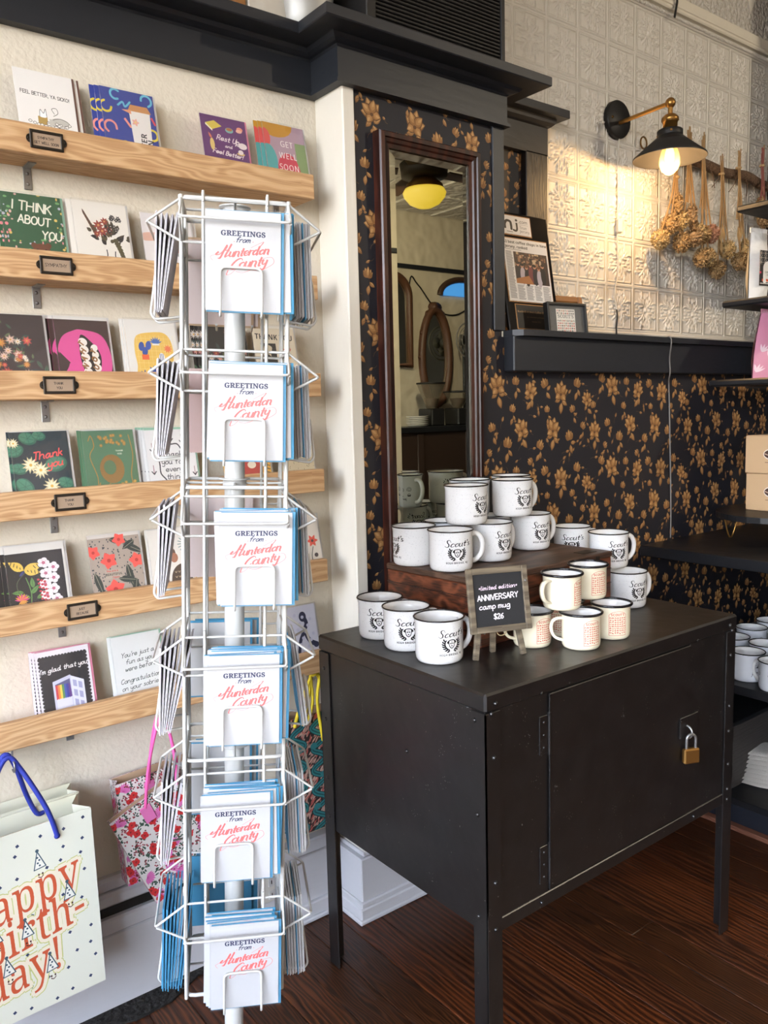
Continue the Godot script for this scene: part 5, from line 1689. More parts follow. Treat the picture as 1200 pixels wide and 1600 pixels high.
func ledges() -> void:
	var labels := [["SYMPATHY", "GET WELL SOON"], ["SYMPATHY", ""], ["THANK", "YOU"], ["THANK", "YOU"], ["JUST", "BECAUSE"]]
	var words := ["sympathy and get well soon", "sympathy", "thank you", "thank you", "just because"]
	for i in 6:
		var y: float = LEDGE[i]
		var d := "%s pine card ledge" % ORD[i]
		if i < 5: d += " from the top, its holder labelled %s" % words[i]
		else: d += " on the cream wall, without a label holder"
		if i == 0: d = "top pine card ledge, its holder labelled sympathy and get well soon"
		var t := thing("card_ledge", d, "shelf", V(0, y, -1.66), 0.0, "pine card ledges")
		put("front_rail", bx(V(-0.6, -0.052, 0.070), V(1.034, 0.0, 0.088), 0.0016), M.pine[i % 2], t)
		put("tray", bx(V(-0.6, -0.052, 0.0), V(1.033, -0.034, 0.070), 0.001), M.pine[(i + 1) % 2], t)
		for bxx in [0.452, 0.985]:
			var b := put("bracket", MB.new().box(V(-0.0075, -0.093, 0.0005), V(0.0075, -0.052, 0.003), 0.0006).box(V(-0.0075, -0.0545, 0.0005), V(0.0075, -0.052, 0.04), 0.0006).done(), M.steel, t, V(bxx, 0, 0))
			for sy in [-0.064, -0.083]:
				put("screw", MB.new().ball(V(0, sy, 0.003), V(0.0034, 0.0034, 0.0018), 8).done(), M.steel, b)
		if i < 5:
			var cx: float = [0.466, 0.467, 0.457, 0.461, 0.469][i]
			var f := MB.new()
			for s in [-1.0, 1.0]:
				f.box(V(-0.029, s * 0.0135 - 0.0025, 0.0), V(0.029, s * 0.0135 + 0.0025, 0.0032), 0.001)
				f.box(V(s * 0.0265 - 0.0025, -0.0135, 0.0), V(s * 0.0265 + 0.0025, 0.0135, 0.0032), 0.001)
				var ear := PackedVector2Array()
				for k in 9: ear.append(Vector2(s * 0.0285, 0) + Vector2(cos(k * PI / 8 - PI / 2) * 0.0065 * s, sin(k * PI / 8 - PI / 2) * 0.0075))
				f.prism(ear, 0.0, 0.0018)
				f.ball(V(s * 0.0315, 0, 0.0018), V(0.002, 0.002, 0.001), 8)
			var lh := put("label_holder", f.done(), M.bronze, t, V(cx, -0.026, 0.088))
			var q := MB.new()
			q.box(V(-0.0245, -0.0115, 0.0002), V(0.0245, 0.0115, 0.0010))
			put("label_card", q.done(), art_label(labels[i][0], labels[i][1]), lh)

var card_meshes := {}
func panel(w: float, h: float, t := 0.0012) -> ArrayMesh:
	var key := "%f %f %f" % [w, h, t]
	if not card_meshes.has(key):
		card_meshes[key] = bx(V(-w / 2, 0, 0), V(w / 2, h, t))
	return card_meshes[key]

func new_card(label: String, category: String, front: Material, env: Material, w := 0.108, h := 0.142, sleeve := true, dx := 0.003, grp := "") -> Node3D:
	var t := thing("greeting_card", label, category, Vector3.ZERO, 0.0, grp)
	put("front_panel", panel(w, h), front, t, V(0, 0.002, 0.0008))
	put("envelope", panel(w + 0.003, h + 0.003, 0.0014), env, t, V(dx, 0, -0.0012))
	if sleeve:
		put("sleeve", bx(V(-w / 2 - 0.0015, -0.001, -0.0016), V(w / 2 + 0.0045, h + 0.006, 0.0024)), M.sleeve, t)
	return t

func shelf_card(row: int, x: float, label: String, front: Material, env: Material, behind := 0, step := -0.008, w := 0.105, h := 0.143, sleeve := true) -> void:
	var y: float = LEDGE[row] - 0.034
	for i in behind + 1:
		var t: Node3D
		if i == 0:
			t = new_card(label, "card", front, env, w, h, sleeve)
		else:
			var what := "%s copy behind the %s" % [["", "first", "second", "third"][i], " ".join(label.split(" ").slice(0, 12))]
			t = new_card(what, "card", front, env, w, h, false)
			t.set_meta("group", "cards stacked on the pine ledges")
		t.position = V(x + step * i, y + 0.001, -1.6025 - 0.0042 * i)
		t.rotation = V(-0.2, 0, 0.012 * i * signf(step))
		if i == 0: t.set_meta("group", "cards on the pine ledges")

func shelf_cards() -> void:
	shelf_card(0, 0.484, "white get well card with small pen doodles and a brown envelope", art_sicko(), M.env_brown, 1, 0.012, 0.104, 0.146, false)
	shelf_card(0, 0.641, "blue card with bright squiggles and an orange coffee cup", art_soon(), M.env_white, 2, -0.010, 0.106, 0.146)
	shelf_card(0, 0.845, "purple card saying rest up and feel better", art_restup(), M.env_rose, 0, -0.008, 0.104, 0.134)
	var well := art_getwell()
	shelf_card(0, 0.993, "abstract card in mauve, red and green saying get well soon", well, M.env_white, 2, -0.010, 0.104, 0.146)
	shelf_card(1, 0.446, "green card with a brown bear among flowers", art_think(), M.env_green, 1, -0.009, 0.106, 0.142)
	shelf_card(1, 0.572, "cream card with a bouquet in a line-drawn vase", art_vase(), M.env_white, 2, -0.011, 0.104, 0.144)
	shelf_card(1, 0.706, "pale card with two pink reaching hands", art_hands(), M.env_white, 1, 0.01, 0.106, 0.136)
	shelf_card(2, 0.398, "dark card with an old-master bouquet of pale and red flowers", art_darkfloral(hexc(64, 52, 50), 5, [hexc(226, 190, 170), hexc(206, 90, 80), hexc(236, 220, 200), hexc(210, 140, 70)], 0.26, 22), M.env_white, 0, -0.008, 0.106, 0.139)
	shelf_card(2, 0.521, "brown card with large pink lips", art_lips(), M.env_white, 2, -0.010, 0.102, 0.140)
	shelf_card(2, 0.659, "pale card with potted cacti on a yellow patch", art_cactus(), M.env_white, 2, -0.005, 0.106, 0.140)
	shelf_card(2, 0.818, "black card with a dense small floral pattern behind the rack pole", art_darkfloral(hexc(32, 30, 30), 15, [hexc(206, 150, 140), hexc(150, 60, 60), hexc(200, 190, 180)], 0.5, 34), M.black_metal, 2, -0.009, 0.106, 0.138)
	shelf_card(2, 0.945, "tan card with a black female silhouette saying thank you", art_silhouette(), M.env_white, 0, -0.008, 0.106, 0.140)
	shelf_card(3, 0.428, "dark pond card with cream water lilies and red script", art_lilies(), M.env_white, 1, -0.006, 0.104, 0.140)
	shelf_card(3, 0.559, "sage green card printed with gold foil plants", art_gold(), M.env_white, 2, -0.005, 0.102, 0.138)
	shelf_card(3, 0.686, "white card with black arrows round a thank you wreath", art_arrows(), M.env_green, 3, -0.006, 0.106, 0.139)
	shelf_card(3, 0.862, "yellow card with a red disc behind the rack pole", art_yellow(), M.env_white, 1, -0.008, 0.106, 0.134)
	shelf_card(3, 0.985, "beige card with dark scribbles near the white post", art_scribble(), M.env_white, 0, -0.008, 0.09, 0.130)
	shelf_card(4, 0.404, "black card with a yellow butterfly and white orchids", art_butterfly(), M.env_white, 2, -0.009, 0.108, 0.137)
	shelf_card(4, 0.556, "taupe card with large coral flowers and dark leaves", art_coral(), M.env_white, 0, -0.008, 0.104, 0.140)
	shelf_card(4, 0.678, "cream card with a dark-haired woman under a sun", art_sunlady(), M.env_white, 1, -0.005, 0.104, 0.138)
	shelf_card(4, 0.990, "cream card with one red flower near the white post", art_reddot(), M.env_white, 0, -0.008, 0.104, 0.134)
	shelf_card(5, 0.440, "black scalloped card with an open closet of bright clothes", art_closet(), M.env_rose, 2, -0.006, 0.102, 0.140)
	shelf_card(5, 0.588, "plain white card with handwritten sobriety congratulations", art_sober(), M.env_green, 1, -0.008, 0.102, 0.142)
	shelf_card(5, 0.985, "lilac card with a dark blue ink figure", art_ink(), M.env_white, 0, -0.008, 0.082, 0.134)

# ------------------------------------------------------------------ the spinner rack
const TIER_Y := [1.404, 1.185, 0.962, 0.738, 0.511, 0.288]
const TIER_U := [0.011, 0.016, 0.032, 0.014, 0.001, 0.016]
const NTH := ["first", "second", "third", "fourth", "fifth", "sixth", "seventh", "eighth"]
const TIER := ["top", "second", "third", "fourth", "fifth", "lowest"]

func rack() -> void:
	var basis := Basis(Vector3.BACK, -0.0379) * Basis(Vector3.RIGHT, 0.0332) * Basis(Vector3.UP, -0.4672)
	var T := Transform3D(basis, V(0.579, 0.0, -1.254))
	var t := thing("card_rack", "tall white wire spinner rack holding greeting cards in six tiers", "rack")
	t.transform = T
	put("pole", MB.new().tube([V(0, 0.02, 0), V(0, 0.9, 0), V(0, 1.575, 0)], 0.0165, 20).done(), M.wire, t)
	put("base", MB.new().lathe([Vector2(0.0001, 0.0), Vector2(0.11, 0.0), Vector2(0.115, 0.004), Vector2(0.112, 0.012), Vector2(0.03, 0.02), Vector2(0.022, 0.05), Vector2(0.0001, 0.05)], 32).done(), M.wire, t)
	var b := 0.079
	for sx in [-1.0, 1.0]:
		for sz in [-1.0, 1.0]:
			put("post", MB.new().tube([V(sx * b, 0.285, sz * b), V(sx * b, 1.575, sz * b)], 0.0031, 8).done(), M.wire, t)
	for k in 4:
		for u in [-0.047, 0.047]:
			var up := put("upright", MB.new().tube([V(u, 0.285, b), V(u, 1.58, b)], 0.0026, 6).done(), M.wire, t)
			up.rotation.y = k * PI / 2
	for y in [1.572, 1.142, 0.700, 0.290]:
		var r := put("ring", MB.new().tube(bent([V(-b, y, 0), V(-b, y, b), V(b, y, b), V(b, y, -b), V(-b, y, -b), V(-b, y, 0)], 0.015), 0.0031, 8).done(), M.wire, t)
		var col := MB.new().tube([V(-b, 0, 0), V(b, 0, 0)], 0.0022, 6).tube([V(0, 0, -b), V(0, 0, b)], 0.0022, 6)
		col.lathe([Vector2(0.017, -0.008), Vector2(0.025, -0.008), Vector2(0.025, -0.006), Vector2(0.019, -0.006), Vector2(0.019, 0.006), Vector2(0.025, 0.006), Vector2(0.025, 0.008), Vector2(0.017, 0.008)], 20)
		put("spoke", col.done(), M.wire, r, V(0, y, 0))
	# each pocket: a hoop that leans out from the frame, a bottom fork and the small loop that holds the card
	var w := 0.079
	var hoop := MB.new()
	var d := 0.128
	hoop.tube(bent([V(-w, 0.166, b), V(-w, 0.130, d), V(w, 0.130, d), V(w, 0.166, b)], 0.006), 0.0021, 6)
	hoop.tube([V(-w, 0.166, b), V(w, 0.166, b)], 0.0021, 6)
	hoop.tube(bent([V(-w, 0.104, b), V(-w, 0.129, d - 0.002)], 0.006), 0.0021, 6)
	hoop.tube(bent([V(w, 0.104, b), V(w, 0.129, d - 0.002)], 0.006), 0.0021, 6)
	hoop.tube([V(-w, 0.104, b), V(w, 0.104, b)], 0.0021, 6)
	for u in [-0.047, 0.047]: hoop.tube([V(u, 0.162, b + 0.004), V(u, 0.178, b + 0.004)], 0.0021, 6)
	var hm := hoop.done()
	var fk := MB.new()
	var pth := [V(-0.030, 0.0, b), V(-0.030, -0.006, d - 0.006), V(-0.030, 0.003, d), V(-0.030, 0.064, d - 0.008), V(0.030, 0.064, d - 0.008), V(0.030, 0.003, d), V(0.030, -0.006, d - 0.006), V(0.030, 0.0, b)]
	fk.tube(bent(pth, 0.009), 0.0021, 6)
	var fm := fk.done()
	for k in 4:
		for i in 6:
			var p := put("pocket", hm, M.wire, t, V(0, TIER_Y[i], 0))
			p.rotation.y = k * PI / 2
			put("front_loop", fm, M.wire, p, V((TIER_U[i] - 0.003) if k == 0 else 0.0, 0, 0))
	# the cards
	var greet := art_greeting()
	var white: Material = M.paper
	var pinkish := art_plain(hexc(224, 206, 200))
	var vert := art_vertical()
	var nf := [4, 6, 6, 7, 7, 6]
	var rng := RandomNumberGenerator.new()
	rng.seed = 27
	for i in 6:
		for j in nf[i]:
			var lab := "front greetings card with blue envelope in the %s tier of the rack" % TIER[i]
			var grp := "front cards of the rack pockets"
			if j > 0:
				lab = "%s greetings card from the front in the %s front pocket" % [NTH[j], TIER[i]]
				grp = "cards behind in the front pockets"
			var c := new_card(lab, "card", greet, M.env_blue, 0.109, 0.143, j == 0, 0.003, grp)
			var u: float = TIER_U[i]
			var dy := 0.0
			if j > 0:
				u += rng.randf_range(-0.006, 0.014)
				dy = rng.randf_range(0.0, 0.004)
				if i == 0: u = TIER_U[i] + 0.016
				if i == 5: u = TIER_U[i] - 0.004 * j + (0.012 if j > 3 else 0.0)
			c.transform = T * Transform3D(Basis(Vector3.RIGHT, -0.031 - 0.012 * j) * Basis(Vector3.BACK, 0.0 if j == 0 else rng.randf_range(-0.03, 0.03)), V(u, TIER_Y[i] + dy, 0.1165 - 0.0042 * j))
		var left: int = [5, 5, 4, 7, 5, 8][i]
		for j in left:
			var blue := i == 5
			var c := new_card(("%s blue envelope card, counted from outside, in the %s left pocket" if blue else "%s pale card, counted from outside, in the %s left pocket") % [NTH[j], TIER[i]], "card", (M.env_blue if blue else (pinkish if j == 0 else white)), M.env_blue if blue else M.env_navy, 0.109, 0.143, false, 0.002, "cards in the left pockets")
			var lean := 0.02 + 0.036 * j * (0.4 if blue else 1.0)
			c.transform = T * Transform3D(Basis(Vector3.UP, -PI / 2), Vector3.ZERO) * Transform3D(Basis(Vector3.RIGHT, -lean) * Basis(Vector3.BACK, rng.randf_range(-0.02, 0.02)), V(0.004, TIER_Y[i] + rng.randf_range(0.0, 0.006), 0.119 - (0.0042 if blue else 0.0026) * j))
		var right: int = [7, 8, 6, 3, 7, 8][i]
		for j in right:
			var c := new_card("%s card edge, counted from outside, in the %s right pocket" % [NTH[j], TIER[i]], "card", white, M.env_blue if j % 4 == 2 else M.env_white, 0.109, 0.143, false, 0.002, "cards in the right pockets")
			c.transform = T * Transform3D(Basis(Vector3.UP, PI / 2), Vector3.ZERO) * Transform3D(Basis(Vector3.RIGHT, -0.05 - (0.09 if i == 3 else 0.0)) * Basis(Vector3.BACK, rng.randf_range(-0.015, 0.015)), V(0.0, TIER_Y[i] + rng.randf_range(0.0, 0.004), 0.119 - 0.0046 * j))
		for j in 2:
			var mt: Material = [M.kraft, vert, pinkish, M.env_blue, M.env_blue, M.env_blue][i]
			var inner: Material = [pinkish, vert, pinkish, white, white, M.env_blue][i]
			var lab2: String = ["pink and kraft card", "pink card with vertical lettering", "plain pink card", "white card with a blue border", "blue-bordered white card", "blue envelope card"][i]
			var c := thing("greeting_card", "%s %s seen from behind in the %s back pocket" % [["outer", "inner"][j], lab2, TIER[i]], "card", Vector3.ZERO, 0.0, "cards in the back pockets")
			put("front_panel", panel(0.109, 0.143), white, c, V(0, 0.002, 0.0008))
			put("envelope", panel(0.114, 0.146, 0.0014), mt, c, V(0.0, 0, -0.0012))
			if i != 5: put("inner_sheet", panel(0.106, 0.139, 0.0006), inner, c, V(0.0, 0.003, -0.002))
			c.transform = T * Transform3D(Basis(Vector3.UP, PI), Vector3.ZERO) * Transform3D(Basis(Vector3.RIGHT, -0.03 - 0.03 * j), V(0.012 * j + 0.012, TIER_Y[i], 0.118 - 0.006 * j))

# ------------------------------------------------------------------ the metal cabinet and what stands on it
func cabinet() -> void:
	var t := thing("metal_cabinet", "black riveted sheet metal cabinet on four angle legs", "cabinet", V(0.937, 0, -0.957))
	var W := 0.798
	var D := 0.515
	var H := 0.772
	var a := 0.0365
	# top: a sheet bent down at the edges
	put("top", MB.new().box(V(-0.002, H - 0.034, -D), V(W + 0.002, H, 0.002), 0.004).done(), M.cabinet_top, t)
	put("side_panel", bx(V(0.004, 0.330, -D + 0.010), V(0.010, H - 0.03, -0.012), 0.001), M.cabinet, t)
	put("side_panel", bx(V(W - 0.010, 0.330, -D + 0.010), V(W - 0.004, H - 0.03, -0.012), 0.001), M.cabinet, t)
	put("back_panel", bx(V(0.01, 0.330, -D + 0.004), V(W - 0.01, H - 0.03, -D + 0.010), 0.001), M.cabinet, t)
	put("bottom_panel", bx(V(0.01, 0.330, -D + 0.01), V(W - 0.01, 0.336, -0.01)), M.cabinet, t)
	# front: stile sheets round the door
	var fr := MB.new().box(V(0.004, 0.338, -0.010), V(0.1635, H - 0.03, -0.004), 0.001).box(V(0.6215, 0.338, -0.010), V(W - 0.004, H - 0.03, -0.004), 0.001).box(V(0.1635, 0.735, -0.010), V(0.6215, H - 0.03, -0.004), 0.001)
	put("front_panel", fr.done(), M.cabinet, t)
	put("bottom_rail", bx(V(0.006, 0.326, -0.010), V(W - 0.006, 0.352, -0.0015), 0.0015), M.cabinet, t)
	for sx in [0.0, 1.0]:
		for sz in [0.0, 1.0]:
			var x: float = sx * W
			var z: float = -sz * D
			var dx := a if sx == 0.0 else -a
			var dz := -a if sz == 0.0 else a
			var th := 0.0035
			var m := MB.new()
			m.box(V(minf(x, x + dx), 0, minf(z, z + signf(dz) * th)), V(maxf(x, x + dx), H - 0.036, maxf(z, z + signf(dz) * th)), 0.0008)
			m.box(V(minf(x, x + signf(dx) * th), 0, minf(z, z + dz)), V(maxf(x, x + signf(dx) * th), H - 0.036, maxf(z, z + dz)), 0.0008)
			put("leg", m.done(), M.cabinet, t)
	var door := put("door", bx(V(0.1645, 0.354, -0.012), V(0.6205, 0.734, -0.0015), 0.0015), M.cabinet, t)
	for y in [0.660, 0.410]:
		var h := MB.new().box(V(0.138, y - 0.036, -0.004), V(0.160, y + 0.036, -0.002), 0.0006).tube([V(0.1635, y - 0.04, -0.0015), V(0.1635, y + 0.04, -0.0015)], 0.0035, 8)
		for k in 3: h.ball(V(0.149, y - 0.024 + k * 0.024, -0.002), V(0.003, 0.003, 0.0016), 8)
		put("hinge", h.done(), M.cabinet, door)
	put("hinge_rod", MB.new().tube([V(0.1635, 0.356, -0.001), V(0.1635, 0.732, -0.001)], 0.0016, 6).done(), M.black_metal, door)
	put("hasp", MB.new().box(V(0.580, 0.535, -0.0015), V(0.648, 0.580, 0.0015), 0.001).box(V(0.578, 0.535, -0.0015), V(0.583, 0.575, 0.003), 0.001).done(), M.cabinet, door)
	var st := []
	for k in 11: st.append(V(0.605, 0.545, 0.0) + V(0.0, cos(k * PI / 10) * 0.014, sin(k * PI / 10) * 0.014))
	put("staple", MB.new().tube(st, 0.0024, 8).done(), M.steel, door)
	var rv := MB.new().ball(Vector3.ZERO, V(0.0046, 0.0046, 0.0030), 10).done()
	var rx := MB.new().ball(Vector3.ZERO, V(0.0030, 0.0046, 0.0046), 10).done()
	for q in [[0.022, 0.752, 0.003], [0.014, 0.735, 0.001], [0.020, 0.655, 0.0], [0.020, 0.425, 0.0], [0.020, 0.337, 0.0], [0.140, 0.742, 0.0], [0.140, 0.339, 0.0], [0.640, 0.742, 0.0], [0.640, 0.339, 0.0], [W - 0.03, 0.752, 0.003], [W - 0.02, 0.738, 0.002], [W - 0.02, 0.68, 0.0], [W - 0.02, 0.56, 0.0], [W - 0.02, 0.50, 0.0], [W - 0.02, 0.42, 0.0], [W - 0.02, 0.36, 0.0], [W - 0.02, 0.335, 0.0]]:
		put("rivet", rv, M.cabinet, t, V(q[0], q[1], q[2]))
	for q in [[-0.026, 0.72], [-0.022, 0.55], [-0.022, 0.36], [-D + 0.018, 0.70], [-D + 0.018, 0.585], [-D + 0.018, 0.45], [-D + 0.018, 0.36], [-0.22, 0.60]]:
		put("rivet", rx, M.cabinet, t, V(0.0 if q[0] != -0.22 else 0.004, q[1], q[0]))
	# padlock
	var p := thing("padlock", "small brass padlock hanging from the hasp of the black cabinet", "padlock", V(1.541, 0.478, -0.9445))
	put("body", bx(V(-0.019, 0, -0.0065), V(0.019, 0.034, 0.0065), 0.003), M.brass, p)
	var sh := [V(-0.011, 0.032, 0), V(-0.011, 0.050, 0)]
	for k in 9: sh.append(V(-0.011 * cos(k * PI / 8), 0.054 + 0.011 * sin(k * PI / 8), 0))
	sh.append(V(0.011, 0.05, 0))
	sh.append(V(0.011, 0.032, 0))
	put("shackle", MB.new().tube(sh, 0.0030, 10).done(), M.steel, p)
	p.rotation.y = -0.42

func crate() -> void:
	var t := thing("wooden_box", "worn red-brown wooden box under the stack of white mugs", "box", V(1.118, 0.772, -1.153), 0.05)
	var W := 0.452
	var D := 0.285
	var H := 0.141
	put("body", MB.new().box(V(0.001, 0, -D + 0.001), V(W - 0.001, H - 0.014, -0.001), 0.002).done(), M.crate[0], t)
	put("lid", bx(V(-0.001, H - 0.0135, -D), V(W + 0.001, H, 0.001), 0.0025), M.crate[1], t)
	for y in [0.03, 0.066, 0.1]: put("board_seam", bx(V(0.0003, y - 0.0007, -D + 0.0004), V(W - 0.0003, y + 0.0007, -0.0004)), M.rim_dark, t)
	put("hinge", MB.new().box(V(W - 0.08, H - 0.001, -0.05), V(W - 0.03, H + 0.0012, -0.02), 0.0006).done(), M.bronze, t)
	put("clasp", MB.new().box(V(W * 0.86, H - 0.05, 0.0), V(W * 0.86 + 0.012, H - 0.005, 0.003), 0.001).done(), M.bronze, t)
	put("corner_nail", MB.new().ball(V(0.012, H - 0.03, 0.0), V(0.003, 0.003, 0.0015), 8).ball(V(0.012, 0.03, 0.0), V(0.003, 0.003, 0.0015), 8).ball(V(W - 0.012, 0.03, 0.0), V(0.003, 0.003, 0.0015), 8).done(), M.steel, t)

func build_mug(called: String, wrap: Material, inside: Material, rimm: Material, handm: Material, cream := false) -> Node3D:
	var t := Node3D.new()
	t.name = called
	var H := 0.073 if cream else 0.086
	var r := 0.0385 if cream else 0.0465
	var rr := 0.042 if cream else 0.0500
	var out := [Vector2(r * 0.80, 0.0), Vector2(r * 0.92, 0.0012), Vector2(r * 0.98, 0.006), Vector2(r, 0.014), Vector2(r, H * 0.5), Vector2(r, H * 0.86), Vector2(r + (rr - r) * 0.35, H * 0.93), Vector2(rr - 0.0012, H - 0.0022)]
	put("body", MB.new().lathe(out, 40).done(), wrap, t)
	var th := 0.0016 if cream else 0.0034
	var inn := [Vector2(rr - 0.0012, H - 0.0022), Vector2(rr - th, H - 0.002), Vector2(r - th, H * 0.86), Vector2(r - th, 0.014), Vector2(r * 0.85 - th, 0.006), Vector2(0.0001, 0.005)]
	var il := MB.new().lathe(inn, 40)
	il.lathe([Vector2(0.0001, 0.0), Vector2(r * 0.80, 0.0)], 40)
	put("inside", il.done(), inside, t)
	var rim := MB.new()
	var q := []
	var rt := 0.0027 if cream else 0.0016
	for k in 11: q.append(Vector2(rr - (0.0008 if cream else 0.0014) + cos(-PI / 2 + TAU * k / 10) * rt, H - (0.002 if cream else 0.0012) + sin(-PI / 2 + TAU * k / 10) * rt))
	rim.lathe(q, 40)
	put("rim", rim.done(), rimm, t)
	var hp := []
	if cream:
		for k in [[0.0, 0.060], [0.012, 0.0605], [0.022, 0.056], [0.026, 0.045], [0.024, 0.032], [0.016, 0.021], [0.0, 0.015]]: hp.append(V(r - 0.002 + k[0], k[1], 0))
	else:
		for k in [[0.0, 0.071], [0.010, 0.0735], [0.020, 0.069], [0.0265, 0.056], [0.027, 0.042], [0.023, 0.028], [0.012, 0.017], [0.0, 0.0145]]: hp.append(V(r - 0.003 + k[0], k[1], 0))
	var hs := MB.new()
	if cream: hs.xf = Transform3D(Basis.from_scale(V(1, 1, 2.1)), Vector3.ZERO)
	hs.tube(cm3(hp, 4), 0.0030 if cream else 0.0056, 10)
	put("handle", hs.done(), handm, t)
	if cream: t.get_node("handle").rotation.y = -3.40
	return t

func place_mug(proto: Node3D, called: String, label: String, at: Vector3, phi: float, group: String) -> void:
	var m: Node3D = proto.duplicate()
	m.name = numbered(called)
	add_child(m)
	tag(m, label, "mug", group)
	m.position = at
	m.rotation.y = atan2(-at.x, -at.z) + phi

var white_mug: Node3D
var cream_mug: Node3D
var doodle_mug: Node3D
func mugs() -> void:
	var ww := art_white_mug()
	var plain := mat(hexc(230, 229, 227), 0.1)
	white_mug = build_mug("white_mug", ww, M.enamel_white, M.rim_dark, plain)
	cream_mug = build_mug("cream_mug", art_cream_mug(), M.enamel_white, M.rim_black, M.enamel_cream, true)
	doodle_mug = build_mug("doodle_mug", art_doodle_mug(), M.enamel_white, M.rim_black, plain)
	var T := 0.7725
	var B := 0.9145
	var H := 0.0865
	var g := "white camp mugs with dark rims"
	for m in [
		["front mug of the row of three left of the chalkboard", V(1.014, T, -1.160), 0.54],
		["middle mug of the row of three at the cabinet's left edge", V(1.021, T, -1.269), 0.09],
		["rear mug of the row of three, nearest the white post", V(1.033, T, -1.373), -0.05],
		["leftmost mug on the wooden box, its crest turned away", V(1.139, B, -1.382), 1.95],
		["mug on the box's near edge behind the chalkboard's left corner", V(1.154, B, -1.277), 0.30],
		["mug at the back of the box below the front top mug", V(1.245, B, -1.397), 2.3],
		["mug on the box above the chalkboard, below the two front top mugs", V(1.296, B, -1.299), 0.78],
		["rightmost mug on top of the wooden box, under the right top mug", V(1.468, B, -1.337), 0.66],
		["mug at the box's back right, mostly hidden below the top tier", V(1.505, B, -1.432), 0.7],
		["mug hidden in the middle of the box's lower tier", V(1.383, B, -1.389), 0.9],
		["left front mug of the top tier, highest toward the viewer", V(1.236, B + H, -1.315), 0.88],
		["left rear mug of the top tier in front of the mirror", V(1.345, B + H, -1.417), 2.3],
		["right front mug of the top tier with its handle showing", V(1.403, B + H, -1.334), 0.69],
		["right rear mug of the top tier against the mirror frame", V(1.488, B + H, -1.420), 1.0],
		["mug just behind the wooden box at its right, crest half hidden", V(1.664, T + H, -1.372), 0.0],
		["hidden mug under the one behind the wooden box", V(1.664, T, -1.372), 0.6],
		["upper mug of the pair beside the box's right end", V(1.640, T + H, -1.238), 0.55],
		["lower mug of the pair beside the box's right end", V(1.632, T, -1.180), 0.71],
		["hidden mug behind the lower one of the pair at the box's end", V(1.660, T, -1.268), 1.2],
	]:
		var alt: bool = m[0].begins_with("left rear") or m[0].begins_with("mug at the back of the box")
		place_mug(doodle_mug if alt else white_mug, "white_mug", ("white doodle-printed " if alt else "white speckled ") + m[0], m[1], m[2], g)
	var hc := 0.0735
	for m in [
		["front left cream enamel mug of the lower row, beside the chalkboard's leg", V(1.219, T, -1.107), 0.72],
		["front cream enamel mug at the cabinet's edge with its handle left", V(1.279, T, -1.031), 0.62],
		["right cream enamel mug of the lower row with red print facing out", V(1.384, T, -1.037), 0.36],
		["cream enamel mug hidden behind under the two upper cream mugs", V(1.330, T, -1.118), -0.4],
		["upper left cream enamel mug with its handle facing the viewer", V(1.272, T + hc, -1.074), 1.15],
		["upper right cream enamel mug with red print, rearmost of the stack", V(1.386, T + hc, -1.099), 0.68],
	]:
		place_mug(cream_mug, "cream_mug", m[0], m[1], m[2], "cream enamel mugs with black rims")

func chalk_sign() -> void:
	var t := thing("chalkboard_sign", "small tabletop chalkboard easel with a grey wood frame and handwritten price", "sign", V(1.109, 0.7725, -1.096), -0.31)
	var W := 0.130
	var H := 0.124
	var lean := Node3D.new()
	var br := Basis(Vector3.BACK, -0.015) * Basis(Vector3.RIGHT, -0.20)
	var X := Transform3D(br, V(0, 0.052, 0.012))
	for q in [[V(-W / 2, 0, 0), V(-W / 2 + 0.012, H, 0.009)], [V(W / 2 - 0.012, 0, 0), V(W / 2, H, 0.009)], [V(-W / 2 + 0.012, 0, 0.0003), V(W / 2 - 0.012, 0.012, 0.0087)], [V(-W / 2 + 0.012, H - 0.012, 0.0003), V(W / 2 - 0.012, H, 0.0087)]]:
		var m := put("frame_rail", bx(q[0], q[1], 0.0012), M.greywood, t)
		m.transform = X
	var bd := put("chalkboard", bx(V(-W / 2 + 0.011, 0.011, 0.001), V(W / 2 - 0.011, H - 0.011, 0.0055)), art_chalk(), t)
	bd.transform = X
	for s in [-1.0, 1.0]:
		put("leg", MB.new().box(V(-0.0055, 0, -0.004), V(0.0055, 0.09, 0.004), 0.001).done(), M.greywood, t, V(s * 0.052, 0.0, 0.008), V(-0.12, 0, s * 0.16))
	put("leg", MB.new().box(V(-0.0055, 0, -0.004), V(0.0055, 0.12, 0.004), 0.001).done(), M.greywood, t, V(0.004, 0.0, -0.030), V(0.10, 0, 0.02))
	var lp := []
	for k in 10: lp.append(V(0.006 + 0.011 * cos(PI + k * PI / 9), 0.052 + 0.010 * sin(PI + k * PI / 9), 0.006))
	put("cord_loop", MB.new().tube(lp, 0.0011, 6).done(), M.twine, t)
	lean.free()
	put("screw", MB.new().ball(Vector3.ZERO, V(0.003, 0.003, 0.0015), 8).done(), M.steel, t, X * V(W / 2 - 0.006, H - 0.03, 0.009))

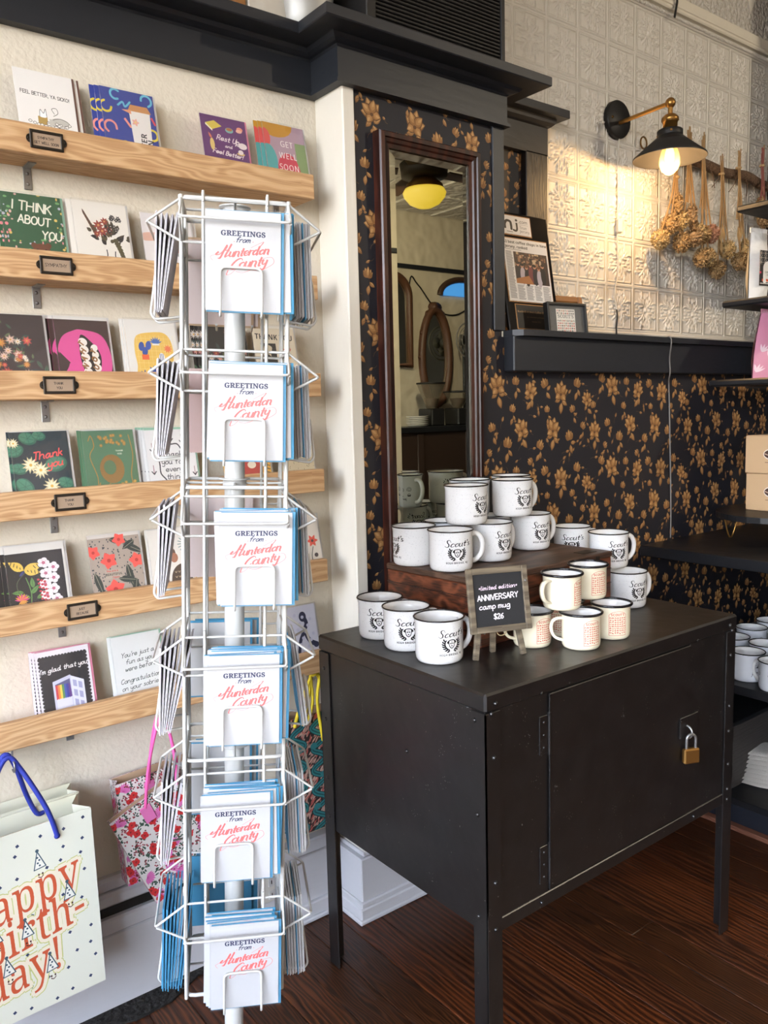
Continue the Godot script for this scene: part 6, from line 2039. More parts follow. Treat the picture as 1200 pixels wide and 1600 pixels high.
# ------------------------------------------------------------------ mirror, sconce, flowers and the things on the ledge
func mirror() -> void:
	var t := thing("long_mirror", "tall narrow mirror with a dark mahogany frame on the floral wallpaper", "mirror", V(1.346, 0.80, -1.5555))
	var W := 0.318
	var H := 1.086
	# moulding of the frame: offset inwards and depth
	var f := 0.033
	for k in 4:
		var mb := MB.new()
		var pr := [Vector2(0, 0), Vector2(0, 0.024), Vector2(0.003, 0.028), Vector2(0.013, 0.029), Vector2(0.015, 0.025), Vector2(0.022, 0.023), Vector2(0.025, 0.019), Vector2(f, 0.017), Vector2(f, 0.008)]
		for i in pr.size() - 1:
			var c := []
			for o in [pr[i], pr[i + 1]]:
				var x0: float = -W / 2 + o.x
				var x1: float = W / 2 - o.x
				var y0: float = o.x
				var y1: float = H - o.x
				var q := [V(x0, y0, o.y), V(x1, y0, o.y), V(x1, y1, o.y), V(x0, y1, o.y)]
				c.append([q[k], q[(k + 1) % 4]])
			mb.quad(c[0][0], c[0][1], c[1][1], c[1][0])
		put("frame_rail", mb.done(), M.mahogany, t)
	put("backing", bx(V(-W / 2 + 0.004, 0.004, 0.0), V(W / 2 - 0.004, H - 0.004, 0.008)), M.walnut, t)
	var b := f + 0.019
	put("glass", bx(V(-W / 2 + b, b, 0.010), V(W / 2 - b, H - b, 0.0140)), M.mirror, t)
	for k in 4:
		var x0 := -W / 2 + f
		var x1 := W / 2 - f
		var y0 := f
		var y1 := H - f
		var q := [V(x0, y0, 0.0122), V(x1, y0, 0.0122), V(x1, y1, 0.0122), V(x0, y1, 0.0122)]
		var r := [V(-W / 2 + b, b, 0.0140), V(W / 2 - b, b, 0.0140), V(W / 2 - b, H - b, 0.0140), V(-W / 2 + b, H - b, 0.0140)]
		var mb := MB.new()
		mb.quad(q[k], q[(k + 1) % 4], r[(k + 1) % 4], r[k])
		put("bevel", mb.done(), M.mirror, t)

func sconce() -> void:
	var t := thing("wall_sconce", "black and brass wall sconce with a conical shade and glowing bulb on the tin wall", "lamp", V(2.432, 2.215, -1.822))
	var R := Basis(Vector3.RIGHT, PI / 2)
	put("backplate", MB.new().lathe([Vector2(0.0001, 0.0), Vector2(0.062, 0.0), Vector2(0.062, 0.016), Vector2(0.059, 0.020), Vector2(0.0001, 0.020)], 36).done(), M.black_metal, t).basis = R
	for s in [-1.0, 1.0]: put("screw", MB.new().ball(V(s * 0.04, 0.0, 0.020), V(0.0055, 0.0055, 0.004), 10).done(), M.brass_old, t)
	var j := V(0.004, -0.004, 0.205)
	put("arm", MB.new().tube([V(0, -0.012, 0.018), j], 0.0068, 12).done(), M.brass, t)
	put("joint", MB.new().ball(j + V(0, 0, 0.006), V(0.0165, 0.0165, 0.0165), 16).tube([j + V(0, -0.01, 0.006), j + V(0, -0.045, 0.006)], 0.0075, 12).done(), M.brass, t)
	var c := j + V(0, 0, 0.006)
	put("socket", MB.new().lathe([Vector2(0.0001, -0.034), Vector2(0.010, -0.034), Vector2(0.018, -0.037), Vector2(0.0265, -0.046), Vector2(0.0275, -0.055), Vector2(0.024, -0.058), Vector2(0.024, -0.06), Vector2(0.0225, -0.06), Vector2(0.0225, -0.094), Vector2(0.0001, -0.094)].map(func(q): return q), 28).done(), M.brass, t, c)
	var neck := [Vector2(0.021, -0.105), Vector2(0.038, -0.104), Vector2(0.040, -0.100), Vector2(0.040, -0.086), Vector2(0.037, -0.083), Vector2(0.020, -0.083)]
	put("shade_neck", MB.new().lathe(neck, 32).done(), M.black_metal, t, c)
	for k in 3: put("thumb_screw", MB.new().ball(V(0.042 * sin(k * 2.1 - 0.9), -0.094, 0.042 * cos(k * 2.1 - 0.9)), V(0.004, 0.004, 0.004), 8).done(), M.brass, t, c)
	var sh := [Vector2(0.036, -0.100), Vector2(0.036, -0.102), Vector2(0.1145, -0.166), Vector2(0.1155, -0.170), Vector2(0.1150, -0.172), Vector2(0.1150, -0.172), Vector2(0.1135, -0.171), Vector2(0.1130, -0.168), Vector2(0.040, -0.104), Vector2(0.036, -0.103)]
	var shm := mat(hexc(28, 26, 25), 0.5)
	var rv := sh.duplicate()
	rv.reverse()
	put("shade", MB.new().lathe(rv, 48).done(), shm, t, c)
	var core := mat(Color(1.0, 0.9, 0.7), 0.3)
	core.emission_enabled = true
	core.emission = Color(1.0, 0.86, 0.58)
	core.emission_energy_multiplier = 14.0
	put("filament", MB.new().ball(V(0, -0.162, 0), V(0.015, 0.030, 0.015), 14).done(), core, t, c)
	var bm := mat(Color(1.0, 0.84, 0.56, 0.22), 0.04)
	bm.transparency = BaseMaterial3D.TRANSPARENCY_ALPHA
	bm.emission_enabled = true
	bm.emission = Color(1.0, 0.72, 0.36)
	bm.emission_energy_multiplier = 1.1
	var bp := [Vector2(0.0001, -0.224), Vector2(0.006, -0.2225), Vector2(0.013, -0.219), Vector2(0.026, -0.207), Vector2(0.0325, -0.190), Vector2(0.0325, -0.176), Vector2(0.028, -0.155), Vector2(0.020, -0.130), Vector2(0.016, -0.108), Vector2(0.015, -0.094)]
	put("bulb", MB.new().lathe(bp, 28).done(), bm, t, c)
	var l := OmniLight3D.new()
	l.name = "sconce_light"
	l.light_color = Color(1.0, 0.80, 0.55)
	l.light_energy = 0.78
	l.light_size = 0.02
	l.omni_range = 12.0
	l.omni_attenuation = 2.0
	l.shadow_enabled = true
	l.position = c + V(0, -0.197, 0)
	t.add_child(l)
	# its cord runs down the tin
	var cd := []
	for k in [[0.006, -0.058, 0.014], [0.004, -0.14, 0.010], [0.008, -0.25, 0.009], [0.003, -0.36, 0.010], [0.010, -0.44, 0.010], [0.012, -0.50, 0.010], [-0.006, -0.57, 0.009], [0.004, -0.63, 0.010]]: cd.append(V(k[0], k[1], k[2]))
	put("cord", MB.new().tube(cm3(cd, 4), 0.0024, 6).done(), M.plastic_white, t)
	put("switch", bx(V(-0.002, -0.372, 0.006), V(0.020, -0.325, 0.022), 0.004), M.plastic_white, t)
	put("cord_end", MB.new().tube(cm3([V(0.004, -0.63, 0.010), V(0.008, -0.66, 0.010), V(0.004, -0.70, 0.010), V(0.010, -0.75, 0.010)], 4), 0.0026, 6).done(), M.black_metal, t)
	# the grey cable over the ledge
	var gc := cm3([V(2.40, 1.459, -1.68), V(2.37, 1.459, -1.58), V(2.285, 1.459, -1.505), V(2.281, 1.450, -1.493), V(2.281, 1.430, -1.493), V(2.303, 1.395, -1.512), V(2.310, 1.350, -1.514), V(2.340, 1.328, -1.538), V(2.362, 1.300, -1.5515), V(2.374, 1.108, -1.5515), V(2.384, 0.896, -1.5515), V(2.384, 0.81, -1.5515)], 5)
	tag(put("cable", MB.new().tube(gc, 0.0024, 6).done(), M.cord_grey), "thin grey cable over the black ledge and down the wallpaper", "cable")

func flower_head(sd: int, n: int, r: Vector3) -> ArrayMesh:
	var mb := MB.new()
	var rng := RandomNumberGenerator.new()
	rng.seed = sd
	for i in n:
		var d := Vector3(rng.randfn(), rng.randfn(), rng.randfn()).normalized()
		var p := d * r * rng.randf_range(0.72, 1.0)
		var s := rng.randf_range(0.005, 0.0085)
		var u := d.cross(Vector3(rng.randfn(), rng.randfn(), rng.randfn())).normalized()
		var w := d.cross(u)
		for k in 4:
			var a := k * PI / 2
			var e := u * cos(a) + w * sin(a)
			var g := u * cos(a + 0.9) + w * sin(a + 0.9)
			mb.quad(p, p + e * s * 0.8 + d * s * 0.3, p + (e + g) * s * 0.62 + d * s * 0.9, p + g * s * 0.8 + d * s * 0.3)
	mb.ball(Vector3.ZERO, r * 0.7, 8)
	return mb.done()

func dried_flowers() -> void:
	# the branch they hang from
	var rng := RandomNumberGenerator.new()
	rng.seed = 8
	var bp := []
	var br := []
	for i in 15:
		bp.append(V(2.74 + i * 0.048, 2.142 + 0.006 * sin(i * 0.8) - 0.001 * i, -1.783 + 0.004 * cos(i * 1.3)))
		br.append(0.0185 + 0.003 * sin(i * 1.9) + (0.002 if i % 4 == 0 else 0.0))
	var b := thing("branch", "bare brown branch fixed along the tin wall, dried flowers hanging from it", "branch", Vector3.ZERO)
	put("limb", MB.new().tube(cm3(bp, 3), 0.0185, 12).done(), M.branch, b)
	for k in [[2.93, 0.05], [3.02, -0.06], [3.13, -0.05], [3.19, 0.02]]: put("twig", MB.new().tube(cm3([V(k[0], 2.14, -1.775), V(k[0] + k[1] * 0.4, 2.10, -1.765), V(k[0] + k[1], 2.06, -1.775)], 4), 0.0016, 5).done(), M.branch, b)
	var ring := []
	for k in 14: ring.append(V(2.565 + 0.018 * cos(k * TAU / 14), 2.160 + 0.02 * sin(k * TAU / 14), -1.80))
	tag(put("hook_ring", MB.new().tube(ring, 0.003, 8, true).done(), M.brass_old), "small brown ring on the tin wall just left of the sconce shade", "hook")
	var h1 := flower_head(1, 190, V(0.034, 0.032, 0.030))
	var h2 := flower_head(2, 170, V(0.028, 0.034, 0.028))
	var h3 := flower_head(3, 120, V(0.017, 0.045, 0.017))
	# top x, top y, [head x, y, kind, tint] ...
	var bunches := [
		["leftmost bunch of dried flowers, hanging just below the sconce bulb", 2.70, 2.12, [[2.606, 1.829, 0, 0], [2.655, 1.885, 1, 1], [2.722, 1.905, 1, 0], [2.700, 1.955, 2, 1]]],
		["second bunch of dried flowers with long stems rising beside the shade", 2.775, 2.235, [[2.735, 1.83, 1, 1], [2.80, 1.855, 0, 3], [2.835, 1.875, 1, 0], [2.79, 1.93, 2, 3]]],
		["third bunch of dried flowers, one head reddish, at the middle of the branch", 2.868, 2.225, [[2.862, 1.872, 0, 1], [2.925, 1.882, 0, 2], [2.858, 1.787, 1, 1], [2.895, 1.792, 1, 0]]],
		["fourth bunch of dried flowers with the lowest head and a wispy stem", 2.995, 2.175, [[2.985, 1.757, 0, 1], [3.046, 1.836, 1, 0]]],
		["fifth bunch of dried flowers, papery leaves on its stem, left of the coffee bags", 3.115, 2.215, [[3.13, 1.80, 0, 1], [3.165, 1.845, 2, 0], [3.165, 1.80, 1, 1]]],
		["sixth bunch with purple stems, rightmost on the branch, partly behind the shelf", 3.29, 2.25, [[3.285, 2.02, 2, 1], [3.31, 1.98, 1, 3]]],
	]
	for k in bunches.size():
		var q: Array = bunches[k]
		var t := thing("dried_flowers", q[0], "dried flowers", V(q[1], q[2], -1.757), 0.0, "dried flower bunches on the branch")
		for h in q[3]:
			var e := V(h[0] - q[1], h[1] - q[2] + 0.02, rng.randf_range(-0.006, 0.014))
			var mid := V(e.x * 0.35 + rng.randf_range(-0.006, 0.006), e.y * 0.5, 0.003)
			put("stem", MB.new().tube(cm3([V(rng.randf_range(-0.008, 0.008), rng.randf_range(-0.02, 0.01), 0), mid, e], 5), 0.0032, 6).done(), M.straw_red if k == 5 else M.straw, t)
			put("flower_head", [h1, h2, h3][h[2]], M.floret[h[3]], t, e + V(0, -0.02, 0), V(0, rng.randf() * 6.0, 0))
		for i in 4:
			var x := rng.randf_range(-0.012, 0.012)
			put("stem", MB.new().tube(cm3([V(x, rng.randf_range(-0.03, 0.02), 0.002), V(x * 0.5, -0.14, 0.004), V(rng.randf_range(-0.025, 0.025), -0.26 if k != 5 else -0.2, 0.006)], 4), 0.0022, 5).done(), M.straw_red if (k == 5 and i < 3) else M.straw, t)
		put("twine", MB.new().lathe([Vector2(0.010, -0.07), Vector2(0.012, -0.066), Vector2(0.010, -0.062)], 12).done(), M.twine, t)
		if k == 4 or k == 3:
			for i in 7:
				var lb := MB.new()
				var a := rng.randf() * 3.0
				var l := rng.randf_range(0.05, 0.09)
				lb.quad(V(0, 0, 0), V(0.008 * cos(a), -l * 0.5, 0.008 * sin(a)), V(0, -l, 0.006), V(-0.008 * cos(a), -l * 0.5, -0.004))
				put("leaf", lb.done(), M.floret[1], t, V(rng.randf_range(-0.02, 0.02), rng.randf_range(-0.32, -0.2), 0.008))

func ledge_things() -> void:
	var lean := -0.16
	var t := thing("award_plaque", "tall black award plaque with a newspaper article, leaning on the ledge by the pilaster", "plaque", V(1.886, 1.4565, -1.688), 0.0)
	t.rotation.x = lean
	var W := 0.222
	var H := 0.375
	put("board", bx(V(-W / 2, 0, -0.012), V(W / 2, H, 0.0), 0.003), mat(hexc(22, 20, 20), 0.15), t)
	var gold := mat(hexc(150, 112, 72), 0.35, 0.7)
	for q in [[-0.076, 0.028, 0.086, 0.098, "plaque_plate", art_plaque()], [-0.098, 0.108, 0.092, 0.296, "article_sheet", art_press()], [-0.098, 0.308, 0.030, 0.364, "logo_plate", art_njlogo()]]:
		put("edge", bx(V(q[0] - 0.003, q[1] - 0.003, -0.001), V(q[2] + 0.003, q[3] + 0.003, 0.0015), 0.0006), gold, t)
		put(q[4], bx(V(q[0], q[1], 0.0), V(q[2], q[3], 0.0026), 0.0006), q[5], t)
	var g := thing("picture_frame", "golden wooden picture frame with a round opening, behind the small black frame", "frame", V(2.075, 1.4565, -1.735), -0.1)
	g.rotation.x = -0.2
	for q in [[V(-0.085, 0, 0), V(-0.065, 0.145, 0.014)], [V(0.065, 0, 0), V(0.085, 0.145, 0.014)], [V(-0.065, 0, 0.0003), V(0.065, 0.02, 0.0137)], [V(-0.065, 0.125, 0.0003), V(0.065, 0.145, 0.0137)]]:
		put("frame_rail", bx(q[0], q[1], 0.003), M.goldwood, g)
	var oval := PackedVector2Array()
	for k in 24: oval.append(Vector2(0.048 * cos(k * TAU / 24), 0.0725 + 0.044 * sin(k * TAU / 24)))
	put("mount", bx(V(-0.066, 0.019, 0.002), V(0.066, 0.126, 0.006)), mat(hexc(160, 112, 66), 0.6), g)
	put("picture", MB.new().prism(oval, 0.006, 0.0075).done(), mat(hexc(116, 108, 100), 0.3), g)
	var s := thing("picture_frame", "small black framed print of red and black doodles, in front on the ledge", "frame", V(1.952, 1.4565, -1.636), -0.12)
	s.rotation.x = -0.12
	for q in [[V(-0.078, 0, 0), V(-0.071, 0.100, 0.020)], [V(0.071, 0, 0), V(0.078, 0.100, 0.020)], [V(-0.071, 0, 0.0003), V(0.071, 0.008, 0.0197)], [V(-0.071, 0.092, 0.0003), V(0.071, 0.100, 0.0197)]]:
		put("frame_rail", bx(q[0], q[1], 0.0012), M.black_metal, s)
	put("mount", bx(V(-0.072, 0.007, 0.004), V(0.072, 0.093, 0.008)), mat(hexc(58, 60, 58), 0.5), s)
	put("print", bx(V(-0.036, 0.013, 0.008), V(0.038, 0.083, 0.0088)), art_poster(), s)
	put("pane", bx(V(-0.071, 0.008, 0.013), V(0.071, 0.092, 0.0145)), M.glass, s)

func cornice_things() -> void:
	# ribbed black grille on the cornice over the mirror
	var t := thing("louvred_grille", "large black ribbed grille standing on the cornice above the mirror", "grille", V(1.40, 2.0805, -1.520))
	put("casing", bx(V(-0.250, 0.0, -0.20), V(0.178, 0.62, -0.004), 0.004), M.black_metal, t)
	put("frame_edge", bx(V(-0.252, 0.0, -0.01), V(-0.225, 0.62, 0.006), 0.002), M.black_metal, t)
	put("frame_edge", bx(V(0.166, 0.0, -0.01), V(0.180, 0.62, 0.006), 0.002), M.black_metal, t)
	for k in 70:
		put("slat", bx(V(-0.225, 0.004 + k * 0.0087, -0.006), V(0.166, 0.0098 + k * 0.0087, 0.002), 0.0016), M.black_metal, t)
	var m := thing("marbled_board", "pale marbled board leaning on the cornice above the card ledges", "board", V(0.955, 2.0802, -1.60), 0.0)
	m.rotation.x = -0.04
	var mm := tri(relief(mat(hexc(196, 190, 178), 0.45), 0.02, 2.0, 3), Vector3.ONE * 2.0)
	put("panel", bx(V(-0.05, 0, -0.006), V(0.09, 0.30, 0.0), 0.002), mm, m)
	put("dark_strap", MB.new().tube(cm3([V(0.05, 0.12, 0.003), V(0.062, 0.07, 0.004), V(0.068, 0.05, 0.005), V(0.083, 0.002, 0.004)], 5), 0.0042, 8).done(), M.black_metal, m)
	var w := thing("wooden_crate", "brown wooden crate end on the cornice left of the marbled board", "crate", V(0.865, 2.0802, -1.60))
	for k in 3: put("slat", bx(V(-0.04, 0.004 + k * 0.1, -0.02), V(0.032, 0.09 + k * 0.1, -0.004), 0.002), M.goldwood, w)
	put("corner_post", bx(V(0.006, 0, -0.03), V(0.034, 0.31, 0.0), 0.002), M.goldwood, w)
	var g := thing("zinc_tub", "ribbed pale metal tub on the cornice left of the black grille", "tub", V(1.055, 2.0802, -1.62))
	var pr := []
	for k in 13: pr.append(Vector2(0.062 + 0.001 * k + (0.002 if k % 2 == 0 else 0.0), 0.024 * k))
	put("body", MB.new().lathe(pr, 32).done(), mat(hexc(190, 190, 186), 0.35, 0.6), g)
	put("cap", MB.new().lathe([Vector2(0.078, 0.288), Vector2(0.08, 0.294), Vector2(0.0001, 0.296)], 32).done(), mat(hexc(190, 190, 186), 0.35, 0.6), g)
	var hk := thing("moulding_hook", "black metal hook over the white picture moulding", "hook", V(2.735, 2.694, -1.799))
	put("strap", MB.new().tube(bent([V(0, 0.0, -0.02), V(0, 0.008, 0.004), V(0.0, -0.03, 0.012), V(-0.01, -0.085, 0.008)], 0.006), 0.006, 8, false, 0.35).done(), M.black_metal, hk)
	put("top_bar", bx(V(-0.022, 0.002, -0.01), V(0.022, 0.012, 0.004), 0.002), M.black_metal, hk)

# ------------------------------------------------------------------ gift bags
func open_bag(t: Node3D, w: float, h: float, d: float, front: Material, side: Material, inside: Material) -> void:
	var e := 0.0008
	put("front_panel", MB.new().box(V(-w / 2, 0, -e), V(w / 2, h, e)).done(), front, t)
	put("back_panel", MB.new().box(V(-w / 2, 0, -d - e), V(w / 2, h, -d + e)).done(), side, t)
	for s in [-1.0, 1.0]:
		var m := MB.new()
		m.quad(V(s * w / 2, 0, 0), V(s * w / 2, 0, -d / 2), V(s * (w / 2 - d * 0.30), h, -d / 2), V(s * w / 2, h, 0))
		m.quad(V(s * w / 2, 0, -d / 2), V(s * w / 2, 0, -d), V(s * w / 2, h, -d), V(s * (w / 2 - d * 0.30), h, -d / 2))
		put("gusset", m.done(), side, t)
	put("bottom", bx(V(-w / 2, 0, -d), V(w / 2, 0.001, 0)), side, t)
	put("top_hem", MB.new().box(V(-w / 2, h - 0.035, -e - 0.0006), V(w / 2, h - 0.0005, -e)).box(V(-w / 2, h - 0.035, -d + e), V(w / 2, h - 0.0005, -d + e + 0.0006)).done(), inside, t)

func handle(t: Node3D, called: String, pts: Array, r: float, m: Material) -> void:
	put(called, MB.new().tube(cm3(pts, 6), r, 8).done(), m, t)

func hook(at: Vector3, label: String) -> void:
	var q := []
	for k in 11: q.append(V(0, -0.012, 0) + V(0, cos(-0.4 + k * 0.42), sin(-0.4 + k * 0.42)) * 0.011)
	q.insert(0, V(0, 0.016, 0.002))
	var o := put("cup_hook", MB.new().tube(q, 0.0017, 8).done(), M.steel, null, at)
	tag(o, label, "hook", "hooks below the lowest ledge")

func bags() -> void:
	hook(V(0.316, 0.645, -1.535), "wire hook under the lowest ledge holding the birthday bag's blue handles")
	var bb := thing("gift_bag", "large cream birthday gift bag with orange lettering and blue rope handles", "gift bag", V(0.312, 0.168, -1.505), 0.03)
	bb.rotation.z = 0.012
	open_bag(bb, 0.262, 0.355, 0.075, art_gift_bag(), M.bag_cream, M.bag_cream)
	handle(bb, "rope_handle", [V(-0.066, 0.322, 0.003), V(-0.055, 0.38, 0.006), V(-0.025, 0.45, -0.02), V(0.002, 0.483, -0.03), V(0.022, 0.455, -0.022), V(0.052, 0.38, 0.002), V(0.066, 0.322, 0.003)], 0.0045, M.rope_blue)
	handle(bb, "rope_handle", [V(-0.066, 0.335, -0.074), V(-0.05, 0.39, -0.07), V(-0.02, 0.46, -0.04), V(0.000, 0.488, -0.034), V(0.016, 0.46, -0.04), V(0.036, 0.39, -0.066), V(0.052, 0.345, -0.07), V(0.066, 0.34, -0.074)], 0.0045, M.rope_blue)
	for s in [-1.0, 1.0]: put("eyelet", MB.new().ball(V(s * 0.066, 0.322, 0.001), V(0.006, 0.006, 0.002), 10).done(), M.rope_blue, bb)
	var b2 := thing("gift_bag", "second cream birthday gift bag, only its top edges showing behind the first", "gift bag", V(0.310, 0.175, -1.590), 0.0)
	open_bag(b2, 0.262, 0.350, 0.05, M.bag_cream, M.bag_cream, M.bag_cream)
	var fm := art_floral_bag()
	var pinks := mat(hexc(224, 120, 176), 0.6)
	hook(V(0.642, 0.647, -1.59), "wire hook under the lowest ledge holding the pink floral bags")
	var f1 := thing("gift_bag", "rear pink and red floral gift bag hanging straight below the lowest ledge", "gift bag", V(0.612, 0.290, -1.600), 0.0, "")
	open_bag(f1, 0.165, 0.225, 0.036, fm, fm, M.kraft)
	f1.rotation.z = 0.06
	handle(f1, "rope_handle", [V(-0.014, 0.205, 0.002), V(-0.004, 0.26, 0.002), V(0.012, 0.32, 0.002), V(0.027, 0.354, 0.004), V(0.038, 0.33, 0.002), V(0.048, 0.26, 0.002), V(0.052, 0.205, 0.002)], 0.0034, M.rope_pink)
	put("knot_panel", bx(V(-0.024, 0.178, 0.0012), V(-0.002, 0.21, 0.004), 0.001), pinks, f1)
	var f2 := thing("gift_bag", "front pink and red floral gift bag tilted over the rear one, half behind the rack", "gift bag", V(0.655, 0.270, -1.575), 0.0, "")
	open_bag(f2, 0.165, 0.225, 0.014, fm, fm, M.kraft)
	f2.rotation.z = 0.40
	handle(f2, "rope_handle", [V(-0.010, 0.205, 0.002), V(0.030, 0.27, 0.0), V(0.070, 0.320, -0.004), V(0.105, 0.352, -0.008), V(0.104, 0.31, -0.004), V(0.085, 0.25, 0.002), V(0.066, 0.205, 0.002)], 0.0034, M.rope_pink)
	put("knot_panel", bx(V(-0.022, 0.172, 0.0012), V(0.002, 0.21, 0.004), 0.001), pinks, f2)
	hook(V(0.992, 0.650, -1.59), "wire hook under the lowest ledge holding the yellow rope handles")
	var dm := art_dragon_bag()
	var dr := thing("gift_bag", "teal serpent patterned gift bag with yellow rope handles behind the cabinet leg", "gift bag", V(1.000, 0.256, -1.588), 0.0)
	open_bag(dr, 0.165, 0.290, 0.045, dm, dm, M.kraft)
	for k in 3:
		var o: float = [-0.02, 0.0, 0.014][k]
		handle(dr, "rope_handle", [V(-0.045 + o, 0.27, 0.002), V(-0.03 + o, 0.32, 0.006), V(-0.016, 0.38, 0.002), V(-0.008, 0.396, 0.0), V(0.006, 0.375, 0.004), V(0.016 + o, 0.32, 0.008), V(0.03 + o, [0.22, 0.25, 0.27][k], 0.006)], 0.0042, M.rope_yellow)
	put("knot", MB.new().ball(V(-0.008, 0.392, 0.004), V(0.013, 0.012, 0.009), 12).done(), M.rope_yellow, dr)
	# outlet in the skirting
	var o := thing("wall_outlet", "white wall outlet in the skirting behind the rack", "outlet", V(0.888, 0.090, -1.640))
	put("plate", bx(V(-0.035, 0, 0), V(0.035, 0.07, 0.005), 0.002), M.plastic_white, o)
	for y in [0.018, 0.050]:
		put("socket", MB.new().box(V(-0.014, y - 0.011, 0.004), V(0.014, y + 0.011, 0.0065), 0.002).done(), M.paper, o)
		put("slot", MB.new().box(V(-0.007, y - 0.004, 0.006), V(-0.005, y + 0.005, 0.0068)).box(V(0.005, y - 0.004, 0.006), V(0.007, y + 0.005, 0.0068)).done(), M.rim_dark, o)

# ------------------------------------------------------------------ the black shelves on the right
func right_shelves() -> void:
	var t := thing("black_counter", "black open counter unit beside the metal cabinet with mugs and towels inside", "counter", V(2.2, 0, -1.0))
	put("worktop", bx(V(0.012, 0.772, -0.55), V(1.24, 0.806, 0.45), 0.003), M.black_shelf, t)
	put("shelf", bx(V(0.02, 0.398, -0.55), V(1.24, 0.424, 0.45), 0.002), M.black_shelf, t)
	put("bottom_shelf", bx(V(0.0, 0.066, -0.55), V(1.24, 0.088, 0.45), 0.002), M.black_shelf, t)
	put("plinth", bx(V(0.002, 0.012, -0.55), V(1.24, 0.066, 0.45)), M.plinth_blue, t)
	put("floor_strip", bx(V(-0.026, 0.0, -0.53), V(0.002, 0.014, 0.45), 0.003), mat(hexc(112, 70, 52), 0.6), t)
	put("back_panel", bx(V(1.20, 0.088, -0.55), V(1.24, 0.772, 0.45)), M.black_shelf, t)
	put("support", bx(V(0.10, 0.088, 0.40), V(1.2, 0.772, 0.44)), M.black_shelf, t)
	var d := thing("drawer_box", "dark wooden drawer box on the counter's bottom shelf behind the cabinet", "box", V(2.225, 0.0885, -1.24))
	put("front_board", bx(V(0.0, 0, -0.016), V(0.55, 0.198, 0.0), 0.001), tri(relief(mat(hexc(66, 62, 60), 0.55), 0.03, 2.0, 3), Vector3(1.5, 14, 14)), d)
	put("body", bx(V(0.0, 0, -0.29), V(0.55, 0.198, -0.017)), M.black_board, d)
	put("top_board", bx(V(-0.006, 0.198, -0.295), V(0.556, 0.212, 0.006), 0.001), M.black_shelf, d)
	var g := "white doodle mugs on the counter shelf"
	for m in [["nearest white doodle mug on the counter shelf, right behind the cabinet's edge", V(2.305, 0.4245, -1.232), 0.5], ["doodle mug at the frame's right edge with its handle turned to the viewer", V(2.272, 0.4245, -1.128), 2.6],
		["doodle mug in the second row of the counter shelf, directly behind the nearest", V(2.425, 0.4245, -1.345), 1.0], ["doodle mug in the second row of the counter shelf, further right", V(2.422, 0.4245, -1.238), 0.8],
		["doodle mug in the third row of the counter shelf", V(2.568, 0.4245, -1.362), 0.7], ["rearmost doodle mug of the counter shelf, cut by the frame's edge", V(2.700, 0.4245, -1.362), 0.7]]:
		place_mug(doodle_mug, "doodle_mug", m[0], m[1], m[2], g)
	# folded towels
	var rng := RandomNumberGenerator.new()
	rng.seed = 5
	for k in 4:
		var w := thing("folded_towel", ["lowest white folded towel of the stack on the counter's bottom shelf", "second white folded towel of the stack, counted from below", "third white folded towel of the stack, counted from below", "topmost white folded towel of the stack"][k], "towel", V(2.42, 0.0885 + k * 0.024, -1.185), 0.3 + 0.05 * k, "folded towels on the bottom shelf")
		for f in 2:
			var mb := MB.new()
			var N := 10
			var hx := 0.105 - 0.014 * k
			for s in 2:
				var i0 := mb.v.size()
				for j in N + 1:
					for i in N + 1:
						var u := -1.0 + 2.0 * i / N
						var v := -1.0 + 2.0 * j / N
						var m := maxf(absf(u), absf(v))
						var th := 0.0062 * sqrt(maxf(0.0, 1.0 - pow(m, 6)))
						var sag := -0.004 * m * m * float(k > 0) + 0.0018 * sin(u * 5.0 + k) * sin(v * 4.0 + f)
						mb.vert(V(u * hx * (1.0 - 0.05 * f), 0.0065 + f * 0.0118 + (th if s == 0 else -th) + maxf(sag, -0.003), v * 0.085), V(u * pow(m, 5), 1.0 if s == 0 else -1.0, v * pow(m, 5)), Vector2(u, v))
				for j in N:
					for i in N:
						var a := i0 + j * (N + 1) + i
						if s == 1: mb.ix.append_array(PackedInt32Array([a, a + N + 2, a + 1, a, a + N + 1, a + N + 2]))
						else: mb.ix.append_array(PackedInt32Array([a, a + 1, a + N + 2, a, a + N + 2, a + N + 1]))
			put("fold", mb.done(), M.cloth, w)
	# small round stand on hairpin legs
	var s := thing("hairpin_stand", "black display board on brass hairpin legs standing on the black counter", "stand", V(2.64, 0.8065, -1.30))
	var board := PackedVector2Array()
	for k in 32: board.append(Vector2(0.235 * cos(k * TAU / 32), 0.20 * sin(k * TAU / 32)))
	var bm := MB.new()
	bm.xf = Transform3D(Basis(Vector3.RIGHT, -PI / 2), Vector3.ZERO)
	bm.prism(board, 0.074, 0.092)
	put("board", bm.done(), M.black_shelf, s)
	for q in [[-0.155, 0.07], [-0.10, -0.13], [0.12, 0.10], [-0.03, 0.145]]:
		put("hairpin_leg", MB.new().tube(cm3([V(q[0] - 0.028, 0.075, q[1] - 0.008), V(q[0] - 0.012, 0.012, q[1]), V(q[0], 0.002, q[1] + 0.002), V(q[0] + 0.012, 0.012, q[1] + 0.003), V(q[0] + 0.032, 0.075, q[1] + 0.012)], 5), 0.0026, 8).done(), M.brass, s)
	var ks := art_kraft_side()
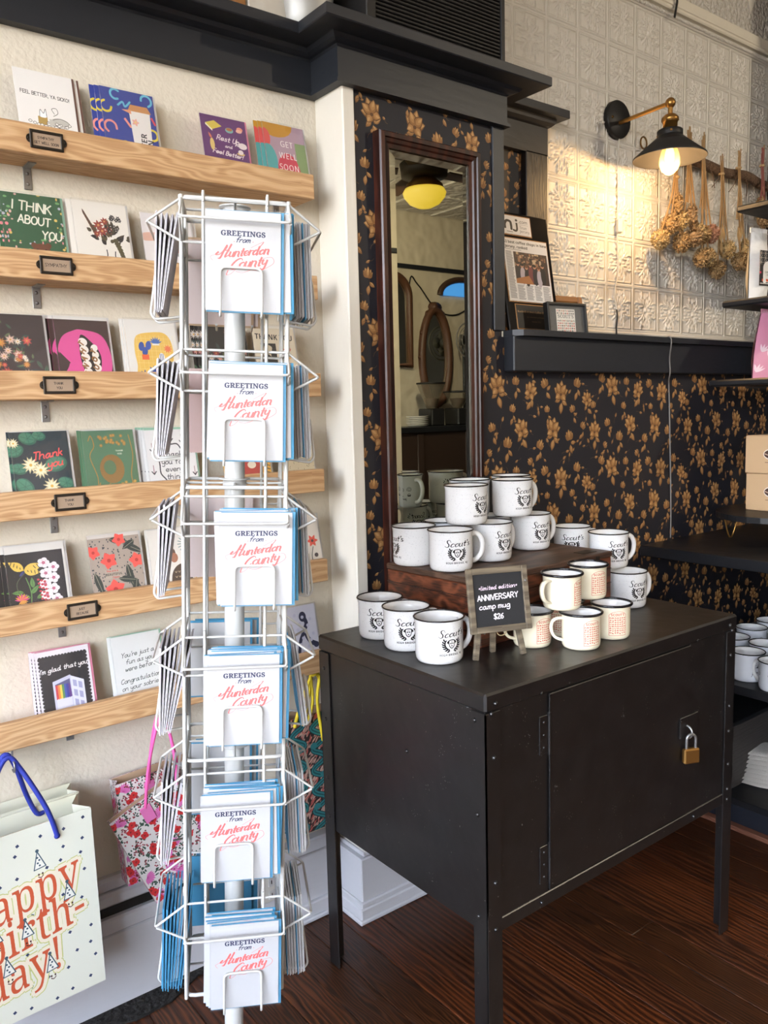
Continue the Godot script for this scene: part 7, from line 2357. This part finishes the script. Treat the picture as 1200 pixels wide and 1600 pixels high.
	for k in 2:
		var b := thing("kraft_box", ["lower tan box of the two on the hairpin stand", "upper tan box of the two on the hairpin stand"][k], "box", V([2.678, 2.669][k], 0.8990 + k * 0.122, -1.268), 0.0, "tan boxes with a bean print")
		put("body", bx(V(-0.105, 0, -0.13), V(0.135, 0.1205, 0.09), 0.002), M.kraft_box, b)
		var pf := MB.new()
		pf.box(V(-0.1052, 0.002, -0.128), V(-0.104, 0.1185, 0.088))
		pf.quad(V(-0.1056, 0.002, -0.128), V(-0.1056, 0.002, 0.088), V(-0.1056, 0.1185, 0.088), V(-0.1056, 0.1185, -0.128))
		put("printed_face", pf.done(), ks, b)
		if k == 1:
			put("lid_flap", MB.new().box(V(-0.10, 0.1205, -0.128), V(0.13, 0.1225, 0.086), 0.0008).done(), M.kraft_box, b)
	# three floating shelves
	var names := ["top", "middle", "lowest"]
	for k in 3:
		var y: float = [1.895, 1.582, 1.325][k]
		var x: float = [2.650, 2.573, 2.507][k]
		var p := thing("floating_shelf", "%s small black shelf at the right edge, in front of the tin wall" % names[k], "shelf", V(x, y, -1.5), 0.0, "small black shelves at the right")
		put("board", bx(V(0, -0.021, 0.0), V(3.449 - x, 0.0, 0.42), 0.005), M.black_shelf, p)
		put("bracket", bx(V(3.425 - x, -0.12, 0.10), V(3.449 - x, -0.021, 0.13), 0.003), M.black_metal, p)
	# coffee bags
	var lab := art_coffee_label()
	for k in 2:
		var b := thing("coffee_bag", ["white coffee bag with a black label on the middle shelf", "second white coffee bag on the middle shelf, cut off by the frame"][k], "coffee bag", V([2.640, 2.722][k], 1.5825, [-1.415, -1.385][k]), -0.15, "coffee bags on the middle shelf")
		pouch(b, 0.088, 0.212, 0.055, M.bag_white)
		put("label", bx(V(-0.028, 0.040, 0.0275), V(0.030, 0.150, 0.0290)), lab, b)
	var pb := thing("pink_pouch", "pink printed pouch on the lowest small shelf", "pouch", V(2.705, 1.3255, -1.40), -0.1)
	pouch(pb, 0.185, 0.215, 0.07, art_pink_bag(), 0.42)

func pouch(t: Node3D, w: float, h: float, d: float, m: Material, taper := 0.06) -> void:
	var mb := MB.new()
	var N := 12
	for s in [1.0, -1.0]:
		var i0 := mb.v.size()
		for j in N + 1:
			for i in N + 1:
				var u := -1.0 + 2.0 * i / N
				var v := float(j) / N
				var bul := (1.0 - pow(absf(u), 3)) * (1.0 - pow(v, 3.0)) * (0.6 + 0.4 * minf(1.0, v * 4.0))
				var ww := w / 2 * (1.0 - taper * v * v)
				mb.vert(V(u * ww, v * h, s * (0.002 + d / 2 * bul) + 0.0015 * sin(u * 7.0 + v * 9.0) * bul), V(u * 0.4, 0.15, s), Vector2(u * 0.5 + 0.5, 1.0 - v))
		for j in N:
			for i in N:
				var a := i0 + j * (N + 1) + i
				if s > 0: mb.ix.append_array(PackedInt32Array([a, a + N + 2, a + 1, a, a + N + 1, a + N + 2]))
				else: mb.ix.append_array(PackedInt32Array([a, a + 1, a + N + 2, a, a + N + 2, a + N + 1]))
	put("body", mb.done(), m, t)
	put("top_seal", bx(V(-w / 2 * (1.0 - taper), h - 0.004, -0.0022), V(w / 2 * (1.0 - taper), h + 0.012, 0.0022), 0.0006), m, t)

# ------------------------------------------------------------------ across the shop: what the mirror shows
func across() -> void:
	pendant("pendant_lamp", "glowing yellow bowl lamp under a ceiling fan, seen in the mirror", V(3.62, 2.66, 1.12), true, 10.0)
	var ct := thing("bar_counter", "dark coffee bar counter across the shop, seen in the mirror", "counter", V(5.2, 0, 2.6))
	put("worktop", bx(V(-1.2, 1.06, -0.17), V(1.3, 1.11, 0.38), 0.004), M.black_shelf, ct)
	put("front", bx(V(-1.15, 0.0, -0.14), V(1.25, 1.06, 0.36)), mat(hexc(52, 38, 30), 0.5), ct)
	for k in 5: put("panel_strip", bx(V(-1.15 + k * 0.58, 0.05, -0.155), V(-1.08 + k * 0.58, 1.05, -0.14), 0.003), mat(hexc(52, 38, 30), 0.5), ct)
	var pl := thing("plate", "lowest white plate of the stack on the bar counter in the mirror", "plate", V(4.84, 1.1105, 2.70), 0.0, "stacked plates on the bar counter")
	put("dish", MB.new().lathe([Vector2(0.0001, 0.0), Vector2(0.06, 0.0), Vector2(0.105, 0.012), Vector2(0.106, 0.015), Vector2(0.06, 0.006), Vector2(0.0001, 0.006)], 28).done(), M.enamel_white, pl)
	for k in 5:
		var c := dup(pl, "plate", "%s white plate from below in the stack on the bar counter in the mirror" % ["second", "third", "fourth", "fifth", "topmost"][k], "stacked plates on the bar counter")
		c.position.y += 0.016 * (k + 1)
	for k in 2:
		var gr := thing("coffee_grinder", ["left coffee grinder with a clear hopper on the bar counter in the mirror", "right coffee grinder with a clear hopper on the bar counter in the mirror"][k], "grinder", V([5.03, 5.34][k], 1.1105, [2.72, 2.70][k]))
		put("base", bx(V(-0.08, 0, -0.1), V(0.08, 0.16, 0.1), 0.01), M.black_metal, gr)
		put("hopper", MB.new().lathe([Vector2(0.045, 0.16), Vector2(0.13, [0.38, 0.30][k]), Vector2(0.132, [0.385, 0.305][k])], 28).done(), M.tint, gr)
		put("beans", MB.new().lathe([Vector2(0.0001, 0.165), Vector2(0.043, 0.165), Vector2(0.075, 0.25), Vector2(0.0001, 0.255)], 20).done(), M.walnut, gr)
		put("lid", MB.new().lathe([Vector2(0.0001, 0.0), Vector2(0.136, 0.0), Vector2(0.136, 0.014), Vector2(0.0001, 0.02)], 28).done(), M.black_metal, gr, V(0, [0.385, 0.305][k], 0))
	var ov := thing("oval_mirror", "oval mirror in an ornate brown frame on the tan wall, seen in the long mirror", "mirror", V(5.32, 1.76, 2.985), PI)
	oval_frame(ov, 0.175, 0.45, 0.038, true)
	var am := thing("arched_mirror", "arched brown-framed mirror on the tan wall, seen in the long mirror", "mirror", V(4.80, 2.10, 2.985), PI)
	oval_frame(am, 0.20, 0.42, 0.035, false)
	var fn := thing("round_fan", "round grey fan on the bar counter, seen in the mirror", "fan", V(5.58, 1.92, 2.80), PI)
	var rg := MB.new()
	for r in [0.05, 0.09, 0.13, 0.165]:
		var q := []
		for k in 24: q.append(V(r * cos(k * TAU / 24), r * sin(k * TAU / 24), 0.02))
		rg.tube(q, 0.004 if r < 0.16 else 0.008, 6, true)
	put("cage", rg.done(), M.cord_grey, fn)
	put("motor", MB.new().ball(V(0, 0, -0.03), V(0.05, 0.05, 0.06), 14).done(), M.cord_grey, fn)
	for k in 4: put("blade", MB.new().ball(V(0.075 * cos(k * PI / 2), 0.075 * sin(k * PI / 2), 0.0), V(0.055, 0.055, 0.006), 10).done(), M.cord_grey, fn)
	put("stand", MB.new().tube([V(0, 0, -0.05), V(0, -0.8, -0.05)], 0.018, 10).done(), M.black_metal, fn)
	var bl := thing("blue_window_arch", "blue-lit arched fanlight high on the tan wall, seen in the mirror", "window", V(5.70, 2.36, 2.985), PI)
	var arc := PackedVector2Array()
	for k in 17: arc.append(Vector2(0.30 * cos(k * PI / 16), 0.15 * sin(k * PI / 16)))
	var bm := mat(hexc(90, 170, 240), 0.4)
	bm.emission_enabled = true
	bm.emission = Color(0.3, 0.62, 1.0)
	bm.emission_energy_multiplier = 3.0
	put("pane", MB.new().prism(arc, 0.0, 0.01).done(), bm, bl)
	var aq := []
	for k in 17: aq.append(V(0.31 * cos(k * PI / 16), 0.16 * sin(k * PI / 16), 0.01))
	put("surround", MB.new().tube(aq, 0.03, 8).done(), M.walnut, bl)
	tag(put("wall_cable", MB.new().tube(cm3([V(4.98, 1.7, 2.985), V(5.02, 2.45, 2.985), V(5.12, 2.44, 2.985), V(5.35, 2.22, 2.985), V(5.6, 2.18, 2.985), V(5.85, 2.3, 2.985)], 6), 0.007, 6).done(), M.black_metal), "black cable drooping across the tan wall, seen in the mirror", "cable")

func oval_frame(t: Node3D, rx: float, ry: float, r: float, full: bool) -> void:
	var q := []
	var p := PackedVector2Array()
	if full:
		for k in 36:
			var a := TAU * k / 36
			q.append(V(rx * cos(a), ry * sin(a), 0.012))
			p.append(Vector2(rx * cos(a), ry * sin(a)))
	else:
		for k in 19:
			var a := PI * k / 18
			q.append(V(rx * cos(a), ry * 0.5 + rx * sin(a), 0.012))
		q.append(V(-rx, -ry, 0.012))
		q.append(V(rx, -ry, 0.012))
		for v in q: p.append(Vector2(v.x, v.y))
	put("frame", MB.new().tube(q, r, 8, true, 1.0).done(), mat(hexc(84, 54, 36), 0.45), t)
	put("glass", MB.new().prism(p, -0.004, 0.004).done(), M.mirror, t)
	if full:
		var c := MB.new().ball(V(0, ry + 0.03, 0.012), V(0.09, 0.05, 0.025), 12)
		for k in 12: c.ball(V((rx + 0.02) * cos(TAU * k / 12), (ry + 0.02) * sin(TAU * k / 12), 0.012), V(0.03, 0.04, 0.02), 8)
		put("carving", c.done(), mat(hexc(84, 54, 36), 0.45), t)

func pendant(called: String, label: String, at: Vector3, fan: bool, energy: float) -> void:
	var t := thing(called, label, "lamp", at)
	var bm := mat(hexc(240, 220, 150), 0.35)
	bm.emission_enabled = true
	bm.emission = Color(0.95, 0.80, 0.22)
	bm.emission_energy_multiplier = 3.4
	put("bowl", MB.new().lathe([Vector2(0.0001, -0.095), Vector2(0.05, -0.09), Vector2(0.10, -0.066), Vector2(0.135, -0.025), Vector2(0.142, 0.0), Vector2(0.130, 0.022), Vector2(0.0001, 0.03)], 32).done(), bm, t)
	put("fitter", MB.new().lathe([Vector2(0.13, 0.02), Vector2(0.12, 0.05), Vector2(0.07, 0.09), Vector2(0.0001, 0.09)], 28).done(), M.brass, t)
	put("motor", MB.new().lathe([Vector2(0.07, 0.085), Vector2(0.15, 0.10), Vector2(0.16, 0.18), Vector2(0.10, 0.23), Vector2(0.03, 0.24), Vector2(0.03, 0.44), Vector2(0.0001, 0.44)], 28).done(), M.bronze, t)
	if fan:
		for k in 5:
			var b := put("blade", bx(V(-0.065, 0.135, 0.17), V(0.065, 0.145, 0.62), 0.003), M.walnut, t)
			b.rotation.y = k * TAU / 5 + 0.3
	var l := OmniLight3D.new()
	l.name = "bowl_light"
	l.light_color = Color(1.0, 0.93, 0.82)
	l.light_energy = energy
	l.light_size = 0.03
	l.omni_range = 15.0
	l.omni_attenuation = 2.0
	l.shadow_enabled = true
	l.position = V(0, -0.02, 0)
	t.add_child(l)

func _ready() -> void:
	setup()
	make_materials()
	room()
	cabinet()
	ledges()
	rack()
	mirror()
	crate()
	mugs()
	chalk_sign()
	sconce()
	dried_flowers()
	ledge_things()
	cornice_things()
	bags()
	shelf_cards()
	right_shelves()
	across()
	white_mug.free()
	cream_mug.free()
	doodle_mug.free()
